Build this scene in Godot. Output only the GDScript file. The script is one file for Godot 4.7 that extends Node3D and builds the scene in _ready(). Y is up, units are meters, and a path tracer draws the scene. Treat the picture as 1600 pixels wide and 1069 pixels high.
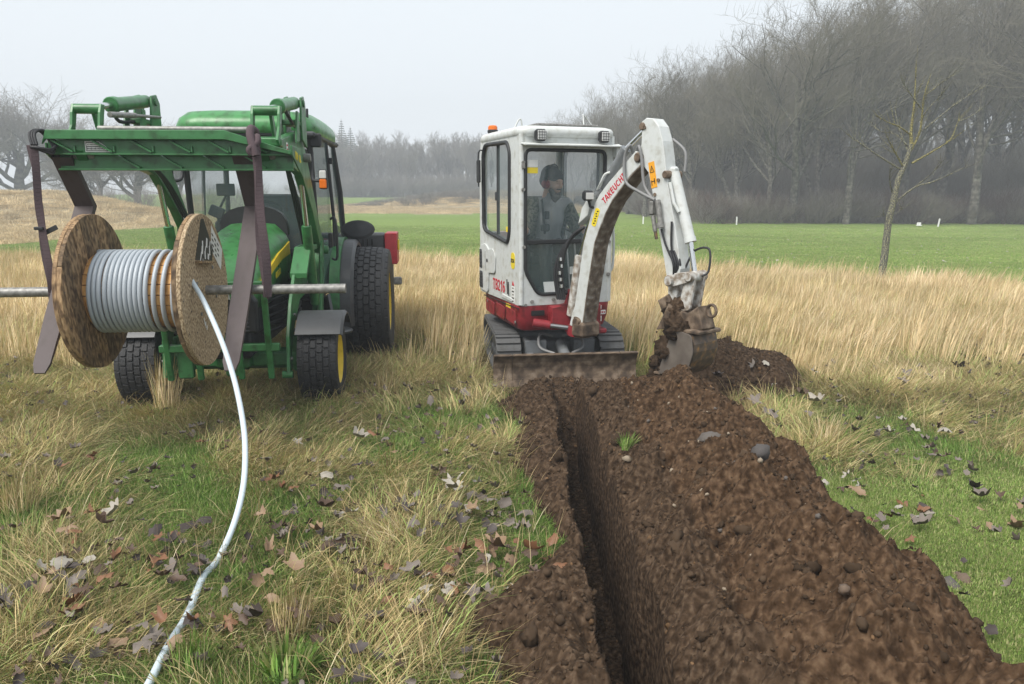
extends Node3D
# A hazy winter meadow: a tractor with a cable drum, a small excavator digging a cable trench, bare woods behind.

const LENS := 1164.0          # focal length in pixels of the 1600 x 1069 photograph
const EYE := Vector3(0, 1.7, 0)
const TILT := 11.39           # degrees below the horizon

var rng := RandomNumberGenerator.new()
var M := {}
var counts := {}
var noise_a := FastNoiseLite.new()
var noise_b := FastNoiseLite.new()
var noise_c := FastNoiseLite.new()
var noise_g := FastNoiseLite.new()

# ---------------------------------------------------------------- mesh builder
class MB:
	var v := PackedVector3Array()
	var n := PackedVector3Array()
	var c := PackedColorArray()
	var ix := PackedInt32Array()
	var col := Color(1, 1, 1)
	var colored := false

	func vert(p: Vector3, nn: Vector3) -> int:
		v.append(p)
		n.append(nn)
		c.append(col)
		return v.size() - 1

	func tri(a: int, b: int, d: int) -> void:
		var g := (v[b] - v[a]).cross(v[d] - v[a])
		if g.dot(n[a] + n[b] + n[d]) > 0.0:
			ix.append(a); ix.append(d); ix.append(b)
		else:
			ix.append(a); ix.append(b); ix.append(d)

	func quad_i(a: int, b: int, d: int, e: int) -> void:
		tri(a, b, d)
		tri(a, d, e)

	func flat3(p0: Vector3, p1: Vector3, p2: Vector3) -> void:
		var nn := (p1 - p0).cross(p2 - p0).normalized()
		var a := vert(p0, nn)
		vert(p1, nn)
		vert(p2, nn)
		tri(a, a + 1, a + 2)

	func flat4(p0: Vector3, p1: Vector3, p2: Vector3, p3: Vector3) -> void:
		var nn := ((p1 - p0).cross(p2 - p0) + (p2 - p0).cross(p3 - p0)).normalized()
		var a := vert(p0, nn)
		vert(p1, nn)
		vert(p2, nn)
		vert(p3, nn)
		tri(a, a + 1, a + 2)
		tri(a, a + 2, a + 3)

	# box with chamfered, softly shaded edges
	func box(at: Vector3, size: Vector3, bevel := 0.006, turn := Basis()) -> void:
		var h := size * 0.5
		var bv: float = minf(bevel, minf(h.x, minf(h.y, h.z)) * 0.9)
		var id := {}
		for sx in [-1, 1]:
			for sy in [-1, 1]:
				for sz in [-1, 1]:
					for ax in 3:
						var p := Vector3(sx * (h.x - bv), sy * (h.y - bv), sz * (h.z - bv))
						var nn := Vector3.ZERO
						nn[ax] = [sx, sy, sz][ax]
						p[ax] = [sx, sy, sz][ax] * h[ax]
						id[Vector4i(sx, sy, sz, ax)] = vert(at + turn * p, turn * nn)
		for ax in 3:
			var u := (ax + 1) % 3
			var w := (ax + 2) % 3
			for s in [-1, 1]:
				var q := []
				for k in [[-1, -1], [1, -1], [1, 1], [-1, 1]]:
					var g := [0, 0, 0]
					g[ax] = s; g[u] = k[0]; g[w] = k[1]
					q.append(id[Vector4i(g[0], g[1], g[2], ax)])
				quad_i(q[0], q[1], q[2], q[3])
			for su in [-1, 1]:
				for sw in [-1, 1]:
					var g0 := [0, 0, 0]
					var g1 := [0, 0, 0]
					g0[ax] = -1; g0[u] = su; g0[w] = sw
					g1[ax] = 1; g1[u] = su; g1[w] = sw
					quad_i(id[Vector4i(g0[0], g0[1], g0[2], u)], id[Vector4i(g1[0], g1[1], g1[2], u)], id[Vector4i(g1[0], g1[1], g1[2], w)], id[Vector4i(g0[0], g0[1], g0[2], w)])
		for sx in [-1, 1]:
			for sy in [-1, 1]:
				for sz in [-1, 1]:
					tri(id[Vector4i(sx, sy, sz, 0)], id[Vector4i(sx, sy, sz, 1)], id[Vector4i(sx, sy, sz, 2)])

	func bar(a: Vector3, b: Vector3, w: float, h: float, bevel := 0.004, up := Vector3.UP) -> void:
		var d := (b - a)
		var z := d.normalized()
		var x := up.cross(z)
		if x.length() < 0.01:
			x = Vector3.RIGHT.cross(z)
		x = x.normalized()
		box((a + b) * 0.5, Vector3(w, h, d.length()), bevel, Basis(x, z.cross(x), z))

	# smooth tube along points; r is a number or an array of radii
	func tube(pts: Array, r, sides := 8, caps := true) -> void:
		var k := pts.size()
		var t: Vector3 = (pts[1] - pts[0]).normalized()
		var x := t.cross(Vector3.UP if absf(t.y) < 0.9 else Vector3.RIGHT).normalized()
		var first := v.size()
		for i in k:
			var d: Vector3
			if i == 0:
				d = pts[1] - pts[0]
			elif i == k - 1:
				d = pts[k - 1] - pts[k - 2]
			else:
				d = (pts[i + 1] - pts[i]).normalized() + (pts[i] - pts[i - 1]).normalized()
			d = d.normalized()
			x = (x - d * x.dot(d)).normalized()
			var y := d.cross(x)
			var rr: float = r[i] if r is Array or r is PackedFloat32Array else r
			for s in sides:
				var a := TAU * s / sides
				var o := x * cos(a) + y * sin(a)
				vert(pts[i] + o * rr, o)
		for i in k - 1:
			for s in sides:
				var s2 := (s + 1) % sides
				quad_i(first + i * sides + s, first + i * sides + s2, first + (i + 1) * sides + s2, first + (i + 1) * sides + s)
		if caps:
			for e in [0, k - 1]:
				var d2: Vector3 = (pts[0] - pts[1]).normalized() if e == 0 else (pts[k - 1] - pts[k - 2]).normalized()
				var m := vert(pts[e], d2)
				var ring := []
				for s in sides:
					ring.append(vert(v[first + e * sides + s], d2))
				for s in sides:
					tri(m, ring[s], ring[(s + 1) % sides])

	func cyl(a: Vector3, b: Vector3, r: float, sides := 16, bevel := 0.0) -> void:
		if bevel > 0.0:
			var d := (b - a).normalized() * bevel
			tube([a, a + d, b - d, b], [r - bevel, r, r, r - bevel], sides)
		else:
			tube([a, b], r, sides)

	# extruded polygon: pts in the x-y plane of xf, thickness along its z (centred), with a small chamfer
	func prism(pts: PackedVector2Array, depth: float, xf := Transform3D(), bevel := 0.003) -> void:
		var p := pts
		if Geometry2D.is_polygon_clockwise(p):
			p = p.duplicate()
			p.reverse()
		var k := p.size()
		var bv: float = minf(bevel, depth * 0.4)
		var inner := PackedVector2Array()
		for i in k:
			var e0 := (p[i] - p[(i + k - 1) % k]).normalized()
			var e1 := (p[(i + 1) % k] - p[i]).normalized()
			var m := Vector2(-e0.y - e1.y, e0.x + e1.x)
			m = m / maxf(0.3, m.length_squared() * 0.5)
			inner.append(p[i] + m * bv)
		var tr := Geometry2D.triangulate_polygon(p)
		for s in [-1.0, 1.0]:
			var nn: Vector3 = (xf.basis.z * s).normalized()
			var f := v.size()
			for i in k:
				vert(xf * Vector3(inner[i].x, inner[i].y, s * depth * 0.5), nn)
			for t in range(0, tr.size(), 3):
				tri(f + tr[t], f + tr[t + 1], f + tr[t + 2])
		for i in k:
			var j := (i + 1) % k
			var e := (p[j] - p[i]).normalized()
			var o := (xf.basis * Vector3(e.y, -e.x, 0)).normalized()
			var z := xf.basis.z.normalized()
			var d := depth * 0.5 - bv
			var a0 := vert(xf * Vector3(p[i].x, p[i].y, -d), o)
			var a1 := vert(xf * Vector3(p[j].x, p[j].y, -d), o)
			var b1 := vert(xf * Vector3(p[j].x, p[j].y, d), o)
			var b0 := vert(xf * Vector3(p[i].x, p[i].y, d), o)
			quad_i(a0, a1, b1, b0)
			for s in [-1.0, 1.0]:
				var q0 := vert(xf * Vector3(inner[i].x, inner[i].y, s * depth * 0.5), z * s)
				var q1 := vert(xf * Vector3(inner[j].x, inner[j].y, s * depth * 0.5), z * s)
				if s < 0:
					quad_i(a0, a1, q1, q0)
				else:
					quad_i(b0, b1, q1, q0)

	# surface of revolution: profile of (radius, height along axis)
	func lathe(profile: Array, xf := Transform3D(), segs := 24, closed := false) -> void:
		var k := profile.size()
		for i in (k if closed else k - 1):
			var a: Vector2 = profile[i]
			var b: Vector2 = profile[(i + 1) % k]
			var d := (b - a).normalized()
			var f := v.size()
			for s in segs:
				var g := TAU * s / segs
				var o := Vector3(cos(g), 0, sin(g))
				var nn := (xf.basis * (o * d.y + Vector3(0, -d.x, 0))).normalized()
				vert(xf * (o * a.x + Vector3(0, a.y, 0)), nn)
				vert(xf * (o * b.x + Vector3(0, b.y, 0)), nn)
			for s in segs:
				var s2 := (s + 1) % segs
				quad_i(f + s * 2, f + s2 * 2, f + s2 * 2 + 1, f + s * 2 + 1)

	# skin through rings of equal length (closed loops), smoothed; ends capped flat
	func loft(rings: Array, caps := true) -> void:
		var k: int = rings[0].size()
		var f := v.size()
		var mid := Vector3.ZERO
		for r in rings:
			for p in r:
				mid += p
		mid /= rings.size() * k
		for i in rings.size():
			for j in k:
				var i0 := maxi(i - 1, 0)
				var i1 := mini(i + 1, rings.size() - 1)
				var du: Vector3 = rings[i1][j] - rings[i0][j]
				var dv: Vector3 = rings[i][(j + 1) % k] - rings[i][(j + k - 1) % k]
				var nn := du.cross(dv).normalized()
				var cen := Vector3.ZERO
				for p in rings[i]:
					cen += p
				cen /= k
				if nn.dot(rings[i][j] - cen) < 0:
					nn = -nn
				vert(rings[i][j], nn)
		for i in rings.size() - 1:
			for j in k:
				var j2 := (j + 1) % k
				quad_i(f + i * k + j, f + i * k + j2, f + (i + 1) * k + j2, f + (i + 1) * k + j)
		if caps:
			for e in [0, rings.size() - 1]:
				var cen2 := Vector3.ZERO
				for p in rings[e]:
					cen2 += p
				cen2 /= k
				var nn2: Vector3 = (rings[e][1] - rings[e][0]).cross(rings[e][k / 2] - rings[e][0]).normalized()
				if nn2.dot(cen2 - mid) < 0:
					nn2 = -nn2
				var m := vert(cen2, nn2)
				var first := v.size()
				for p in rings[e]:
					vert(p, nn2)
				for j in k:
					tri(m, first + j, first + (j + 1) % k)

	func mesh(material: Material) -> ArrayMesh:
		var a := []
		a.resize(Mesh.ARRAY_MAX)
		a[Mesh.ARRAY_VERTEX] = v
		a[Mesh.ARRAY_NORMAL] = n
		if colored:
			a[Mesh.ARRAY_COLOR] = c
		a[Mesh.ARRAY_INDEX] = ix
		var m := ArrayMesh.new()
		m.add_surface_from_arrays(Mesh.PRIMITIVE_TRIANGLES, a)
		m.surface_set_material(0, material)
		return m

# ---------------------------------------------------------------- scene helpers
func numbered(called: String) -> String:
	counts[called] = counts.get(called, -1) + 1
	return called if counts[called] == 0 else "%s_%03d" % [called, counts[called]]

func tag(o: Node3D, label: String, category := "", group := "", kind := "") -> Node3D:
	if label:
		o.set_meta("label", label)
	if category:
		o.set_meta("category", category)
	if group:
		o.set_meta("group", group)
	if kind:
		o.set_meta("kind", kind)
	return o

func thing(called: String, label: String, category: String, xf := Transform3D(), group := "") -> Node3D:
	var o := Node3D.new()
	o.name = numbered(called)
	add_child(o)
	o.transform = xf
	tag(o, label, category, group)
	return o

func put_mesh(m: Mesh, called: String, parent: Node = null, xf := Transform3D()) -> MeshInstance3D:
	var o := MeshInstance3D.new()
	o.mesh = m
	if parent == null:
		o.name = numbered(called)
		add_child(o)
	else:
		o.name = called
		parent.add_child(o, true)
	o.transform = xf
	return o

func part(b: MB, called: String, material: Material, parent: Node = null, xf := Transform3D()) -> MeshInstance3D:
	return put_mesh(b.mesh(material), called, parent, xf)

func frame(at: Vector3, yaw: float) -> Transform3D:
	return Transform3D(Basis(Vector3.UP, deg_to_rad(yaw)), at)

# the direction of a photograph pixel, and where it meets the level y
func sight(px: float, py: float) -> Vector3:
	var a := deg_to_rad(TILT)
	return Vector3(0, -sin(a), -cos(a)) + Vector3.RIGHT * (px - 800.0) / LENS - Vector3(0, cos(a), -sin(a)) * (py - 534.5) / LENS

func on_level(px: float, py: float, y := 0.0) -> Vector3:
	var d := sight(px, py)
	return EYE + d * ((y - EYE.y) / d.y)

# where the pixel's sight line meets the plane x = k of a frame, in that frame
func on_side(f: Transform3D, px: float, py: float, k: float) -> Vector3:
	var inv := f.affine_inverse()
	var o := inv * EYE
	var d := inv.basis * sight(px, py)
	return o + d * ((k - o.x) / d.x)

func lin(r: float, g: float, b: float, a := 1.0) -> Color:
	var c := Color(r, g, b).linear_to_srgb()
	c.a = a
	return c

func mat(called: String, color: Color, rough := 0.6, metal := 0.0) -> StandardMaterial3D:
	var m := StandardMaterial3D.new()
	m.resource_name = called
	m.albedo_color = color
	m.roughness = rough
	m.metallic = metal
	M[called] = m
	return m

# a computed colour texture: a ramp over layered noise; values are linear colours
func ramp_texture(seed_value: int, freq: float, stops: Array, size := 256, octaves := 4, contrast := 1.0, stretch := Vector2.ONE) -> ImageTexture:
	var f := FastNoiseLite.new()
	f.seed = seed_value
	f.noise_type = FastNoiseLite.TYPE_SIMPLEX_SMOOTH
	f.frequency = freq
	f.fractal_octaves = octaves
	var raw := f.get_seamless_image(int(size * stretch.x), int(size * stretch.y))
	if stretch != Vector2.ONE:
		raw.resize(size, size, Image.INTERPOLATE_CUBIC)
	raw.convert(Image.FORMAT_L8)
	var data := raw.get_data()
	var g := Gradient.new()
	var offs := PackedFloat32Array()
	var cols := PackedColorArray()
	for s in stops:
		offs.append(s[0])
		cols.append(s[1])
	g.offsets = offs
	g.colors = cols
	var table := PackedByteArray()
	for i in 256:
		var c := g.sample(clampf((i / 255.0 - 0.5) * contrast + 0.5, 0, 1)).linear_to_srgb()
		table.append(int(clampf(c.r, 0, 1) * 255))
		table.append(int(clampf(c.g, 0, 1) * 255))
		table.append(int(clampf(c.b, 0, 1) * 255))
	var out := PackedByteArray()
	out.resize(data.size() * 3)
	for i in data.size():
		var k := data[i] * 3
		out[i * 3] = table[k]
		out[i * 3 + 1] = table[k + 1]
		out[i * 3 + 2] = table[k + 2]
	return ImageTexture.create_from_image(Image.create_from_data(size, size, false, Image.FORMAT_RGB8, out))

func grey(a: float) -> Color:
	return Color(a, a, a)

func textured(m: StandardMaterial3D, tex: Texture2D, scale: float, world := false, sharp := 4.0) -> StandardMaterial3D:
	m.albedo_texture = tex
	m.uv1_triplanar = true
	m.uv1_world_triplanar = world
	m.uv1_triplanar_sharpness = sharp
	m.uv1_scale = Vector3.ONE * scale
	return m

func relief(m: StandardMaterial3D, tex: Texture2D, cm: float) -> void:
	m.heightmap_enabled = true
	m.heightmap_texture = tex
	m.heightmap_scale = cm

func lettering(text: String, size: float, material: Material, parent: Node, xf: Transform3D, called := "lettering", wide := 1.0) -> MeshInstance3D:
	var t := TextMesh.new()
	t.text = text
	var f := SystemFont.new()
	f.font_names = PackedStringArray(["Droid Sans"])
	f.font_weight = 700
	t.font = f
	t.font_size = 32
	t.pixel_size = size / 32.0
	t.depth = 0.002
	t.curve_step = 2.0
	t.material = material
	var o := put_mesh(t, called, parent, xf)
	o.scale = Vector3(wide, 1, 1)
	return o

func pt(a: Array) -> PackedVector2Array:
	var p := PackedVector2Array()
	for i in range(0, a.size(), 2):
		p.append(Vector2(a[i], a[i + 1]))
	return p

# basis whose x-y plane is a frame's side plane: drawn as (z forward, y up), thickness along x
func side_xf(x: float) -> Transform3D:
	return Transform3D(Basis(Vector3(0, 0, 1), Vector3(0, 1, 0), Vector3(-1, 0, 0)), Vector3(x, 0, 0))

func front_xf(z: float) -> Transform3D:
	return Transform3D(Basis(), Vector3(0, 0, z))

func curve(pts: Array, steps := 6) -> Array:
	var out := []
	for i in pts.size() - 1:
		var a: Vector3 = pts[maxi(i - 1, 0)]
		var b: Vector3 = pts[i]
		var c: Vector3 = pts[i + 1]
		var d: Vector3 = pts[mini(i + 2, pts.size() - 1)]
		for s in steps:
			out.append(b.cubic_interpolate(c, a, d, float(s) / steps))
	out.append(pts[pts.size() - 1])
	return out

func scatter(called: String, m: Mesh, xfs: Array, cols: Array, label: String, category: String) -> void:
	if xfs.is_empty():
		return
	var mm := MultiMesh.new()
	mm.transform_format = MultiMesh.TRANSFORM_3D
	mm.use_colors = cols.size() > 0
	mm.mesh = m
	mm.instance_count = xfs.size()
	for i in xfs.size():
		mm.set_instance_transform(i, xfs[i])
		if cols.size() > 0:
			mm.set_instance_color(i, cols[i])
	var o := MultiMeshInstance3D.new()
	o.multimesh = mm
	o.name = numbered(called)
	add_child(o)
	tag(o, label, category, "", "stuff")

# ---------------------------------------------------------------- materials
func make_materials() -> void:
	var dirt := ramp_texture(3, 0.012, [[0.0, Color(0.74, 0.71, 0.66)], [0.35, Color(0.93, 0.93, 0.91)], [0.6, Color(1, 1, 1)], [1.0, Color(0.9, 0.9, 0.89)]], 512, 5, 1.2)
	var fine := ramp_texture(4, 0.06, [[0.0, grey(0.55)], [0.5, grey(0.85)], [1.0, grey(1.0)]], 256, 4, 1.3)
	var rough_map := ramp_texture(5, 0.02, [[0.0, grey(0.35)], [1.0, grey(1.0)]], 256, 4, 1.2)
	var bump := ramp_texture(6, 0.08, [[0.0, grey(0.0)], [1.0, grey(1.0)]], 256, 4, 1.4)
	M.bump = bump
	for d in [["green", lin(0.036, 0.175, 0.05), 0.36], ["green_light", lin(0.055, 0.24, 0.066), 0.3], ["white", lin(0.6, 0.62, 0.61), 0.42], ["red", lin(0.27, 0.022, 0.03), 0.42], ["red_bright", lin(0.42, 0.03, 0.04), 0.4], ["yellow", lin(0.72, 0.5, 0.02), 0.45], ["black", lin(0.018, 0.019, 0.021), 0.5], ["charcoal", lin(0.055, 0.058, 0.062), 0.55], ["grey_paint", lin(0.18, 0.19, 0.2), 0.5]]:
		var m := mat(d[0], d[1], d[2])
		textured(m, dirt, 1.3)
		m.roughness_texture = rough_map
		m.roughness = d[2] * 1.35
	var grime := ramp_texture(7, 0.014, [[0.0, Color(0.5, 0.46, 0.38)], [0.3, Color(0.78, 0.78, 0.74)], [0.5, Color(0.95, 0.95, 0.95)], [0.75, Color(1, 1, 1)], [1.0, Color(0.85, 0.88, 0.86)]], 512, 6, 1.5)
	for d in ["green", "green_light", "red"]:
		textured(M[d], grime, 1.1)
	M.green.clearcoat_enabled = true
	M.green.clearcoat = 0.25
	M.green.clearcoat_roughness = 0.3
	# paint worn and splashed with dried mud
	var mud := ramp_texture(11, 0.012, [[0.0, Color(0.16, 0.12, 0.085)], [0.3, Color(0.28, 0.235, 0.19)], [0.5, Color(0.42, 0.39, 0.35)], [0.75, Color(0.54, 0.53, 0.5)], [1.0, Color(0.62, 0.62, 0.6)]], 512, 6, 1.2)
	textured(mat("white_muddy", Color.WHITE, 0.7), mud, 2.0)
	var brownmud := ramp_texture(12, 0.01, [[0.0, Color(0.06, 0.04, 0.028)], [0.4, Color(0.12, 0.088, 0.062)], [0.65, Color(0.17, 0.135, 0.1)], [0.85, Color(0.24, 0.21, 0.175)], [1.0, Color(0.34, 0.32, 0.29)]], 512, 6, 1.2)
	textured(mat("boom_under", Color.WHITE, 0.85), brownmud, 2.0)
	var steelmud := ramp_texture(13, 0.01, [[0.0, Color(0.04, 0.03, 0.023)], [0.4, Color(0.1, 0.075, 0.056)], [0.65, Color(0.17, 0.135, 0.105)], [1.0, Color(0.26, 0.22, 0.185)]], 512, 6, 1.2)
	textured(mat("muddy_steel", lin(1.0, 0.9, 0.78), 0.75, 0.0), steelmud, 1.6)
	textured(mat("bucket_steel", Color.WHITE, 0.6, 0.15), ramp_texture(16, 0.008, [[0.0, Color(0.1, 0.082, 0.068)], [0.5, Color(0.135, 0.112, 0.093)], [1.0, Color(0.18, 0.155, 0.13)]], 512, 5, 1.0), 1.5)
	var rust := ramp_texture(14, 0.012, [[0.0, Color(0.06, 0.045, 0.035)], [0.5, Color(0.1, 0.073, 0.052)], [0.75, Color(0.16, 0.1, 0.055)], [1.0, Color(0.32, 0.17, 0.05)]], 512, 6, 1.1)
	textured(mat("rusty_steel", Color.WHITE, 0.55, 0.25), rust, 2.4)
	var bare := ramp_texture(15, 0.03, [[0.0, Color(0.16, 0.15, 0.14)], [0.5, Color(0.24, 0.235, 0.22)], [1.0, Color(0.34, 0.33, 0.31)]], 256, 5, 1.2)
	textured(mat("galvanised", Color.WHITE, 0.5, 0.35), bare, 3.0)
	textured(mat("tine_steel", lin(0.075, 0.056, 0.056), 0.62, 0.1), dirt, 2.0)
	mat("chrome", lin(0.7, 0.7, 0.7), 0.18, 1.0)
	mat("steel", lin(0.4, 0.4, 0.4), 0.35, 0.9)
	var rub := mat("rubber", lin(0.026, 0.026, 0.028), 0.62)
	textured(rub, fine, 4.0)
	relief(rub, bump, 0.25)
	var rubd := mat("rubber_dusty", lin(0.1, 0.1, 0.1), 0.75)
	textured(rubd, dirt, 2.0)
	var plastic := mat("plastic_grey", lin(0.055, 0.057, 0.06), 0.42)
	textured(plastic, dirt, 1.8)
	var hose := mat("hose", lin(0.03, 0.03, 0.032), 0.5)
	hose.metallic_specular = 0.4
	mat("hose_grey", lin(0.2, 0.2, 0.2), 0.5)
	var glass := mat("glass", Color(0.62, 0.72, 0.72, 0.14), 0.03)
	glass.transparency = BaseMaterial3D.TRANSPARENCY_ALPHA
	var tint := mat("glass_green", Color(0.3, 0.42, 0.4, 0.42), 0.03)
	tint.transparency = BaseMaterial3D.TRANSPARENCY_ALPHA
	var haze_glass := mat("windscreen_glass", Color(0.5, 0.58, 0.6, 0.2), 0.04)
	haze_glass.transparency = BaseMaterial3D.TRANSPARENCY_ALPHA
	mat("orange_lens", lin(0.75, 0.16, 0.01), 0.2)
	mat("clear_lens", lin(0.6, 0.6, 0.58), 0.15)
	mat("sticker_white", lin(0.78, 0.78, 0.76), 0.5)
	mat("sticker_yellow", lin(0.8, 0.62, 0.03), 0.5)
	mat("sticker_orange", lin(0.8, 0.36, 0.02), 0.5)
	mat("ink_black", lin(0.012, 0.012, 0.012), 0.5)
	mat("ink_red", lin(0.5, 0.012, 0.03), 0.5)
	# wood
	var grain := ramp_texture(21, 0.03, [[0.0, Color(0.09, 0.055, 0.03)], [0.35, Color(0.2, 0.135, 0.075)], [0.55, Color(0.33, 0.23, 0.13)], [0.8, Color(0.44, 0.32, 0.19)], [1.0, Color(0.5, 0.38, 0.24)]], 512, 5, 1.3, Vector2(0.5, 2.0))
	M.grain = grain
	for d in [["wood_old", lin(0.72, 0.66, 0.6)], ["wood_old_b", lin(0.95, 0.86, 0.76)], ["wood_old_c", lin(0.5, 0.46, 0.42)], ["wood_fresh", lin(1.0, 0.95, 0.85)], ["wood_fresh_b", lin(0.85, 0.75, 0.62)]]:
		textured(mat(d[0], d[1], 0.8), grain, 1.0).uv1_scale = Vector3(3.5, 0.4, 3.5)
	var board := ramp_texture(22, 0.05, [[0.0, Color(0.12, 0.075, 0.04)], [0.35, Color(0.27, 0.19, 0.105)], [0.55, Color(0.42, 0.31, 0.185)], [0.75, Color(0.52, 0.4, 0.26)], [1.0, Color(0.62, 0.51, 0.36)]], 512, 5, 1.35, Vector2(1.0, 1.6))
	textured(mat("strand_board", Color.WHITE, 0.82), board, 1.0).uv1_scale = Vector3(2.6, 0.9, 2.6)
	textured(mat("barrel_wood", lin(1.0, 0.78, 0.5), 0.75), ramp_texture(23, 0.02, [[0.0, Color(0.33, 0.2, 0.09)], [0.5, Color(0.62, 0.42, 0.22)], [1.0, Color(0.75, 0.56, 0.33)]], 256, 4, 1.2, Vector2(2.0, 0.5)), 2.5)
	mat("cable", lin(0.4, 0.44, 0.48), 0.38)
	mat("cable_pale", lin(0.56, 0.64, 0.69), 0.38)
	textured(mat("strap", lin(0.1, 0.068, 0.076), 0.9), fine, 9.0)
	# soil
	var soil := ramp_texture(31, 0.035, [[0.0, Color(0.032, 0.02, 0.012)], [0.35, Color(0.06, 0.039, 0.024)], [0.55, Color(0.088, 0.058, 0.037)], [0.75, Color(0.12, 0.081, 0.053)], [1.0, Color(0.175, 0.125, 0.085)]], 512, 6, 1.4)
	M.soil_bump = ramp_texture(33, 0.035, [[0.0, grey(0)], [1.0, grey(1)]], 512, 6, 1.5)
	var so := textured(mat("soil", lin(1.0, 1.0, 1.0), 0.95), soil, 1.3, true)
	relief(so, M.soil_bump, 0.6)
	so.metallic_specular = 0.2
	so.vertex_color_use_as_albedo = true
	var sl := mat("soil_lump", lin(0.06, 0.04, 0.0255), 0.95)
	sl.vertex_color_use_as_albedo = true
	sl.metallic_specular = 0.2
	var stone := ramp_texture(34, 0.03, [[0.0, grey(0.5)], [0.5, grey(0.8)], [1.0, grey(1.0)]], 256, 4, 1.4)
	for d in [["stone_grey", lin(0.13, 0.112, 0.098)], ["stone_brown", lin(0.16, 0.11, 0.075)], ["stone_pale", lin(0.33, 0.265, 0.19)], ["stone_dark", lin(0.085, 0.075, 0.07)]]:
		textured(mat(d[0], d[1], 0.8), stone, 6.0)
	# ground and plants
	var turf := ramp_texture(41, 0.03, [[0.0, grey(0.45)], [0.4, grey(0.8)], [0.7, grey(1.0)], [1.0, grey(1.25)]], 512, 5, 1.4)
	var gr := textured(mat("ground", lin(0.8, 0.8, 0.8), 0.95), turf, 0.55, true)
	gr.vertex_color_use_as_albedo = true
	gr.metallic_specular = 0.15
	relief(gr, M.soil_bump, 2.5)
	for d in ["grass_blade", "straw_blade"]:
		var m := mat(d, lin(1, 1, 1), 0.62 if d == "grass_blade" else 0.7)
		m.vertex_color_use_as_albedo = true
		m.backlight_enabled = true
		m.backlight = Color(0.5, 0.5, 0.35)
		m.metallic_specular = 0.3
	var bark := ramp_texture(51, 0.03, [[0.0, Color(0.05, 0.045, 0.038)], [0.5, Color(0.115, 0.105, 0.09)], [1.0, Color(0.21, 0.2, 0.17)]], 256, 5, 1.4)
	textured(mat("bark", lin(0.85, 0.88, 0.82), 0.9), bark, 0.6)
	textured(mat("bark_pale", lin(1.0, 1.0, 0.95), 0.9), bark, 0.6)
	mat("twig", lin(0.165, 0.15, 0.112), 0.9)
	mat("twig_grey", lin(0.22, 0.2, 0.17), 0.9)
	mat("twig_red", lin(0.1, 0.066, 0.05), 0.9)
	textured(mat("lichen_bark", Color.WHITE, 0.9), ramp_texture(52, 0.05, [[0.0, Color(0.02, 0.018, 0.015)], [0.5, Color(0.05, 0.045, 0.036)], [0.62, Color(0.2, 0.2, 0.165)], [0.8, Color(0.34, 0.34, 0.28)], [1.0, Color(0.36, 0.34, 0.14)]], 256, 4, 1.9), 3.0)
	textured(mat("lichen_yellow", Color.WHITE, 0.9), ramp_texture(53, 0.05, [[0.0, Color(0.03, 0.026, 0.02)], [0.45, Color(0.09, 0.08, 0.045)], [0.65, Color(0.3, 0.27, 0.07)], [1.0, Color(0.44, 0.4, 0.16)]], 256, 4, 1.7), 3.0)
	mat("needles", lin(0.035, 0.05, 0.032), 0.85)
	for d in [["leaf_tan", lin(0.3, 0.195, 0.115)], ["leaf_orange", lin(0.24, 0.11, 0.05)], ["leaf_brown", lin(0.11, 0.066, 0.042)], ["leaf_dark", lin(0.068, 0.051, 0.044)], ["leaf_grey", lin(0.2, 0.165, 0.138)], ["leaf_pale", lin(0.42, 0.38, 0.32)], ["leaf_yellow", lin(0.55, 0.5, 0.08)]]:
		var m2 := textured(mat(d[0], d[1], 0.6), stone, 12.0)
		m2.backlight_enabled = true
		m2.backlight = Color(0.25, 0.25, 0.25)
	# clothing and skin
	mat("skin", lin(0.55, 0.35, 0.27), 0.6)
	textured(mat("jacket", Color.WHITE, 0.9), ramp_texture(61, 0.03, [[0.0, Color(0.02, 0.022, 0.02)], [0.42, Color(0.05, 0.055, 0.045)], [0.5, Color(0.11, 0.12, 0.09)], [0.7, Color(0.14, 0.14, 0.11)], [1.0, Color(0.06, 0.06, 0.05)]], 256, 3, 1.6), 3.0)
	textured(mat("sweater", lin(0.34, 0.35, 0.36), 0.95), fine, 8.0)
	mat("hair", lin(0.05, 0.035, 0.025), 0.8)
	mat("beanie", lin(0.045, 0.045, 0.05), 0.95)
	textured(mat("trousers", lin(0.06, 0.065, 0.06), 0.9), fine, 8.0)

# ---------------------------------------------------------------- the lie of the land
func land(x: float, z: float) -> float:
	var d := sqrt(x * x + z * z)
	var h := noise_a.get_noise_2d(x * 0.5, z * 0.5) * 0.10 * smoothstep(3.0, 14.0, d) + noise_b.get_noise_2d(x, z) * 0.03
	h += smoothstep(55.0, 140.0, -z) * 1.1
	# grassy mound on the left and the low bank of bushes ahead
	var q := Vector2((x + 31.0) / 15.0, (z + 44.0) / 9.0).length()
	h += 1.55 * (1.0 - smoothstep(0.25, 1.0, q)) * (1.0 + 0.25 * noise_b.get_noise_2d(x * 0.3, z * 0.3))
	var q2 := Vector2((x + 3.0) / 15.0, (z + 82.0) / 8.0).length()
	h += 0.8 * (1.0 - smoothstep(0.2, 1.0, q2))
	return h

# how far the tall straw reaches before the mown fairway begins
func straw_edge(x: float) -> float:
	var e := -17.0 if x < -3.0 else (lerpf(-17.0, -15.0, (x + 3.0) / 7.0) if x < 4.0 else (lerpf(-15.0, -11.8, (x - 4.0) / 4.0) if x < 8.0 else -11.6 + 0.12 * (x - 8.0)))
	return e + noise_a.get_noise_2d(x * 2.5, 7.0) * 1.6

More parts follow.
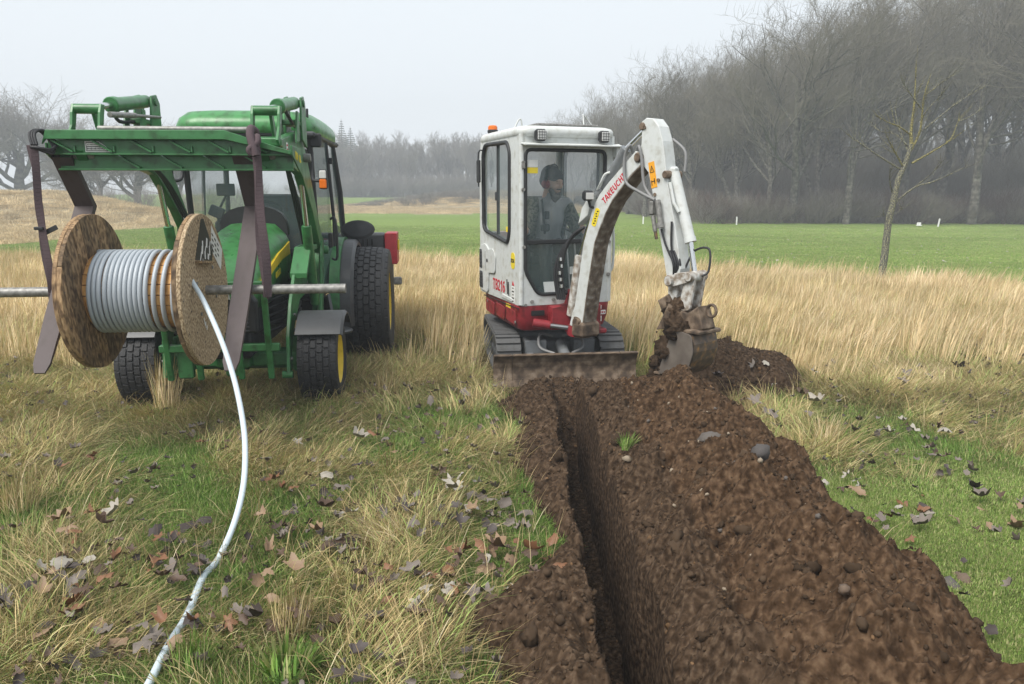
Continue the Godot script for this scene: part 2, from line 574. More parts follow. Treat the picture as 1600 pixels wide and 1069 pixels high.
func is_fairway(x: float, z: float) -> bool:
	if z > straw_edge(x):
		return false
	var q := Vector2((x + 31.0) / 17.0, (z + 44.0) / 10.5).length() + noise_b.get_noise_2d(x * 0.2, z * 0.2) * 0.15
	if q < 1.0 or (x < -17.5 + noise_a.get_noise_2d(z * 1.5, 3.0) * 2.0 and z > -40.0):
		return false
	var q2 := Vector2((x + 4.0) / 18.0, (z + 75.0) / 16.0).length() + noise_b.get_noise_2d(x * 0.2, z * 0.2) * 0.1
	return q2 > 1.0

func sample_line(z: float, table: Array) -> float:
	if z >= table[0][0]:
		return table[0][1]
	for i in table.size() - 1:
		if z >= table[i + 1][0]:
			return lerpf(table[i][1], table[i + 1][1], (table[i][0] - z) / (table[i][0] - table[i + 1][0]))
	return table[table.size() - 1][1]

const LEFT := 0.33
const RIGHT := 0.58
const FOOT := [[0.0, -0.2], [-2.0, -0.1], [-2.35, -0.02], [-2.64, -0.22], [-2.95, 0.05], [-3.27, 0.25], [-3.6, 0.22], [-3.86, 0.1], [-4.2, 0.12], [-4.5, -0.04], [-4.81, -0.06], [-5.1, 0.08], [-5.4, -0.02], [-5.75, -0.14], [-6.2, 0.0], [-6.6, 0.05]]

func rough_soil(x: float, z: float) -> float:
	return noise_c.get_noise_2d(x, z)

# the line of the cut wanders a little
func waver(z: float) -> float:
	return 0.04 * noise_b.get_noise_2d(z * 1.5, 33.0)

# height of the dug soil above the datum; far below the turf where there is none
func soil_height(x: float, z: float) -> float:
	var n := rough_soil(x, z)
	var n2 := noise_b.get_noise_2d(x * 2.0 + 40.0, z * 2.0)
	if x <= LEFT:
		var foot := sample_line(z, FOOT) + 0.05 * noise_b.get_noise_2d(z * 6.0, 88.0)
		var t := (x - foot) / (LEFT - foot)
		var top := 0.12 + 0.1 * noise_b.get_noise_2d(3.0, z * 2.2) + 0.05 * exp(-pow((z + 2.4) / 0.55, 2))
		var h := -0.12
		if t > -0.4:
			h = top * sin(clampf(t, -0.4, 1.0) * 2.0) + 0.05 * n + 0.11 * (0.25 - absf(noise_b.get_noise_2d(x * 8.0 + 5.0, z * 8.0)))
		h -= 0.3 * smoothstep(-6.25, -6.5, z)
		return h
	if x >= RIGHT:
		var crest := 1.13 + 0.12 * noise_b.get_noise_2d(9.0, z * 1.1)
		var foot_r := 1.74 + 0.13 * noise_b.get_noise_2d(z * 1.6, 21.0) + 0.08 * noise_b.get_noise_2d(z * 6.0, 23.0)
		var high := 0.46 + 0.12 * noise_b.get_noise_2d(z * 1.2, 50.0)
		high *= (1.0 - 0.75 * smoothstep(-5.15, -5.95, z)) * (1.0 - 0.22 * smoothstep(-4.2, -5.2, z))
		var lip := 0.09 + 0.05 * noise_b.get_noise_2d(70.0, z * 1.4)
		var h2: float
		if x < crest:
			var u := (x - RIGHT) / (crest - RIGHT)
			h2 = lerpf(lip, high, sin(u * PI * 0.5) * 0.35 + u * 0.65)
		else:
			var w := (x - crest) / (foot_r - crest)
			h2 = high * (1.0 - w * w * (1.6 - 0.6 * w)) if w < 1.15 else -0.15
			if w < 0.3:
				h2 = minf(h2, high * (1.0 - 0.6 * w * w))
		h2 += 0.06 * n + (0.12 * n2 + 0.12 * noise_b.get_noise_2d(x * 4.0, z * 4.0 + 17.0) + 0.14 * (0.3 - absf(noise_b.get_noise_2d(x * 8.0 + 5.0, z * 8.0)))) * smoothstep(0.0, 0.15, h2)
		h2 -= 0.6 * smoothstep(-6.15, -6.6, z)
		return h2
	return -0.55 + 0.02 * n + 0.62 * smoothstep(-5.55, -6.15, z)

func pile_height(x: float, z: float) -> float:
	var q := Vector2((x - 1.98) / 0.62, (z + 6.55) / 0.5)
	var r := q.length()
	return 0.36 * (1.0 - r * r * 0.75) * (1.0 if r < 1.0 else 0.6) + 0.07 * rough_soil(x * 0.8, z * 0.8) + 0.05 * noise_b.get_noise_2d(x * 3.0, z * 3.0)

func graded(from: float, to: float, fine_from: float, fine_to: float, step: float, growth: float) -> Array:
	var out := []
	var x := fine_from
	while x < fine_to + 0.001:
		out.append(x)
		x += step
	var s := step
	x = out[out.size() - 1]
	while x < to:
		s *= growth
		x += s
		out.append(x)
	s = step
	x = fine_from
	while x > from:
		s *= growth
		x -= s
		out.push_front(x)
	return out

func make_ground() -> void:
	var xs := graded(-120.0, 120.0, -4.75, 4.75, 0.25, 1.07)
	var zs := graded(-165.0, 6.0, -9.9, 0.6, 0.25, 1.07)
	var b := MB.new()
	b.colored = true
	for z in zs:
		for x in xs:
			var e := 0.3
			var nn := Vector3(land(x - e, z) - land(x + e, z), 2 * e, land(x, z - e) - land(x, z + e)).normalized()
			if is_fairway(x, z):
				var g := 0.5 + 0.5 * noise_a.get_noise_2d(x * 0.8, z * 2.0)
				b.col = Color(0.215, 0.32, 0.07).lerp(Color(0.285, 0.385, 0.1), g)
			elif z < -100.0:
				b.col = Color(0.13, 0.11, 0.075)
			elif z < -18.0:
				b.col = Color(0.5, 0.4, 0.25).lerp(Color(0.42, 0.35, 0.21), 0.5 + 0.5 * noise_b.get_noise_2d(x * 0.4, z * 0.4))
			else:
				b.col = Color(0.11, 0.1, 0.045).lerp(Color(0.17, 0.135, 0.07), 0.5 + 0.5 * noise_b.get_noise_2d(x, z))
			b.vert(Vector3(x, land(x, z), z), nn)
	var w := xs.size()
	for i in zs.size() - 1:
		for j in w - 1:
			var cx: float = (xs[j] + xs[j + 1]) * 0.5
			var cz: float = (zs[i] + zs[i + 1]) * 0.5
			if cx > 0.24 and cx < 0.76 and cz > -6.2 and cz < -1.0:
				continue
			b.quad_i(i * w + j, i * w + j + 1, (i + 1) * w + j + 1, (i + 1) * w + j)
	tag(part(b, "ground", M.ground), "rough grassland running into a mown green fairway", "ground", "", "structure")

# the trench, the low bank on its left and the long spoil heap on its right
func make_dig() -> void:
	var cols := []      # [x, kind, wall share]
	var x := -0.55
	while x < LEFT - 0.005:
		cols.append([x, 0, 0.0])
		x += 0.0125
	for k in 9:
		cols.append([LEFT + 0.012 * k / 8.0 * 2.0, 1, k / 8.0])
	for k in 8:
		cols.append([LEFT + 0.045 + (RIGHT - LEFT - 0.09) * k / 7.0, 2, 0.0])
	for k in 13:
		cols.append([RIGHT - 0.036 * (1.0 - k / 12.0), 3, k / 12.0])
	x = RIGHT + 0.011
	while x < 2.25:
		cols.append([x, 4, 0.0])
		x += 0.0115
	var zs := []
	var z := -1.05
	while z > -6.62:
		zs.append(z)
		z -= 0.0085 + 0.0012 * maxf(0.0, -z - 2.2)
	var w := cols.size()
	var P := PackedVector3Array()
	var C := PackedColorArray()
	for zz in zs:
		for cc in cols:
			var px: float = cc[0]
			var h: float
			var kind: int = cc[1]
			if kind == 0 or kind == 4 or kind == 2:
				h = soil_height(px, zz)
			else:
				var top := soil_height(LEFT - 0.001 if kind == 1 else RIGHT + 0.001, zz)
				var low := soil_height(0.5, zz)
				h = lerpf(top, low, cc[2]) if kind == 1 else lerpf(low, top, cc[2])
				var deep: float = minf(1.0, absf(top - low) * 4.0)
				px += waver(zz) + (0.022 * noise_c.get_noise_3d(zz * 0.9, h * 0.7, 5.0 + kind * 3.0) + 0.02 * noise_b.get_noise_2d(zz * 2.2, kind * 9.0 + h)) * deep
			if kind == 0 or kind == 2 or kind == 4:
				px += waver(zz) * smoothstep(1.6, 0.7, absf(px))
			# the crust on the heap is redder and stonier, the walls and floor darker and damp
			var c := Color(0.7, 0.68, 0.66)
			if kind == 4 and px > 0.8:
				c = Color(0.84, 0.77, 0.7)
			if kind != 1 and kind != 3:
				h += 0.011 * noise_g.get_noise_2d(px, zz) + 0.009 * noise_g.get_noise_2d(px * 2.6 + 9.0, zz * 2.6)
			P.append(Vector3(px, h, zz))
			C.append(c)
	var sets := [MB.new(), MB.new(), MB.new()]
	for k in 3:
		sets[k].colored = true
	var maps := [{}, {}, {}]
	var rows := zs.size()
	for i in rows - 1:
		for j in w - 1:
			var a := i * w + j
			var q := [a, a + 1, a + w + 1, a + w]
			var hi := -9.0
			for p in q:
				hi = maxf(hi, P[p].y)
			var kind2: int = cols[j][1]
			var k := 0 if kind2 == 0 and cols[j + 1][1] == 0 else (2 if kind2 == 4 else 1)
			if k != 1 and hi < -0.05:
				continue
			var ids := []
			for p in q:
				if not maps[k].has(p):
					var r: int = p / w
					var cidx: int = p % w
					var dx := P[r * w + mini(cidx + 1, w - 1)] - P[r * w + maxi(cidx - 1, 0)]
					var dz := P[mini(r + 1, rows - 1) * w + cidx] - P[maxi(r - 1, 0) * w + cidx]
					sets[k].col = C[p]
					maps[k][p] = sets[k].vert(P[p], dx.cross(dz).normalized())
				ids.append(maps[k][p])
			sets[k].quad_i(ids[0], ids[1], ids[2], ids[3])
	tag(part(sets[0], "soil_bank", M.soil), "low crumbly soil bank along the grass side of the trench", "soil")
	tag(part(sets[1], "trench", M.soil), "narrow straight trench with damp dark soil walls", "trench", "", "structure")
	tag(part(sets[2], "soil_heap", M.soil), "long high heap of brown soil beside the trench", "soil")
	# the small pile under the bucket
	var b := MB.new()
	b.colored = true
	b.col = Color(0.64, 0.62, 0.6)
	var nx := 60
	for i in nx:
		for j in nx:
			var px2 := 1.2 + 1.6 * j / (nx - 1)
			var pz := -5.75 - 1.5 * i / (nx - 1)
			var e := 0.02
			var nn := Vector3(pile_height(px2 - e, pz) - pile_height(px2 + e, pz), 2 * e, pile_height(px2, pz - e) - pile_height(px2, pz + e)).normalized()
			b.vert(Vector3(px2, pile_height(px2, pz), pz), nn)
	for i in nx - 1:
		for j in nx - 1:
			var a2 := i * nx + j
			if maxf(maxf(b.v[a2].y, b.v[a2 + 1].y), maxf(b.v[a2 + nx].y, b.v[a2 + nx + 1].y)) > -0.06:
				b.quad_i(a2, a2 + 1, a2 + nx + 1, a2 + nx)
	tag(part(b, "soil_pile", M.soil), "small dark pile of freshly dug soil behind the bucket", "soil")

func lump_mesh(seed_value: int, material: Material, jag := 0.3, flat := 1.0, detail := 1, faceted := false) -> ArrayMesh:
	var s := SphereMesh.new()
	s.radial_segments = 7 + 5 * (detail - 1)
	s.rings = 4 + 3 * (detail - 1)
	s.radius = 0.5
	s.height = 1.0
	var arr := s.get_mesh_arrays()
	var f := FastNoiseLite.new()
	f.seed = seed_value
	f.frequency = 1.1
	var b := MB.new()
	b.colored = true
	for p in arr[Mesh.ARRAY_VERTEX]:
		var k: float = 1.0 + jag * 1.3 * f.get_noise_3dv(p * 1.3) + jag * 0.7 * f.get_noise_3dv(p * 3.4)
		b.vert(Vector3(p.x * k, p.y * k * flat, p.z * k), p.normalized())
	var ix: PackedInt32Array = arr[Mesh.ARRAY_INDEX]
	if faceted:
		var c := MB.new()
		c.colored = true
		for i in range(0, ix.size(), 3):
			if b.v[ix[i]].distance_to(b.v[ix[i + 1]]) > 0.001 and b.v[ix[i + 2]].distance_to(b.v[ix[i + 1]]) > 0.001 and b.v[ix[i]].distance_to(b.v[ix[i + 2]]) > 0.001:
				c.flat3(b.v[ix[i]], b.v[ix[i + 2]], b.v[ix[i + 1]])
		return c.mesh(material)
	for i in range(0, ix.size(), 3):
		b.tri(ix[i], ix[i + 1], ix[i + 2])
	return b.mesh(material)

func soil_top(x: float, z: float) -> float:
	var h := soil_height(x - waver(z) * smoothstep(1.6, 0.7, absf(x)), z)
	if x > 1.2:
		h = maxf(h, pile_height(x, z) if z < -5.8 and z > -7.2 and x < 2.75 else -1.0)
	return h

func make_crumbs() -> void:
	var lumps := []
	for i in 3:
		lumps.append(lump_mesh(100 + i, M.soil_lump, 0.6, 0.85, 1))
	var xf := [[], [], []]
	var co := [[], [], []]
	for i in 24000:
		var x := rng.randf_range(-0.3, 2.5)
		var z := -pow(rng.randf(), 0.8) * 5.2 - 1.7
		if rng.randf() < 0.12:
			x = rng.randf_range(LEFT + 0.04, RIGHT - 0.04)
		var h := soil_top(x, z)
		if h < -0.015 and not (x > LEFT and x < RIGHT):
			if rng.randf() > 0.06 or h < -0.14:
				continue
			h = 0.02
		var s := 0.006 + 0.016 * pow(rng.randf(), 3.0) + (0.03 * rng.randf() if rng.randf() < 0.04 else 0.0)
		var k := rng.randi() % 3
		xf[k].append(Transform3D(Basis.from_euler(Vector3(rng.randf() * 6, rng.randf() * 6, rng.randf() * 6)).scaled_local(Vector3(1, rng.randf_range(0.6, 1), rng.randf_range(0.7, 1)) * s), Vector3(x, h + s * 0.1, z)))
		var t := rng.randf_range(0.65, 1.35)
		var c := Color(t, t, t)
		if rng.randf() < 0.1:
			c = Color(2.0, 1.8, 1.5) * rng.randf_range(0.7, 1.5)
		co[k].append(c)
	# larger clods that broke off the bucket
	var clods := [lump_mesh(120, M.soil_lump, 0.8, 0.75, 3), lump_mesh(121, M.soil_lump, 0.8, 0.75, 3)]
	for k in 2:
		var cx := []
		var cc := []
		for i in 120:
			var x := rng.randf_range(-0.1, 2.2)
			var z := -rng.randf_range(2.0, 6.9)
			var h := soil_top(x, z)
			if h < 0.0:
				continue
			var s := 0.025 + 0.06 * pow(rng.randf(), 3.0)
			cx.append(Transform3D(Basis.from_euler(Vector3(rng.randf() * 6, rng.randf() * 6, rng.randf() * 6)).scaled_local(Vector3(1, rng.randf_range(0.6, 1), rng.randf_range(0.7, 1)) * s), Vector3(x, h + s * 0.05, z)))
			cc.append(Color(1, 1, 1) * rng.randf_range(0.75, 1.25))
		scatter("soil_clods", clods[k], cx, cc, "broken clods of earth lying on the dug soil", "soil clods")
	for k in 3:
		scatter("soil_crumbs", lumps[k], xf[k], co[k], "crumbs of soil and grit strewn over the dug earth", "soil crumbs")

func make_stones() -> void:
	# px, py, size, material, what it is
	var list := [
		[1112, 690, 0.15, "stone_grey", "large rounded grey stone near the top of the soil heap"],
		[1190, 706, 0.12, "stone_dark", "flat dark stone on the grassy flank of the soil heap"],
		[1155, 948, 0.1, "stone_brown", "egg-shaped brown stone set in the face of the soil heap"],
		[1262, 683, 0.13, "stone_dark", "dark clod-like stone at the foot of the soil heap by the grass"],
		[1483, 916, 0.11, "stone_grey", "oblong grey stone at the edge of the lawn"],
		[1504, 908, 0.12, "stone_brown", "flat red-brown stone on the lawn edge behind the oblong stone"],
		[1258, 752, 0.07, "stone_pale", "pale rounded stone among leaves at the heap's foot"],
		[829, 773, 0.05, "stone_pale", "pale pebble on the low soil bank"],
		[980, 716, 0.055, "stone_pale", "pale tan stone on the heap beside the grass tuft"],
		[1008, 733, 0.065, "stone_pale", "pale flat stone below the rounded grey stone"],
		[1320, 920, 0.05, "stone_brown", "small brown stone halfway down the heap"],
		[1296, 930, 0.035, "stone_pale", "pale pebble beside the small brown stone"],
		[1098, 766, 0.03, "stone_pale", "whitish pebble in the heap face"],
		[1022, 747, 0.04, "stone_grey", "small grey stone beside the pale flat stone"],
	]
	for e in list:
		var p := on_level(e[0], e[1], 0.25)
		for k in 8:
			p = on_level(e[0], e[1], maxf(0.0, soil_top(p.x, p.z)))
		var m := lump_mesh(200 + int(e[0]), M[e[3]], 0.4, 0.62, 2)
		var xf := Transform3D(Basis.from_euler(Vector3(rng.randf_range(-0.3, 0.3), rng.randf() * 6, rng.randf_range(-0.3, 0.3))).scaled_local(Vector3(1.0, 1.0, 0.75) * e[2]), p + Vector3(0, -e[2] * 0.02, 0))
		tag(put_mesh(m, "stone", null, xf), e[4], "stone", "stones in the dug soil")
	var shared := [lump_mesh(301, M.stone_pale, 0.65, 0.6, 2), lump_mesh(302, M.stone_brown, 0.65, 0.6, 2), lump_mesh(303, M.stone_grey, 0.65, 0.7, 2)]
	var names := ["pale pebble lying loose on the long soil heap", "brown pebble lying loose on the long soil heap", "grey pebble lying loose on the long soil heap"]
	for i in 70:
		var x := rng.randf_range(0.72, 1.75)
		var z := rng.randf_range(-2.5, -5.5)
		var k2 := rng.randi() % 3
		var s := rng.randf_range(0.01, 0.024)
		var xf2 := Transform3D(Basis.from_euler(Vector3(rng.randf(), rng.randf() * 6, rng.randf())).scaled_local(Vector3.ONE * s), Vector3(x, soil_top(x, z) + s * 0.15, z))
		tag(put_mesh(shared[k2], "pebble", null, xf2), names[k2], "pebble", "pebbles on the soil heap")

# ---------------------------------------------------------------- grass
# a tuft of separate bent blades; lean is a horizontal vector, droop bends tips over
func tuft(count: int, h0: float, h1: float, width: float, spread: float, lean: Vector2, splay: float, droop: float, cols: Array, material: Material) -> ArrayMesh:
	var b := MB.new()
	b.colored = true
	for i in count:
		var a := rng.randf() * TAU
		var r := sqrt(rng.randf()) * spread
		var o := Vector3(cos(a) * r, -0.02, sin(a) * r)
		var h := rng.randf_range(h0, h1)
		var sp := rng.randf() * splay
		var a2 := a + rng.randfn(0.0, 0.7)
		var dir := Vector3(cos(a2) * sp + lean.x * rng.randf_range(0.5, 1.3), 1.0, sin(a2) * sp + lean.y * rng.randf_range(0.5, 1.3))
		dir = dir.normalized()
		var out := Vector3(dir.x, 0, dir.z)
		var side := Vector3(cos(a2 + 1.57 + rng.randfn(0, 0.6)), 0, sin(a2 + 1.57)).normalized()
		var dr := droop * rng.randf_range(0.5, 1.3)
		b.col = cols[rng.randi() % cols.size()]     # one even colour for the whole blade
		var w := width * rng.randf_range(0.7, 1.3) * 0.5
		var prev := -1
		for s in 4:
			var f := s / 3.0
			var p := o + dir * h * f + (out * 0.6 - Vector3.UP) * dr * h * f * f
			p.y = maxf(p.y, 0.004 + 0.02 * f)
			if s == 0:
				p.y = -0.02
			var nn := (dir.cross(side) + Vector3(0, 0.4, 0)).normalized()
			if s < 3:
				var l := b.vert(p - side * w * (1.0 - 0.25 * f), nn)
				b.vert(p + side * w * (1.0 - 0.25 * f), nn)
				if prev >= 0:
					b.quad_i(prev, prev + 1, l + 1, l)
				prev = l
			else:
				var m := b.vert(p, nn)
				b.tri(prev, prev + 1, m)
	return b.mesh(material)

func spot_taken(x: float, z: float) -> bool:
	# inside the dug ground, under the tracks and the tyres
	if z > -7.2 and x > -0.3 and x < 2.75 and soil_top(x, z) > 0.015:
		return true
	if x > LEFT - 0.03 and x < RIGHT + 0.03 and z > -6.2:
		return true
	var e: Vector3 = U_INV * Vector3(x, 0, z)
	if absf(e.x) < 0.74 and e.z > -0.85 and e.z < 1.25:
		return true
	var t: Vector3 = T_INV * Vector3(x, 0, z)
	for wx in [-0.69, 0.69]:
		if absf(t.x - wx) < 0.17 and absf(t.z) < 0.2:
			return true
	for wx in [-0.91, 0.91]:
		if absf(t.x - wx) < 0.26 and absf(t.z + 1.78) < 0.3:
			return true
	return false

func crowded(x: float, z: float, r: float) -> bool:
	for q in 6:
		if spot_taken(x + cos(q * TAU / 6) * r, z + sin(q * TAU / 6) * r):
			return true
	return false

var U_INV := Transform3D()
var T_INV := Transform3D()

func lay(list: Array, cols: Array, x: float, z: float, s: float, c: Color, spin := true, tall := 1.0) -> void:
	var y := land(x, z)
	list.append(Transform3D(Basis(Vector3.UP, rng.randf() * TAU if spin else rng.randfn(0, 0.45)).scaled_local(Vector3(s, s * tall, s)), Vector3(x, y, z)))
	cols.append(c)

func make_grass() -> void:
	var straw := [Color(0.7, 0.54, 0.32), Color(0.78, 0.63, 0.39), Color(0.57, 0.43, 0.24), Color(0.84, 0.72, 0.49), Color(0.66, 0.54, 0.33), Color(0.5, 0.38, 0.21), Color(0.52, 0.48, 0.23)]
	var straw_dull := [Color(0.5, 0.39, 0.2), Color(0.63, 0.5, 0.27), Color(0.34, 0.25, 0.13), Color(0.74, 0.62, 0.38), Color(0.33, 0.3, 0.12), Color(0.26, 0.19, 0.1)]
	var green := [Color(0.17, 0.31, 0.065), Color(0.25, 0.38, 0.09), Color(0.13, 0.23, 0.055), Color(0.32, 0.42, 0.13), Color(0.44, 0.45, 0.2), Color(0.2, 0.34, 0.07)]
	var lawn := [Color(0.25, 0.38, 0.09), Color(0.33, 0.45, 0.12), Color(0.2, 0.31, 0.08), Color(0.4, 0.48, 0.17), Color(0.46, 0.44, 0.22)]
	var tall := []
	for i in 3:
		tall.append(tuft(620, 0.22, 0.6, 0.005, 0.42, Vector2(0.26, 0.05), 0.5, 0.4, straw, M.straw_blade))
	var edge_tall := tuft(40, 0.3, 0.62, 0.0055, 0.12, Vector2(0.16, 0.05), 0.3, 0.22, straw, M.straw_blade)
	var mats := []           # matted, combed straw in wide patches, and the same as a small clump
	for i in 4:
		mats.append(tuft(330 if i < 3 else 46, 0.16, 0.42, 0.0034, 0.2 if i < 3 else 0.08, Vector2(0.6, 0.2), 0.9, 0.62, straw_dull + [green[3], green[4]], M.straw_blade))
	var sprig := []
	for i in 2:
		sprig.append(tuft(9, 0.2, 0.5, 0.0026, 0.08, Vector2(0.3, 0.1), 0.6, 0.3, straw, M.straw_blade))
	var short := []
	for i in 4:
		short.append(tuft(420 if i < 3 else 46, 0.05, 0.14, 0.003, 0.2 if i < 3 else 0.07, Vector2(0.25, 0.1), 0.75, 0.4, green, M.grass_blade))
	var dry_short := []
	for i in 4:
		dry_short.append(tuft(420 if i < 3 else 46, 0.05, 0.15, 0.003, 0.2 if i < 3 else 0.07, Vector2(0.3, 0.1), 0.85, 0.5, straw_dull + [green[4], green[3]], M.straw_blade))
	var turf := []
	for i in 2:
		turf.append(tuft(520, 0.03, 0.075, 0.0032, 0.2, Vector2(0.0, 0.1), 0.6, 0.25, lawn, M.grass_blade))
	var turf_far := tuft(140, 0.03, 0.06, 0.012, 0.42, Vector2(0.0, 0.1), 0.6, 0.2, lawn, M.grass_blade)
	var X := {}
	var C := {}
	for k in ["tall0", "tall1", "tall2", "tall3", "lie0", "lie1", "lie2", "lie3", "sprig0", "sprig1", "dry0", "dry1", "dry2", "dry3", "short0", "short1", "short2", "short3", "turf0", "turf1", "far"]:
		X[k] = []
		C[k] = []
	# tall straw between the machines and the fairway
	for i in 3600:
		var z := -rng.randf_range(6.2, 19.5)
		var x := rng.randf_range(-0.85, 0.85) * -z + rng.randf_range(-2, 2)
		var by: Vector3 = T_INV * Vector3(x, 0, z)
		if z < straw_edge(x) or spot_taken(x, z) or (absf(by.x) < 1.75 and by.z > -2.6):
			continue
		var front := z + noise_b.get_noise_2d(x * 0.7, z * 0.7 + 60.0) * 2.4
		var edge := smoothstep(-6.6, -9.6, front) if x > -1.0 else smoothstep(-6.2, -9.0, front)
		if rng.randf() > 0.05 + 0.95 * edge:
			continue
		var patch := noise_b.get_noise_2d(x * 0.8 + 9.0, z * 0.8)
		var t := 1.0 + 0.3 * patch
		var s := rng.randf_range(0.7, 1.2) * lerpf(0.4, 1.0, edge) * (1.0 + 0.5 * patch)
		if patch < -0.12 and rng.randf() < 0.5:
			lay(X["lie%d" % (i % 3)], C["lie%d" % (i % 3)], x, z, rng.randf_range(1.2, 1.8), Color(1.15, 1.1, 1.0))
			lay(X["short%d" % (i % 3)], C["short%d" % (i % 3)], x, z, rng.randf_range(1.5, 2.2), Color(1, 1, 1))
			continue
		var key := "tall%d" % (i % 3)
		if crowded(x, z, 0.4):
			key = "tall3"
			for q in 5:
				var x1 := x + rng.randfn(0, 0.2)
				var z1 := z + rng.randfn(0, 0.2)
				if not spot_taken(x1, z1):
					lay(X[key], C[key], x1, z1, s, Color(t, t, t), false)
		else:
			lay(X[key], C[key], x, z, s, Color(t, t, t * rng.randf_range(0.9, 1.1)), false)
			X[key][-1].basis = Basis(Vector3.UP, noise_b.get_noise_2d(x * 0.5, z * 0.5 + 80.0) * 3.0 + rng.randfn(0, 0.5)) * Basis().scaled(Vector3(1, rng.randf_range(0.8, 1.1), 1) * s)
	# loose tops along the fairway and in front
	for i in 2600:
		var z := -rng.randf_range(7.0, 18.5)
		var x := rng.randf_range(-0.85, 0.85) * -z
		var by2: Vector3 = T_INV * Vector3(x, 0, z)
		if z > straw_edge(x) - 0.7 and not spot_taken(x, z) and not (absf(by2.x) < 1.6 and by2.z > -2.4):
			lay(X.tall3, C.tall3, x, z, rng.randf_range(0.6, 1.25), Color(1, 1, 1) * rng.randf_range(0.9, 1.2), false)
	# trampled, matted clumps and green growth in the foreground
	for i in 30000:
		var z2 := -rng.randf_range(1.5, 10.5)
		var x2 := rng.randf_range(-0.85, 0.85) * -z2 + rng.randf_range(-0.6, 0.6)
		if rng.randf() > 2.6 / -z2 + 0.2 or spot_taken(x2, z2):
			continue
		var tight := crowded(x2, z2, 0.22)
		if not tight and rng.randf() > 0.3:
			continue
		var n := noise_b.get_noise_2d(x2 * 1.3, z2 * 1.3) + 0.6 * noise_b.get_noise_2d(x2 * 4.0 + 30.0, z2 * 4.0)
		var right := x2 > 1.0
		# how much of it is straw: more towards the machines, little on the lawn side
		var dry := clampf(smoothstep(-3.2, -6.4, z2) * 0.95 + n * 1.5 + (-0.04 if not right else -0.45 + smoothstep(-4.5, -7.0, z2) * 0.6), 0.0, 1.0)
		var mown := right and z2 > -4.4 + 0.5 * n
		var straw_share := clampf(dry * 1.1, 0, 1)
		var sk := "short3" if tight else "short%d" % (i % 3)
		var lk := "lie3" if tight else "lie%d" % (i % 3)
		if mown and x2 > 1.7:
			lay(X["turf%d" % (i % 2)], C["turf%d" % (i % 2)], x2, z2, rng.randf_range(0.9, 1.3), Color(1, 1, 1) * rng.randf_range(0.85, 1.15))
			if rng.randf() < 0.2:
				lay(X.short3, C.short3, x2, z2, rng.randf_range(0.5, 0.8), Color(1.2, 1.2, 1.0))
		else:
			if rng.randf() < straw_share * 0.55:
				sk = "dry3" if tight else "dry%d" % (i % 3)
			lay(X[sk], C[sk], x2, z2, rng.randf_range(0.75, 1.3), Color(1, 1, 1) * rng.randf_range(0.8, 1.15))
			if rng.randf() < dry * 0.7:
				var tt := rng.randf_range(0.8, 1.2)
				lay(X[lk], C[lk], x2, z2, 1.0, Color(tt, tt * 0.99, tt * 0.94))
				X[lk][-1].basis = Basis(Vector3.UP, noise_b.get_noise_2d(x2 * 1.2, z2 * 1.2) * 6.0 + rng.randfn(0, 0.6)) * Basis().scaled(Vector3.ONE * rng.randf_range(0.6, 1.15))
			if rng.randf() < 0.08:
				lay(X["sprig%d" % (i % 2)], C["sprig%d" % (i % 2)], x2, z2, rng.randf_range(0.6, 1.1), Color(1, 1, 1))
	# short mown blades on the near fairway
	for i in 13000:
		var z3 := -rng.randf_range(11.0, 38.0)
		var x3 := rng.randf_range(-0.8, 0.8) * -z3
		if not is_fairway(x3, z3):
			continue
		var g := 1.0 + 0.25 * noise_a.get_noise_2d(x3 * 0.8, z3 * 2.0)
		lay(X.far, C.far, x3, z3, rng.randf_range(0.8, 1.2), Color(g, g, g))
	tall.append(edge_tall)
	for k in 4:
		scatter("tall_straw_grass", tall[k], X["tall%d" % k], C["tall%d" % k], "tall dry straw-coloured grass swaying behind the machines", "grass")
		scatter("lying_straw_grass", mats[k], X["lie%d" % k], C["lie%d" % k], "flattened tawny grass lying in clumps in the foreground", "grass")
		scatter("rough_green_grass", short[k], X["short%d" % k], C["short%d" % k], "rough green grass growing between the straw", "grass")
	for k in 4:
		scatter("short_straw_grass", dry_short[k], X["dry%d" % k], C["dry%d" % k], "short withered grass between the green patches", "grass")
	for k in 2:
		scatter("straw_stems", sprig[k], X["sprig%d" % k], C["sprig%d" % k], "loose upright straw stems among the rough grass", "grass")
		scatter("lawn_grass", turf[k], X["turf%d" % k], C["turf%d" % k], "short bright green lawn beside the soil heap", "grass")
	scatter("fairway_grass", turf_far, X.far, C.far, "mown green blades of the fairway", "grass")
	# clumps one can point at
	var clumps := [
		[262, 640, 0.62, 0.85, "tall tawny tussock standing in front of the tractor's front wheel", straw, 0.3],
		[600, 615, 0.42, 1.1, "domed brown tussock beside the tractor's rear wheel", straw_dull, 0.7],
		[455, 985, 0.3, 0.7, "upright rusty tussock with dead leaves round its foot", straw_dull, 0.35],
		[620, 850, 0.36, 0.8, "pale straw tussock combed to one side near the trench", straw, 0.55],
		[300, 1040, 0.2, 0.6, "bright green tuft that the cable passes behind", green, 0.5],
		[450, 1055, 0.24, 0.65, "clump of broad green blades with pale tips", green, 0.6],
		[30, 800, 0.4, 0.9, "bulky tawny tussock beside scattered leaves", straw_dull, 0.5],
		[945, 720, 0.16, 0.35, "small green tuft hanging over the trench lip", green, 0.6],
		[1290, 690, 0.3, 0.6, "pale bleached tuft at the foot of the soil heap", straw, 0.5],
	]
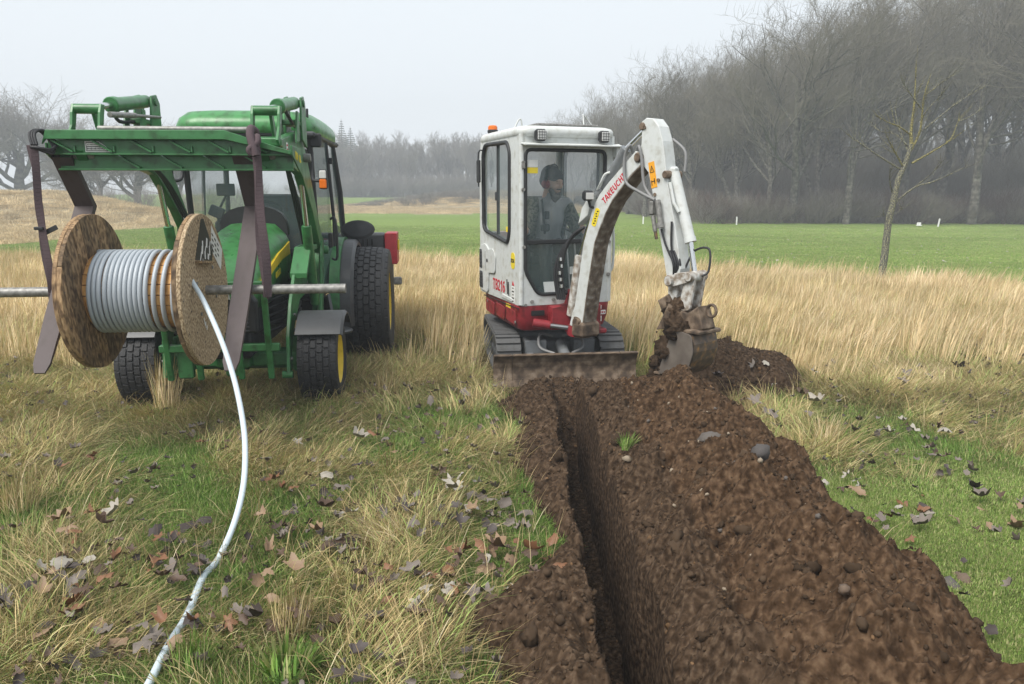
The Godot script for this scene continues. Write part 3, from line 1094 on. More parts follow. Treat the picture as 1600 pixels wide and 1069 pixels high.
	for e in clumps:
		var p := on_level(e[0], e[1], 0.03)
		if e[0] == 945:
			p = Vector3(0.7, soil_top(0.7, -4.35), -4.35)
		var bl := tuft(170, e[2] * 0.5, e[2], 0.0036 if e[0] != 450 else 0.009, 0.1 * e[3], Vector2(0.1, 0.05) if e[0] != 620 else Vector2(-0.6, 0.3), e[6], e[6] * 0.6, e[5], M.straw_blade)
		tag(put_mesh(bl, "grass_tussock", null, Transform3D(Basis(), p)), e[4], "tussock", "tussocks in the rough grass")

# ---------------------------------------------------------------- fallen leaves
func leaf_mesh(kind: int, material: Material) -> ArrayMesh:
	var b := MB.new()
	var k := 20
	var ring := []
	for i in k:
		var a := TAU * i / k
		var r := 0.5
		if kind == 0:
			r = 0.5 * (0.72 + 0.3 * cos(a * 5.0)) * (1.0 + 0.15 * cos(a))
		elif kind == 1:
			r = 0.5 * (0.78 + 0.3 * cos(a)) * (1.0 + 0.16 * sin(a * 7.0 + 0.6))
		else:
			r = 0.5 * (0.7 + 0.3 * absf(cos(a))) * (1.0 + 0.2 * sin(a * 5.0 + 1.0))
		var x := cos(a) * r
		var y := sin(a) * r * 0.85
		var lift: float = [0.3, 0.22, 0.5][kind] * y * y / 0.16 + 0.2 * sin(a * 3.0 + kind) * r + 0.1 * sin(a * 8.0 + kind * 2.0) * r + (0.25 * x * x / 0.25 if kind == 2 else -0.12 * x)
		ring.append(Vector3(x, lift, y))
	var mid := b.vert(Vector3(0, -0.015, 0), Vector3.UP)
	var inner := []
	for i in k:
		inner.append(b.vert(Vector3(ring[i].x * 0.5, ring[i].y * 0.28, ring[i].z * 0.5), Vector3(-ring[i].x * 0.4, 1, -ring[i].z * 1.2).normalized()))
	var outer := []
	for i in k:
		outer.append(b.vert(ring[i], Vector3(-ring[i].x * 0.8, 1, -ring[i].z * 2.0).normalized()))
	for i in k:
		var j := (i + 1) % k
		b.tri(mid, inner[i], inner[j])
		b.quad_i(inner[i], inner[j], outer[j], outer[i])
	b.tube([Vector3(0.45, 0.03, 0), Vector3(0.7, 0.06, 0.05)], 0.012, 4)
	return b.mesh(material)

func make_leaves() -> void:
	var kinds := ["leaf_tan", "leaf_orange", "leaf_brown", "leaf_dark", "leaf_grey", "leaf_pale"]
	var meshes := {}
	for k in kinds + ["leaf_yellow"]:
		for s in 3:
			meshes["%s%d" % [k, s]] = leaf_mesh(s, M[k])
	var words := {"leaf_tan": "tan", "leaf_orange": "rusty orange", "leaf_brown": "brown", "leaf_dark": "blackish", "leaf_grey": "grey", "leaf_pale": "bleached pale", "leaf_yellow": "yellow"}
	# px, py, how many, spread in metres, colours, where
	var heaps := [
		[120, 735, 4, 0.12, "leaf_orange", "in the grass left of the cable"], [15, 842, 4, 0.12, "leaf_brown", "in the grass left of the cable"], [62, 846, 4, 0.14, "leaf_tan", "in the grass left of the cable"], [110, 848, 3, 0.12, "leaf_pale", "in the grass left of the cable"], [155, 828, 3, 0.12, "leaf_dark", "in the grass left of the cable"],
		[60, 912, 8, 0.14, "leaf_dark", "in the grass left of the cable"], [105, 915, 6, 0.14, "leaf_tan", "in the grass left of the cable"], [200, 890, 7, 0.16, "leaf_brown", "in the grass left of the cable"], [240, 890, 7, 0.13, "leaf_orange", "in the grass left of the cable"], [272, 915, 4, 0.08, "leaf_brown", "in the grass left of the cable"],
		[160, 945, 4, 0.12, "leaf_orange", "in the grass left of the cable"], [95, 992, 4, 0.12, "leaf_tan", "in the grass left of the cable"], [25, 955, 4, 0.12, "leaf_grey", "in the grass left of the cable"], [240, 1005, 4, 0.08, "leaf_grey", "in the grass left of the cable"], [180, 1035, 3, 0.1, "leaf_tan", "in the grass left of the cable"], [285, 845, 5, 0.12, "leaf_dark", "in the grass left of the cable"],
		[330, 690, 4, 0.12, "leaf_brown", "in the grass left of the cable"], [300, 985, 4, 0.07, "leaf_orange", "in the grass left of the cable"],
		[400, 705, 5, 0.14, "leaf_grey", "in the grass between cable and trench"], [415, 772, 3, 0.1, "leaf_orange", "in the grass between cable and trench"], [380, 950, 5, 0.14, "leaf_dark", "in the grass between cable and trench"], [345, 965, 4, 0.1, "leaf_brown", "in the grass between cable and trench"],
		[492, 845, 9, 0.16, "leaf_brown", "in the grass between cable and trench"], [560, 860, 3, 0.1, "leaf_grey", "in the grass between cable and trench"], [575, 830, 4, 0.1, "leaf_dark", "in the grass between cable and trench"], [643, 828, 6, 0.13, "leaf_grey", "in the grass between cable and trench"], [730, 792, 7, 0.16, "leaf_pale", "in the grass between cable and trench"],
		[733, 828, 6, 0.12, "leaf_dark", "in the grass between cable and trench"], [792, 806, 7, 0.13, "leaf_grey", "in the grass between cable and trench"], [700, 888, 6, 0.12, "leaf_orange", "in the grass between cable and trench"], [752, 902, 10, 0.15, "leaf_brown", "in the grass between cable and trench"], [790, 892, 8, 0.13, "leaf_tan", "in the grass between cable and trench"],
		[814, 866, 4, 0.08, "leaf_orange", "in the grass between cable and trench"], [635, 935, 6, 0.1, "leaf_brown", "in the grass between cable and trench"], [655, 945, 5, 0.1, "leaf_pale", "in the grass between cable and trench"], [735, 948, 4, 0.1, "leaf_grey", "in the grass between cable and trench"], [530, 1028, 7, 0.12, "leaf_dark", "in the grass between cable and trench"],
		[465, 985, 5, 0.12, "leaf_brown", "in the grass between cable and trench"], [440, 905, 3, 0.05, "leaf_tan", "in the grass between cable and trench"], [710, 622, 6, 0.2, "leaf_grey", "in the grass between cable and trench"], [620, 735, 3, 0.12, "leaf_dark", "in the grass between cable and trench"], [600, 700, 3, 0.12, "leaf_pale", "in the grass between cable and trench"], [865, 882, 4, 0.07, "leaf_orange", "in the grass between cable and trench"], [520, 780, 4, 0.3, "leaf_pale", "in the grass between cable and trench"],
		[1312, 748, 5, 0.1, "leaf_pale", "on the green right of the soil heap"], [1385, 690, 6, 0.2, "leaf_grey", "on the green right of the soil heap"], [1440, 685, 6, 0.22, "leaf_pale", "on the green right of the soil heap"], [1535, 768, 6, 0.14, "leaf_grey", "on the green right of the soil heap"], [1482, 802, 5, 0.1, "leaf_orange", "on the green right of the soil heap"],
		[1388, 812, 4, 0.1, "leaf_grey", "on the green right of the soil heap"], [1398, 822, 2, 0.06, "leaf_orange", "on the green right of the soil heap"], [1440, 790, 3, 0.08, "leaf_dark", "on the green right of the soil heap"], [1582, 806, 4, 0.1, "leaf_tan", "on the green right of the soil heap"], [1348, 716, 2, 0.05, "leaf_pale", "on the green right of the soil heap"],
		[1298, 711, 1, 0.02, "leaf_yellow", "on the green right of the soil heap"], [1365, 765, 2, 0.06, "leaf_tan", "on the green right of the soil heap"], [1412, 880, 1, 0.02, "leaf_tan", "on the green right of the soil heap"], [1230, 618, 7, 0.25, "leaf_pale", "on the green right of the soil heap"], [1200, 655, 6, 0.2, "leaf_grey", "on the green right of the soil heap"],
		[1412, 590, 8, 0.25, "leaf_grey", "on the green right of the soil heap"], [1340, 515, 3, 0.12, "leaf_tan", "on the green right of the soil heap"], [1392, 510, 4, 0.15, "leaf_pale", "on the green right of the soil heap"], [1500, 592, 3, 0.15, "leaf_dark", "on the green right of the soil heap"], [1545, 645, 4, 0.15, "leaf_brown", "on the green right of the soil heap"], [1580, 706, 5, 0.2, "leaf_pale", "on the green right of the soil heap"],
	]
	var placed := 0
	for h in heaps:
		var p := on_level(h[0], h[1], 0.06)
		for i in h[2]:
			if placed >= 296:
				break
			var kind: String = h[4] if rng.randf() < 0.72 or h[2] == 1 else kinds[rng.randi() % 6]
			var x := p.x + rng.randfn(0, h[3] * 0.75)
			var z := p.z + rng.randfn(0, h[3])
			var y := land(x, z) + rng.randf_range(0.085, 0.14)
			if x > 1.6 and z > -4.6:
				y -= 0.06
			if x > -0.1 and x < 2.6 and soil_top(x, z) > 0.0:
				y = soil_top(x, z) + 0.03
			if x > LEFT - 0.03 and x < RIGHT + 0.05 and z > -6.0:
				continue
			var s := rng.randf_range(0.06, 0.11) * (1.3 if h[1] < 660 else 1.0)
			var m: Mesh = meshes["%s%d" % [kind, rng.randi() % 3]]
			var o := put_mesh(m, "fallen_leaf", null, Transform3D(Basis.from_euler(Vector3(rng.randfn(0, 0.3) + (PI if rng.randf() < 0.4 else 0.0), rng.randf() * TAU, rng.randfn(0, 0.3))).scaled_local(Vector3(1.0, rng.randf_range(0.4, 1.2), rng.randf_range(0.6, 1.0)) * s), Vector3(x, y, z)))
			tag(o, "curled %s fallen leaf %s" % [words[kind], h[5]], "leaf", "fallen leaves " + h[5])
			placed += 1
	# the rest of the litter, and pale flecks on the mown fairway
	for t in [["leaf_brown", 0], ["leaf_dark", 1], ["leaf_grey", 2]]:
		var xf := []
		for i in 800:
			var z2 := -rng.randf_range(2.0, 8.0)
			var x2 := rng.randf_range(-0.75, 0.75) * -z2
			if spot_taken(x2, z2) or noise_b.get_noise_2d(x2 * 2.0 + 70.0, z2 * 2.0) < -0.05 or (x2 > 1.7 and z2 > -4.2 and rng.randf() < 0.8):
				continue
			xf.append(Transform3D(Basis.from_euler(Vector3(rng.randfn(0, 0.5), rng.randf() * TAU, rng.randfn(0, 0.5))).scaled_local(Vector3.ONE * rng.randf_range(0.03, 0.065)), Vector3(x2, land(x2, z2) + rng.randf_range(0.05, 0.12), z2)))
		scatter("leaf_litter", meshes[t[0] + str(t[1])], xf, [], "small dead leaves strewn through the rough grass", "leaf litter")
	var flecks := []
	for i in 380:
		var z3 := -rng.randf_range(13.0, 42.0)
		var x3 := rng.randf_range(0.1, 0.85) * -z3
		if is_fairway(x3, z3):
			flecks.append(Transform3D(Basis.from_euler(Vector3(rng.randfn(0, 0.3), rng.randf() * TAU, 0)).scaled_local(Vector3.ONE * rng.randf_range(0.05, 0.09)), Vector3(x3, land(x3, z3) + 0.05, z3)))
	scatter("fairway_leaves", meshes["leaf_pale1"], flecks, [], "pale leaves dotted over the mown fairway", "leaf litter")

# ---------------------------------------------------------------- trees
# one limb as a wavering tapered tube that forks until it is a twig; wood and twigs go to two builders
func limb(wood: MB, twigs: MB, p: Vector3, d: Vector3, length: float, r: float, level: int, o: Dictionary) -> void:
	var steps := 5 if level <= 1 else (3 if level <= o.levels - 2 else 2)
	var pts := [p]
	var rad := [r]
	var dir := d
	var end_r: float = r * (0.5 if level < o.levels else 0.35)
	for i in steps:
		var wob: float = o.wobble * (0.5 if level == 0 else 1.0)
		dir = (dir + Vector3(rng.randfn(0, wob), rng.randfn(0, wob), rng.randfn(0, wob)) + o.pull * (0.0 if level == 0 else 0.14)).normalized()
		pts.append(pts[i] + dir * length / steps)
		rad.append(lerpf(r, end_r, float(i + 1) / steps))
	var sides := 9 if level == 0 else (6 if level == 1 else (4 if level == 2 else 3))
	(wood if r > o.twig_r else twigs).tube(pts, rad, sides, false)
	if level >= o.levels:
		return
	var n: int = o.forks[mini(level, o.forks.size() - 1)]
	for i in n:
		var f: float = lerpf(o.first if level == 0 else 0.25, 1.0, (i + 0.6 * rng.randf() + 0.2) / n)
		var k: float = f * steps
		var s := mini(int(k), steps - 1)
		var at: Vector3 = pts[s].lerp(pts[s + 1], k - s)
		var axis: Vector3 = (pts[s + 1] - pts[s]).normalized()
		var around := axis.cross(Vector3(rng.randfn(), rng.randfn(), rng.randfn())).normalized()
		var ang := deg_to_rad(rng.randf_range(o.spread0, o.spread1))
		var nd := axis.rotated(around, ang)
		if nd.y < -0.25:
			nd.y *= 0.3
		nd = (nd + o.pull * o.pull_child).normalized()
		var r2: float = lerpf(r, end_r, f) * rng.randf_range(0.45, 0.68)
		limb(wood, twigs, at, nd, length * rng.randf_range(o.shrink0, o.shrink1) * (1.15 - 0.45 * f if level == 0 else 1.0), maxf(r2, o.thin), level + 1, o)

func tree_meshes(o: Dictionary, wood_m: Material, twig_m: Material) -> Array:
	var wood := MB.new()
	var twigs := MB.new()
	limb(wood, twigs, Vector3(0, -0.3, 0), o.get("aim", Vector3.UP), o.trunk, o.r, 0, o)
	if o.has("second"):
		for a in o.second:
			limb(wood, twigs, Vector3(a.x * 0.1, -0.3, a.z * 0.1), a.normalized(), o.trunk * 0.9, o.r * 0.75, 0, o)
	var wm := wood.mesh(wood_m)
	var tm := twigs.mesh(twig_m)
	return [wm, tm, wm.get_aabb().merge(tm.get_aabb()).end.y]

func plant_tree(m: Array, called: String, at: Vector3, size: Vector3, turn: float, label: String, group: String, category := "tree", names := ["trunk", "crown"]) -> Node3D:
	var t := thing(called, label, category, Transform3D(Basis(Vector3.UP, turn).scaled_local(size), at), group)
	put_mesh(m[0], names[0], t)
	put_mesh(m[1], names[1], t)
	return t

func make_woods() -> void:
	var wind := Vector3(0.22, 0.8, 0.0)
	var base := {"trunk": 7.0, "r": 0.2, "levels": 5, "forks": [9, 6, 5, 4, 4], "first": 0.28, "spread0": 25.0, "spread1": 62.0, "pull": wind, "pull_child": 0.2, "shrink0": 0.5, "shrink1": 0.74, "wobble": 0.14, "twig_r": 0.022, "thin": 0.0065}
	var beech := []
	for i in 4:
		var o := base.duplicate()
		if i == 1:
			o.first = 0.22
			o.pull = Vector3(0.55, 0.7, 0.0)
		if i == 2:
			o.second = [Vector3(-0.25, 1, 0.1)]
			o.forks = [6, 5, 5, 4, 4]
		if i == 3:
			o.forks = [8, 5, 5, 4, 4]
			o.spread1 = 75.0
		beech.append(tree_meshes(o, M.bark, M.twig))
	# edge of the wood, from the near right to the far left: px of the trunk, distance, px of the top
	var edge := [
		[1640, 37, -90, 0], [1585, 43, -70, 3], [1495, 41, -80, 1], [1440, 47, -60, 3], [1385, 44, -40, 0], [1305, 41, -12, 1], [1262, 46, 5, 2], [1222, 42, 35, 3], [1185, 43, 65, 0], [1140, 45, 80, 2], [1110, 50, 85, 1], [1070, 49, 100, 0], [1035, 52, 108, 3], [1000, 54, 115, 1], [975, 60, 135, 2], [945, 64, 148, 0], [915, 70, 165, 1], [892, 78, 185, 3], [872, 88, 196, 2],
		[1620, 52, -60, 1], [1540, 54, -60, 2], [1470, 56, -40, 0], [1410, 58, -15, 2], [1350, 55, 5, 3], [1280, 57, 25, 0], [1240, 60, 50, 1], [1200, 56, 75, 3], [1160, 60, 85, 1], [1120, 64, 95, 3], [1085, 62, 110, 2], [1045, 68, 120, 1], [1010, 72, 135, 0], [985, 78, 150, 3], [955, 80, 160, 2], [925, 90, 178, 1], [898, 98, 198, 0],
		[1650, 66, -10, 3], [1580, 70, -10, 0], [1510, 70, 0, 3], [1450, 72, 10, 1], [1380, 70, 30, 0], [1320, 74, 45, 2], [1265, 76, 65, 3], [1210, 78, 88, 0], [1175, 80, 95, 2], [1130, 84, 105, 0], [1095, 86, 120, 3], [1060, 90, 132, 1],
	]
	var at_front := ["leaning grey beech at the corner of the wood", "tall bare tree with a dark straight trunk by the young tree", "bare tree with a forked grey trunk at the wood's edge"]
	var k := 0
	for e in edge:
		var d: float = e[1]
		var x: float = (e[0] - 800.0) / LENS * d * 1.02
		var g := land(x, -d)
		var top: float = 1.7 + (300.0 - e[2]) / LENS * d
		var s: float = (top - g) / beech[e[3]][2] * 1.06
		var label: String = "%s beech deep in the wood behind the front row" % ["upright bare", "low-forked wind-bent bare", "twin-stemmed bare", "spreading bare"][e[3]]
		var group := "bare trees of the wood behind the fairway"
		if e[0] == 1305:
			label = "leaning pale-trunked beech with upswept boughs at the wood's edge"
		elif e[0] == 1495:
			label = "tall bare tree with a straight dark trunk behind the young lichened tree"
		elif e[0] == 1585:
			label = "open-crowned bare tree with long curved limbs at the end of the wood"
		elif k < 19:
			label = "%s beech in the front row of the wood" % ["upright bare", "low-forked wind-bent bare", "twin-stemmed bare", "spreading bare"][e[3]]
		var m: Array = beech[e[3]]
		if k < 19 and k % 3 != 1:
			m = [beech[e[3]][0].duplicate(), beech[e[3]][1], 0.0]
			m[0].surface_set_material(0, M.bark_pale)
		plant_tree(m, "beech_tree", Vector3(x, g, -d), Vector3(s * rng.randf_range(0.95, 1.15), s, s * rng.randf_range(0.9, 1.1)), rng.randf_range(-0.7, 0.7), label, group)
		k += 1
	# brushwood under the wood's edge
	var brush_o := {"trunk": 1.0, "r": 0.02, "levels": 3, "forks": [5, 4, 4], "first": 0.1, "spread0": 15.0, "spread1": 45.0, "pull": Vector3(0.15, 0.7, 0), "pull_child": 0.15, "shrink0": 0.6, "shrink1": 0.9, "wobble": 0.12, "twig_r": 0.009, "thin": 0.004, "second": [Vector3(0.6, 1, 0.2), Vector3(-0.6, 1, 0.3), Vector3(0.1, 1, -0.7), Vector3(0.3, 1, 0.8), Vector3(-0.4, 1, -0.6), Vector3(1.0, 1, -0.3), Vector3(-1.0, 1, 0.1), Vector3(0.1, 1, 0.2)]}
	var brush := [tree_meshes(brush_o, M.twig_red, M.twig_red), tree_meshes(brush_o, M.twig, M.twig), tree_meshes(brush_o, M.twig_grey, M.twig_grey)]
	for i in 120:
		var px := 870.0 + 790.0 * i / 119.0 + rng.randf_range(-8, 8)
		var d2 := (lerpf(82.0, 44.0, smoothstep(870.0, 1080.0, px)) if px < 1080 else 41.5) + rng.randf_range(-0.8, 7.0) * (1.0 if i % 2 == 0 else 0.3)
		var x2 := (px - 800.0) / LENS * d2 * 1.02
		var s2 := rng.randf_range(0.7, 1.5)
		plant_tree(brush[i % 3], "bare_shrub", Vector3(x2, land(x2, -d2), -d2), Vector3(s2 * 1.3, s2, s2), rng.randf() * TAU, ["red-brown bare shrub under the edge of the wood", "dark bare shrub under the edge of the wood", "grey bare shrub under the edge of the wood"][i % 3], "brushwood along the wood's edge", "shrub", ["stem", "twigs"])
	# saplings and tall thicket filling the wood between the trunks
	for i in 190:
		var px4 := 880.0 + 790.0 * (i % 55) / 54.0 + rng.randf_range(-10, 10)
		var d6 := (lerpf(92.0, 50.0, smoothstep(870.0, 1080.0, px4)) if px4 < 1080 else 47.0) + rng.randf_range(0, 6.0) + (0.0 if i < 55 else (9.0 if i < 110 else 22.0))
		var x10 := (px4 - 800.0) / LENS * d6 * 1.02
		var s6 := rng.randf_range(2.0, 3.3) * (1.0 if i < 110 else 1.9) * (0.8 if px4 < 1000 else 1.0)
		plant_tree(brush[1 + i % 2], "bare_sapling", Vector3(x10, land(x10, -d6), -d6), Vector3(s6 * 0.8, s6, s6 * 0.8), rng.randf() * TAU, ["dark bare sapling in the thicket between the beeches", "grey bare sapling in the thicket between the beeches"][i % 2], "thicket inside the wood", "sapling", ["stem", "twigs"])
	# the far wood across the middle, thin-trunked and pale with haze
	var far_o := base.duplicate()
	far_o.merge({"trunk": 7.5, "r": 0.16, "levels": 4, "forks": [15, 7, 6, 5], "first": 0.14, "pull": Vector3(0.1, 0.8, 0), "twig_r": 0.05, "thin": 0.014, "shrink0": 0.33, "shrink1": 0.55}, true)
	var far := [tree_meshes(far_o, M.bark_pale, M.twig_grey), tree_meshes(far_o, M.bark_pale, M.twig)]
	var thin := far_o.duplicate()
	thin.first = 0.35
	far.append(tree_meshes(thin, M.bark_pale, M.twig_grey))
	for i in 84:
		var px2 := 480.0 + 420.0 * (i % 42) / 41.0 + rng.randf_range(-6, 6)
		var d3 := rng.randf_range(118.0, 128.0) if i < 42 else rng.randf_range(131.0, 150.0)
		var x3 := (px2 - 800.0) / LENS * d3
		var g3 := land(x3, -d3)
		var top3 := 1.7 + (300.0 - 213.0 + rng.randf_range(-14, 7)) / LENS * d3
		plant_tree(far[i % 3], "woodland_tree", Vector3(x3, g3, -d3), Vector3(0.95, 1, 0.95) * (top3 - g3) / far[i % 3][2], rng.randf() * TAU, "slender bare tree in the hazy far wood", "trees of the hazy far wood")
	for i in 40:
		var px3 := 490.0 + 400.0 * i / 39.0
		var x4 := (px3 - 800.0) / LENS * 119.0
		plant_tree(brush[2], "bare_shrub", Vector3(x4, land(x4, -119), -119), Vector3(4.2, 2.2, 2.5) * rng.randf_range(0.8, 1.2), rng.randf() * TAU, "grey bare shrub at the foot of the far wood", "brushwood at the foot of the far wood", "shrub", ["stem", "twigs"])
	# scrub on the low bank ahead
	for i in 64:
		var x5 := -16.0 + 27.0 * (i % 32) / 31.0 + rng.randf_range(-0.5, 0.5)
		var z5 := -77.0 - rng.randf_range(0, 7) - (i / 32) * 3.0
		var e5 := 1.0 - smoothstep(-9.0, -16.0, x5) * 0.6
		plant_tree(brush[2 if i % 3 else 1], "bare_shrub", Vector3(x5, land(x5, z5), z5), Vector3(1.5, 0.62 * e5, 1.3) * rng.randf_range(0.8, 1.15), rng.randf() * TAU, "low grey scrub bush on the bank before the far wood", "scrub on the bank before the far wood", "shrub", ["stem", "twigs"])
	# two spruces rising over the far wood
	for e2 in [[543, 192, 126.0, "taller dark spruce standing above the far wood"], [556, 203, 129.0, "shorter dark spruce beside the taller one above the far wood"]]:
		var d4: float = e2[2]
		var x6: float = (e2[0] - 800.0) / LENS * d4
		var high: float = 1.7 + (300.0 - e2[1]) / LENS * d4 - land(x6, -d4)
		var t := thing("spruce_tree", e2[3], "tree", Transform3D(Basis(), Vector3(x6, land(x6, -d4), -d4)), "spruces above the far wood")
		var tr := MB.new()
		tr.tube([Vector3(0, -0.3, 0), Vector3(0, high, 0)], [0.22, 0.02], 7)
		part(tr, "trunk", M.bark, t)
		var cr := MB.new()
		for l in 26:
			var f := l / 25.0
			var y := lerpf(high * 0.25, high * 0.97, f)
			var reach := lerpf(2.6, 0.2, f) * rng.randf_range(0.8, 1.15)
			for a in 7:
				var an := a * TAU / 7 + l * 0.9 + rng.randf_range(-0.2, 0.2)
				var dd := Vector3(cos(an), 0, sin(an))
				var tip := Vector3(0, y - reach * 0.18, 0) + dd * reach
				var sd := dd.cross(Vector3.UP)
				for q in 5:
					var w := q / 5.0
					var c0 := Vector3(0, y, 0).lerp(tip, w)
					var c1 := Vector3(0, y, 0).lerp(tip, w + 0.28)
					for sg in [-1.0, 1.0]:
						cr.flat3(c0, c1, c0.lerp(c1, 0.7) + sd * sg * reach * 0.24 * (1.1 - w) - Vector3(0, 0.15, 0))
		part(cr, "crown", M.needles, t)
	# open-grown trees on the left mound
	var thorn_o := {"trunk": 2.6, "r": 0.2, "levels": 5, "forks": [9, 6, 5, 5, 4], "first": 0.3, "spread0": 25.0, "spread1": 70.0, "pull": Vector3(0.05, 0.7, 0), "pull_child": 0.18, "shrink0": 0.62, "shrink1": 0.85, "wobble": 0.14, "twig_r": 0.02, "thin": 0.006}
	var thorn := [tree_meshes(thorn_o, M.bark, M.twig_grey), tree_meshes(thorn_o, M.bark, M.twig_grey)]
	for e3 in [[48, 76.0, 126, 0, "broad bare tree with a dense twiggy crown on the grassy mound", 1.35], [-60, 78.0, 150, 1, "bare tree at the outer end of the grassy mound", 1.1], [118, 80.0, 160, 1, "smaller bare tree beside the broad one on the mound", 0.85], [225, 62.0, 175, 0, "bare round-crowned tree behind the tractor loader", 1.25], [165, 66.0, 205, 1, "low bare tree behind the mound", 1.3], [285, 70.0, 200, 1, "bare tree standing behind the tractor cab", 1.2]]:
		var d5: float = e3[1]
		var x7: float = (e3[0] - 800.0) / LENS * d5
		var g5 := land(x7, -d5)
		var s5: float = (1.7 + (300.0 - e3[2]) / LENS * d5 - g5) / thorn[e3[3]][2]
		plant_tree(thorn[e3[3]], "hawthorn_tree", Vector3(x7, g5, -d5), Vector3(s5 * e3[5], s5, s5 * e3[5]), rng.randf() * TAU, e3[4], "bare trees round the mound")
	for i in 10:
		var x8 := -42.0 + 2.6 * i
		plant_tree(brush[2], "bare_shrub", Vector3(x8, land(x8, -54), -54), Vector3(1.6, 1.3, 1.4) * rng.randf_range(0.8, 1.3), rng.randf() * TAU, "grey bare shrub behind the grassy mound", "shrubs behind the mound", "shrub", ["stem", "twigs"])
	# straw on the mound and the far rough
	var cover := []
	var cc := []
	var patch := tuft(240, 0.1, 0.24, 0.012, 0.5, Vector2(0.2, 0), 0.6, 0.4, [Color(0.66, 0.53, 0.33), Color(0.74, 0.61, 0.39), Color(0.55, 0.43, 0.26)], M.straw_blade)
	for i in 9000:
		var left := rng.randf() < 0.7
		var x9 := rng.randf_range(-50.0, -12.0) if left else rng.randf_range(-22.0, 14.0)
		var z9 := -rng.randf_range(18.0, 55.0) if left else -rng.randf_range(60.0, 92.0)
		if not is_fairway(x9, z9):
			lay(cover, cc, x9, z9, rng.randf_range(0.8, 1.5), Color(1, 1, 1) * rng.randf_range(0.75, 1.2))
	scatter("mound_grass", patch, cover, cc, "dry tawny grass covering the mound and the far rough", "grass")

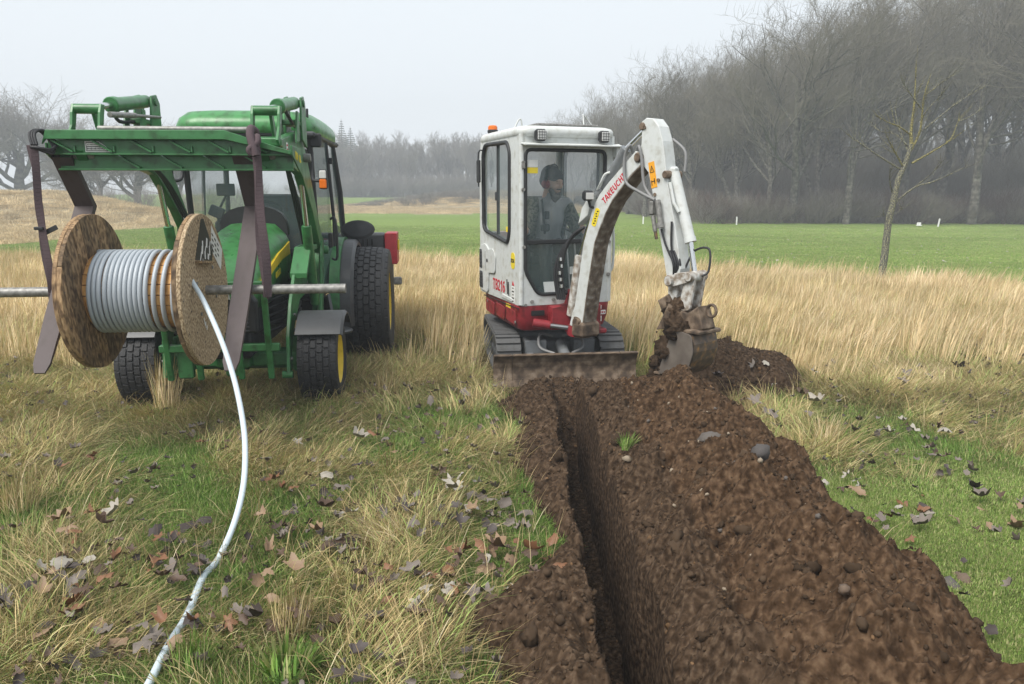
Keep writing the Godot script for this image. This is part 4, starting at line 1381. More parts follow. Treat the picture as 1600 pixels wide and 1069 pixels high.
# the young lichened tree by the fairway, limb by limb
func make_young_tree() -> void:
	var foot := Vector3(7.05, 0, -14.2)
	foot.y = land(foot.x, foot.z)
	var f := Transform3D(Basis(), Vector3.ZERO)
	var t := thing("young_tree", "slim young tree with lichen-spotted bark leaning in the straw", "tree", Transform3D(Basis(), foot))
	var at := func(px: float, py: float, dz: float) -> Vector3:
		var d := sight(px, py)
		return EYE + d * ((foot.z + dz - EYE.z) / d.z) - foot
	var trunk := MB.new()
	var tp := [Vector3(0, -0.1, 0)]
	for p in [[1382, 400], [1388, 350], [1396, 315], [1404, 280], [1415, 255], [1424, 225]]:
		tp.append(at.call(p[0], p[1], 0.0))
	trunk.tube(curve(tp, 3), [0.075, 0.072, 0.07, 0.068, 0.066, 0.064, 0.062, 0.06, 0.058, 0.056, 0.054, 0.052, 0.05, 0.048, 0.046, 0.043, 0.04, 0.037, 0.035], 9)
	part(trunk, "trunk", M.lichen_bark, t)
	var boughs := [
		[[[1424, 225], [1424, 200], [1428, 170], [1430, 140], [1432, 100]], 0.034, -0.1, "lichen_yellow"],
		[[[1420, 240], [1436, 210], [1441, 180], [1444, 150], [1455, 115]], 0.026, 0.15, "lichen_yellow"],
		[[[1400, 315], [1430, 292], [1455, 285], [1490, 270], [1515, 257]], 0.02, 0.3, "lichen_bark"],
		[[[1432, 290], [1455, 272], [1475, 250]], 0.012, 0.35, "lichen_bark"],
		[[[1408, 265], [1380, 248], [1350, 228], [1330, 214], [1313, 200]], 0.018, 0.2, "lichen_bark"],
		[[[1425, 255], [1460, 235], [1485, 218], [1497, 190], [1503, 180]], 0.02, -0.3, "lichen_yellow"],
		[[[1498, 190], [1520, 180], [1535, 170]], 0.009, -0.4, "lichen_bark"],
		[[[1412, 262], [1400, 240], [1390, 222], [1387, 215]], 0.018, 0.3, "lichen_yellow"],
		[[[1422, 210], [1405, 198], [1385, 190], [1368, 180]], 0.016, 0.2, "lichen_yellow"],
		[[[1440, 170], [1425, 150], [1415, 135], [1410, 128]], 0.014, 0.3, "lichen_bark"],
		[[[1440, 205], [1465, 185], [1490, 165], [1520, 145], [1540, 135]], 0.014, -0.2, "lichen_bark"],
		[[[1436, 190], [1455, 165], [1475, 145]], 0.012, 0.2, "lichen_bark"],
		[[[1394, 300], [1390, 280], [1392, 262]], 0.014, 0.3, "lichen_bark"],
		[[[1394, 330], [1385, 337], [1378, 336]], 0.01, 0.2, "lichen_bark"],
		[[[1398, 335], [1406, 330], [1411, 325]], 0.008, 0.1, "lichen_bark"],
		[[[1420, 238], [1410, 215], [1402, 190], [1398, 165]], 0.012, -0.3, "lichen_bark"],
		[[[1444, 150], [1470, 130], [1490, 118]], 0.01, 0.1, "lichen_bark"],
		[[[1420, 230], [1400, 210], [1375, 205], [1360, 190]], 0.012, -0.4, "lichen_bark"],
	]
	for e in boughs:
		var pts := []
		var n: int = e[0].size()
		for i in n:
			pts.append(at.call(e[0][i][0], e[0][i][1], e[2] * i / (n - 1.0)))
		var cp := curve(pts, 3)
		var rr := []
		for i in cp.size():
			rr.append(lerpf(e[1], 0.004, float(i) / (cp.size() - 1)))
		var b := MB.new()
		b.tube(cp, rr, 6)
		# twigs along the outer half
		for i in 9:
			var s := rng.randi_range(cp.size() / 3, cp.size() - 2)
			var axis: Vector3 = (cp[s + 1] - cp[s]).normalized()
			var dd := (axis + Vector3(rng.randfn(0, 0.5), rng.randfn(0.25, 0.4), rng.randfn(0, 0.5))).normalized()
			var l := rng.randf_range(0.12, 0.42)
			b.tube([cp[s], cp[s] + dd * l * 0.5 + Vector3(0, 0.01, 0), cp[s] + dd * l + Vector3(0, 0.05, 0)], [0.005, 0.004, 0.002], 3)
		part(b, "branch", M[e[3]], t)
	# white marker stakes along the far side of the fairway
	for s in [[1005, 347, 340, "white marker post standing behind the excavator arm"], [1151, 348, 337, "white marker post at the edge of the wood right of the bucket arm"], [1466, 351, 337, "leaning white marker post right of the young tree"]]:
		var p := on_level(s[0], s[1], 0.1)
		var st := thing("marker_post", s[3], "post", Transform3D(Basis(Vector3.BACK, -0.12 if s[0] == 1466 else 0.0), Vector3(p.x, land(p.x, p.z), p.z)), "white marker posts along the fairway")
		var pb := MB.new()
		pb.box(Vector3(0, 0.18, 0), Vector3(0.07, 0.4, 0.05), 0.01)
		part(pb, "stake", M.sticker_white, st)
		var pc := MB.new()
		pc.prism(pt([-0.035, 0, 0.035, 0, 0, 0.05]), 0.05, Transform3D(Basis(), Vector3(0, 0.38, 0)))
		part(pc, "pointed_top", M.sticker_white, st)
	var q := on_level(1436, 350, 0.1)
	var sb := MB.new()
	sb.box(Vector3.ZERO, Vector3(0.2, 0.16, 0.12), 0.03)
	sb.box(Vector3(0, -0.07, 0.02), Vector3(0.24, 0.04, 0.16), 0.01)
	tag(part(sb, "marker_block", M.sticker_white, null, Transform3D(Basis(), Vector3(q.x, land(q.x, q.z) + 0.12, q.z))), "low white marker block on the fairway beside the leaning post", "marker")

# ---------------------------------------------------------------- tractor
func tyre_mesh(r: float, w: float, rows: int, across: int) -> Array:
	# carcass (axis along x) and the raised turf blocks
	var b := MB.new()
	var ax := Transform3D(Basis(Vector3(0, 0, 1), Vector3(1, 0, 0), Vector3(0, 1, 0)), Vector3.ZERO)
	var h := w * 0.5
	var ri := r * 0.56
	b.lathe([Vector2(ri, -h * 0.72), Vector2(ri + 0.02, -h * 0.9), Vector2(r * 0.78, -h), Vector2(r * 0.93, -h * 0.96), Vector2(r * 0.975, -h * 0.82), Vector2(r * 0.985, 0), Vector2(r * 0.975, h * 0.82), Vector2(r * 0.93, h * 0.96), Vector2(r * 0.78, h), Vector2(ri + 0.02, h * 0.9), Vector2(ri, h * 0.72)], ax, 48)
	var t := MB.new()
	for i in rows:
		for j in across:
			var a := TAU * (i + (0.5 if j % 2 else 0.0)) / rows
			var f := (j + 0.5) / across * 2.0 - 1.0
			var drop := r * 0.06 * pow(absf(f), 3.0)
			var rr := r - drop - 0.008
			var bs := Basis(Vector3(1, 0, 0), -a)
			var lean := Basis(Vector3(0, 0, 1), -f * absf(f) * 0.35)
			t.box(bs * Vector3(f * h * 0.96, rr, 0), Vector3(w / across * 0.88, 0.024, TAU * r / rows * 0.86), 0.006, bs * lean)
	return [b, t]

func wheel(parent: Node3D, tyres: Array, r: float, w: float, at: Vector3, outward: float, turn := 0.0) -> void:
	var o := Node3D.new()
	o.name = "wheel"
	parent.add_child(o, true)
	o.transform = Transform3D(Basis(Vector3.UP, turn), at)
	put_mesh(tyres[0], "tyre", o)
	var tr := put_mesh(tyres[1], "tread", o)
	tr.set_meta("kind", "stuff")
	var ax := Transform3D(Basis(Vector3(0, 0, 1), Vector3(outward, 0, 0), Vector3(0, outward, 0)), Vector3.ZERO)
	var rim := MB.new()
	var ri := r * 0.57
	rim.lathe([Vector2(ri + 0.012, w * 0.44), Vector2(ri, w * 0.4), Vector2(ri - 0.03, w * 0.3), Vector2(ri * 0.8, w * 0.12), Vector2(ri * 0.45, w * 0.14), Vector2(ri * 0.4, w * 0.22), Vector2(0.0, w * 0.22)], ax, 32)
	rim.lathe([Vector2(ri, w * 0.4), Vector2(ri, -w * 0.4)], ax, 32)
	part(rim, "rim", M.yellow, o)
	var hub := MB.new()
	hub.lathe([Vector2(ri * 0.28, w * 0.2), Vector2(ri * 0.26, w * 0.34), Vector2(0, w * 0.36)], ax, 16)
	for i in 6:
		var a := TAU * i / 6
		hub.cyl(ax * Vector3(cos(a) * ri * 0.6, w * 0.12, sin(a) * ri * 0.6), ax * Vector3(cos(a) * ri * 0.6, w * 0.19, sin(a) * ri * 0.6), 0.014, 6)
	part(hub, "hub", M.black, o)

# strip bent round a wheel: angles in degrees from straight up, towards the front positive
func arch(b: MB, centre: Vector3, r: float, x0: float, x1: float, a0: float, a1: float, thick := 0.02, lip := 0.0) -> void:
	var n := 40
	var rings := []
	for i in n + 1:
		var a := deg_to_rad(lerpf(a0, a1, float(i) / n))
		var d := Vector3(0, cos(a), sin(a))
		var c := centre
		rings.append([c + d * r + Vector3(x0, 0, 0), c + d * (r + thick) + Vector3(x0, 0, 0), c + d * (r + thick) + Vector3(x1, 0, 0), c + d * (r + thick - lip) + Vector3(x1 + signf(x1 - x0) * lip, 0, 0), c + d * (r - lip) + Vector3(x1 + signf(x1 - x0) * lip * 0.9, 0, 0), c + d * r + Vector3(x1, 0, 0)])
	for i in n:
		for j in 6:
			var j2 := (j + 1) % 6
			b.flat4(rings[i][j], rings[i][j2], rings[i + 1][j2], rings[i + 1][j])
	b.flat4(rings[0][0], rings[0][1], rings[0][2], rings[0][5])
	b.flat4(rings[n][0], rings[n][1], rings[n][2], rings[n][5])

func pane(parent: Node, called: String, a: Vector3, b2: Vector3, c: Vector3, d: Vector3, material: Material) -> void:
	var b := MB.new()
	b.flat4(a, b2, c, d)
	part(b, called, material, parent)

func ring_y(z: float, hw: float, yb: float, yc: float, yt: float) -> Array:
	return [Vector3(-hw, yb, z), Vector3(-hw - 0.01, (yb + yc) * 0.5, z), Vector3(-hw, yc - 0.06, z), Vector3(-hw + 0.03, yc, z), Vector3(-hw * 0.62, yt - 0.005, z), Vector3(0, yt + 0.015, z), Vector3(hw * 0.62, yt - 0.005, z), Vector3(hw - 0.03, yc, z), Vector3(hw, yc - 0.06, z), Vector3(hw + 0.01, (yb + yc) * 0.5, z), Vector3(hw, yb, z), Vector3(0, yb, z)]

func make_tractor(T: Transform3D) -> void:
	var t := thing("tractor", "green compact tractor with front loader carrying a cable drum", "tractor", T)
	# wheels
	var fa := tyre_mesh(0.35, 0.32, 30, 6)
	var ra := tyre_mesh(0.57, 0.5, 40, 8)
	var fm := [fa[0].mesh(M.rubber), fa[1].mesh(M.rubber)]
	var rm := [ra[0].mesh(M.rubber), ra[1].mesh(M.rubber)]
	for s in [-1.0, 1.0]:
		wheel(t, fm, 0.35, 0.32, Vector3(s * 0.69, 0.345, 0), s)
		wheel(t, rm, 0.57, 0.5, Vector3(s * 0.91, 0.56, -1.78), s)
	# chassis and front axle
	var b := MB.new()
	b.box(Vector3(0, 0.58, -0.7), Vector3(0.4, 0.34, 2.0), 0.03)
	b.box(Vector3(0, 0.75, -0.2), Vector3(0.5, 0.3, 0.9), 0.03)
	b.box(Vector3(0.26, 0.72, -0.35), Vector3(0.12, 0.2, 0.3), 0.02)
	b.cyl(Vector3(0.3, 0.62, -0.15), Vector3(0.3, 0.95, -0.15), 0.06, 12)
	b.cyl(Vector3(-0.3, 0.62, -0.2), Vector3(-0.3, 0.95, -0.2), 0.06, 12)
	b.box(Vector3(0, 0.5, -1.78), Vector3(1.35, 0.24, 0.26), 0.04)
	part(b, "chassis", M.black, t)
	b = MB.new()
	b.box(Vector3(0, 0.36, 0), Vector3(1.05, 0.14, 0.17), 0.03)
	b.box(Vector3(0, 0.4, 0), Vector3(0.3, 0.24, 0.28), 0.04)
	b.cyl(Vector3(-0.6, 0.35, 0), Vector3(0.6, 0.35, 0), 0.08, 14, 0.02)
	for s in [-1.0, 1.0]:
		b.box(Vector3(s * 0.5, 0.4, 0.0), Vector3(0.1, 0.3, 0.15), 0.02)
	part(b, "front_axle", M.green, t)
	b = MB.new()
	for i in 5:
		var y0 := 0.58 + i * 0.06
		b.tube(curve([Vector3(0.24, y0, 0.1), Vector3(0.42, y0 + 0.05, -0.1 - i * 0.04), Vector3(0.45, y0 + 0.12, -0.45), Vector3(0.3, y0 + 0.1, -0.7)], 4), 0.012, 6)
	part(b, "hydraulic_hoses", M.hose, t)
	# bonnet
	b = MB.new()
	b.loft([ring_y(-0.82, 0.31, 0.86, 1.33, 1.42), ring_y(-0.5, 0.31, 0.84, 1.295, 1.385), ring_y(-0.1, 0.3, 0.82, 1.225, 1.31), ring_y(0.25, 0.29, 0.82, 1.14, 1.225), ring_y(0.46, 0.275, 0.84, 1.075, 1.15), ring_y(0.53, 0.25, 0.9, 1.03, 1.09), ring_y(0.55, 0.21, 0.93, 1.0, 1.05)])
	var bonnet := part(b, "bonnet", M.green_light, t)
	for s in [-1.0, 1.0]:
		b = MB.new()
		b.prism(pt([-0.78, 1.26, -0.78, 1.15, -0.45, 1.13, -0.1, 1.075, 0.2, 1.01, 0.38, 0.97, 0.32, 1.02, 0.05, 1.11, -0.3, 1.19]), 0.03, side_xf(s * 0.308), 0.001)
		part(b, "yellow_stripe", M.yellow, bonnet)
		b = MB.new()
		b.prism(pt([0.02, 0.84, 0.3, 0.84, 0.33, 0.93, 0.02, 0.98]), 0.03, side_xf(s * 0.3), 0.001)
		part(b, "side_grille", M.black, bonnet)
	lettering("4066R", 0.075, M.sticker_yellow, bonnet, Transform3D(Basis(Vector3(0, 0.13, -0.99), Vector3(0, 0.99, 0.13), Vector3(1, 0, 0)), Vector3(0.3235, 1.03, -0.22)), "model_lettering")
	b = MB.new()
	b.prism(pt([-0.3, 0.66, 0.3, 0.66, 0.31, 0.9, 0.24, 1.0, -0.24, 1.0, -0.31, 0.9]), 0.08, front_xf(0.5), 0.02)
	var grille := part(b, "radiator_grille", M.black, t)
	for i in 7:
		b = MB.new()
		b.box(Vector3(0, 0.68 + i * 0.03, 0.545), Vector3(0.5, 0.008, 0.012), 0.002)
		part(b, "grille_bar", M.charcoal, grille)
	for s in [-1.0, 1.0]:
		b = MB.new()
		b.prism(pt([0.1, 0.92, 0.27, 0.9, 0.27, 0.97, 0.12, 0.985]), 0.02, Transform3D(Basis().scaled(Vector3(s, 1, 1)), Vector3(0, 0, 0.55)), 0.006)
		part(b, "headlight", M.clear_lens, grille)
	# dash cowl behind the bonnet
	b = MB.new()
	var arcs := []
	for z in [-0.84, -0.95]:
		var r := []
		for i in 12:
			var a := PI * i / 11.0
			r.append(Vector3(-cos(a) * 0.3, 1.32 + 0.26 * pow(sin(a), 0.55), z))
		r.append(Vector3(0, 1.2, z))
		arcs.append(r)
	b.loft(arcs)
	part(b, "dash_cowl", M.black, t)
	# cab
	var cab := Node3D.new()
	cab.name = "cab"
	t.add_child(cab, true)
	b = MB.new()
	for s in [-1.0, 1.0]:
		b.tube([Vector3(s * 0.5, 0.78, -0.95), Vector3(s * 0.55, 1.2, -0.9), Vector3(s * 0.54, 2.22, -0.78)], 0.028, 8)
		b.tube([Vector3(s * 0.62, 1.15, -2.3), Vector3(s * 0.6, 1.7, -2.28), Vector3(s * 0.55, 2.22, -2.15)], 0.03, 8)
		b.tube([Vector3(s * 0.62, 0.75, -1.45), Vector3(s * 0.63, 1.4, -1.5), Vector3(s * 0.58, 2.22, -1.5)], 0.018, 8)
		b.bar(Vector3(s * 0.55, 2.2, -0.78), Vector3(s * 0.55, 2.2, -2.15), 0.05, 0.05)
		b.bar(Vector3(s * 0.56, 0.78, -0.95), Vector3(s * 0.62, 0.72, -1.45), 0.04, 0.04)
		b.box(Vector3(s * 0.6, 1.02, -1.95), Vector3(0.05, 0.3, 0.7), 0.02)
	b.bar(Vector3(-0.54, 2.2, -0.78), Vector3(0.54, 2.2, -0.78), 0.05, 0.06)
	b.bar(Vector3(-0.55, 2.2, -2.15), Vector3(0.55, 2.2, -2.15), 0.05, 0.06)
	b.bar(Vector3(-0.5, 1.15, -0.92), Vector3(0.5, 1.15, -0.92), 0.04, 0.06)
	b.bar(Vector3(-0.6, 1.15, -2.3), Vector3(0.6, 1.15, -2.3), 0.05, 0.05)
	part(b, "cab_frame", M.black, cab)
	b = MB.new()
	b.box(Vector3(0, 0.72, -1.5), Vector3(1.1, 0.06, 1.2), 0.02)
	b.box(Vector3(0, 0.95, -2.22), Vector3(1.15, 0.45, 0.06), 0.02)
	for s in [-1.0, 1.0]:
		b.box(Vector3(s * 0.33, 0.95, -0.9), Vector3(0.42, 0.44, 0.05), 0.02)
	part(b, "floor_pan", M.black, cab)
	b = MB.new()
	var rr := []
	for e in [[2.2, 1.0, 0.0], [2.215, 1.03, 0.02], [2.27, 1.04, 0.03], [2.33, 1.0, 0.0], [2.385, 0.9, -0.08], [2.41, 0.7, -0.25], [2.42, 0.4, -0.5]]:
		var ring := []
		for i in 28:
			var a := TAU * i / 28
			var cx := signf(cos(a)) * pow(absf(cos(a)), 0.35)
			var cz := signf(sin(a)) * pow(absf(sin(a)), 0.35)
			ring.append(Vector3(cx * 0.6 * e[1], e[0], -1.47 + cz * (0.82 + e[2])))
		rr.append(ring)
	b.loft(rr)
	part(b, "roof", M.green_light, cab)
	b = MB.new()
	b.box(Vector3(0, 2.195, -1.47), Vector3(1.22, 0.05, 1.62), 0.02)
	part(b, "roof_rim", M.charcoal, cab)
	pane(cab, "windscreen", Vector3(-0.51, 1.18, -0.9), Vector3(0.51, 1.18, -0.9), Vector3(0.5, 2.18, -0.785), Vector3(-0.5, 2.18, -0.785), M.glass)
	for s in [-1.0, 1.0]:
		pane(cab, "door_glass", Vector3(s * 0.555, 0.82, -0.96), Vector3(s * 0.625, 0.8, -1.42), Vector3(s * 0.585, 2.18, -1.48), Vector3(s * 0.548, 2.18, -0.82), M.glass_green)
		pane(cab, "side_window", Vector3(s * 0.635, 1.2, -1.53), Vector3(s * 0.625, 1.2, -2.26), Vector3(s * 0.56, 2.18, -2.14), Vector3(s * 0.585, 2.18, -1.53), M.glass_green)
		b = MB.new()
		b.tube(curve([Vector3(s * 0.66, 1.45, -1.02), Vector3(s * 0.71, 1.44, -1.0), Vector3(s * 0.71, 1.1, -1.02), Vector3(s * 0.66, 1.08, -1.04)], 4), 0.012, 6)
		b.box(Vector3(s * 0.645, 1.25, -1.1), Vector3(0.04, 0.14, 0.08), 0.01)
		part(b, "grab_handle", M.black, cab)
		b = MB.new()
		for hy in [1.0, 2.0]:
			b.box(Vector3(s * 0.625, hy, -1.5), Vector3(0.03, 0.06, 0.05), 0.006)
		part(b, "door_hinge", M.black, cab)
	pane(cab, "rear_window", Vector3(-0.58, 1.2, -2.29), Vector3(0.58, 1.2, -2.29), Vector3(0.52, 2.18, -2.15), Vector3(-0.52, 2.18, -2.15), M.glass)
	# inside: seat, steering wheel, screen, console
	b = MB.new()
	b.box(Vector3(0, 1.05, -1.75), Vector3(0.5, 0.14, 0.46), 0.05)
	b.box(Vector3(0, 1.38, -1.98), Vector3(0.46, 0.6, 0.12), 0.05, Basis(Vector3.RIGHT, -0.15))
	part(b, "seat", M.charcoal, cab)
	b = MB.new()
	var wr := []
	var wx := Transform3D(Basis(Vector3.RIGHT, 0.6), Vector3(0, 1.5, -1.2))
	for i in 17:
		wr.append(wx * Vector3(cos(TAU * i / 16) * 0.19, 0, sin(TAU * i / 16) * 0.19))
	b.tube(wr, 0.015, 6, false)
	b.tube([wx * Vector3.ZERO, Vector3(0, 1.15, -1.0)], 0.025, 8)
	for i in 3:
		b.tube([wx * Vector3.ZERO, wr[i * 5 + 1]], 0.01, 5)
	part(b, "steering_wheel", M.black, cab)
	b = MB.new()
	b.box(Vector3(-0.26, 1.72, -0.98), Vector3(0.16, 0.11, 0.03), 0.008, Basis(Vector3.UP, 0.3))
	b.tube([Vector3(-0.26, 1.68, -1.0), Vector3(-0.36, 1.5, -1.0), Vector3(-0.32, 1.3, -1.0)], 0.012, 6)
	b.box(Vector3(-0.36, 1.52, -1.0), Vector3(0.13, 0.1, 0.05), 0.01, Basis(Vector3.FORWARD, 0.4))
	b.box(Vector3(-0.3, 1.35, -1.05), Vector3(0.18, 0.2, 0.12), 0.03)
	part(b, "display_mount", M.black, cab)
	b = MB.new()
	b.tube(curve([Vector3(0.1, 1.2, -0.88), Vector3(0.02, 1.6, -0.83), Vector3(0.0, 1.95, -0.795)], 4), 0.008, 5)
	b.tube([Vector3(0.02, 1.45, -0.855), Vector3(0.0, 1.98, -0.79)], 0.014, 5)
	part(b, "windscreen_wiper", M.black, cab)
	# lamps on stalks, mirror, antenna
	for s in [-1.0, 1.0]:
		b = MB.new()
		b.tube(curve([Vector3(s * 0.56, 2.05, -0.8), Vector3(s * 0.56, 1.85, -0.76), Vector3(s * 0.58, 1.8, -0.72), Vector3(s * 0.66, 1.8, -0.7)], 4), 0.014, 6)
		b.box(Vector3(s * 0.66, 1.81, -0.71), Vector3(0.075, 0.17, 0.05), 0.012)
		var lamp := part(b, "lamp_stalk", M.black, t)
		b = MB.new()
		b.box(Vector3(s * 0.66, 1.85, -0.68), Vector3(0.062, 0.072, 0.02), 0.01)
		part(b, "clear_lamp", M.clear_lens, lamp)
		b = MB.new()
		b.box(Vector3(s * 0.66, 1.77, -0.68), Vector3(0.064, 0.082, 0.022), 0.01)
		part(b, "amber_lamp", M.orange_lens, lamp)
	b = MB.new()
	b.tube([Vector3(0.53, 2.2, -0.8), Vector3(0.535, 2.42, -0.8)], 0.012, 6)
	part(b, "antenna", M.black, t)
	b = MB.new()
	b.box(Vector3(0.6, 2.15, -0.78), Vector3(0.1, 0.12, 0.06), 0.015)
	b.tube([Vector3(0.55, 2.2, -0.8), Vector3(0.45, 2.16, -0.72)], 0.01, 5)
	b.box(Vector3(0.5, 2.02, -0.72), Vector3(0.06, 0.1, 0.05), 0.01)
	part(b, "work_light", M.black, t)
	b = MB.new()
	b.lathe([Vector2(0.02, -0.02), Vector2(0.17, -0.015), Vector2(0.18, 0.0), Vector2(0.15, 0.03), Vector2(0, 0.05)], Transform3D(Basis(Vector3.RIGHT, 1.2) * Basis().scaled(Vector3(1, 1, 0.6)), Vector3(0.8, 1.3, -2.1)), 20)
	b.tube([Vector3(0.62, 1.2, -2.2), Vector3(0.78, 1.28, -2.12)], 0.014, 6)
	part(b, "mirror", M.black, t)
	# mudguards
	for s in [-1.0, 1.0]:
		b = MB.new()
		arch(b, Vector3(0, 0.55, -1.78), 0.66, s * 0.6, s * 0.7, -62.0, 100.0, 0.03)
		part(b, "rear_mudguard", M.green, t)
		b = MB.new()
		arch(b, Vector3(0, 0.55, -1.78), 0.635, s * 0.702, s * 0.8, -62.0, 103.0, 0.03, 0.03)
		part(b, "mudguard_flare", M.plastic_grey, t)
		b = MB.new()
		arch(b, Vector3(0, 0.345, 0), 0.385, s * 0.53, s * 0.88, -50.0, 50.0, 0.012, 0.02)
		b.bar(Vector3(s * 0.5, 0.6, 0), Vector3(s * 0.62, 0.735, 0), 0.03, 0.02)
		b.bar(Vector3(s * 0.48, 0.35, -0.06), Vector3(s * 0.5, 0.6, 0), 0.03, 0.03)
		part(b, "front_mudguard", M.plastic_grey, t)
	b = MB.new()
	b.lathe([Vector2(0.0, 0), Vector2(0.13, 0.0), Vector2(0.14, 0.02), Vector2(0.12, 0.035), Vector2(0, 0.035)], Transform3D(Basis(), Vector3(0.72, 0.42, -0.75)), 20)
	b.bar(Vector3(0.3, 0.45, -0.75), Vector3(0.7, 0.43, -0.75), 0.04, 0.03)
	b.bar(Vector3(0.7, 0.43, -0.75), Vector3(0.62, 0.75, -0.95), 0.03, 0.03)
	part(b, "step", M.plastic_grey, t)
	# machine on the rear linkage
	b = MB.new()
	b.box(Vector3(0.55, 1.08, -2.75), Vector3(1.0, 0.3, 0.3), 0.03)
	b.box(Vector3(0.3, 0.85, -2.7), Vector3(1.2, 0.12, 0.12), 0.02)
	var rear := part(b, "rear_attachment", M.charcoal, t)
	b = MB.new()
	b.box(Vector3(1.12, 1.06, -2.7), Vector3(0.14, 0.36, 0.36), 0.012)
	part(b, "red_end_box", M.red_bright, rear)
	b = MB.new()
	b.box(Vector3(1.2, 1.1, -2.62), Vector3(0.02, 0.12, 0.1), 0.006)
	part(b, "yellow_reflector", M.sticker_yellow, rear)
	for i in 4:
		for k in 2:
			b = MB.new()
			b.box(Vector3(0.9 - i * 0.05 + k * 0.02, 1.13 - k * 0.1, -2.595), Vector3(0.018, 0.08, 0.02), 0.004)
			part(b, "vent_slot", M.ink_black, rear)
	b = MB.new()
	b.tube([Vector3(1.12, 0.88, -2.6), Vector3(1.12, 0.7, -2.62), Vector3(1.18, 0.66, -2.62)], 0.02, 6)
	b.box(Vector3(1.18, 0.68, -2.6), Vector3(0.1, 0.09, 0.06), 0.015)
	part(b, "rear_linkage", M.galvanised, rear)
	make_loader(t)

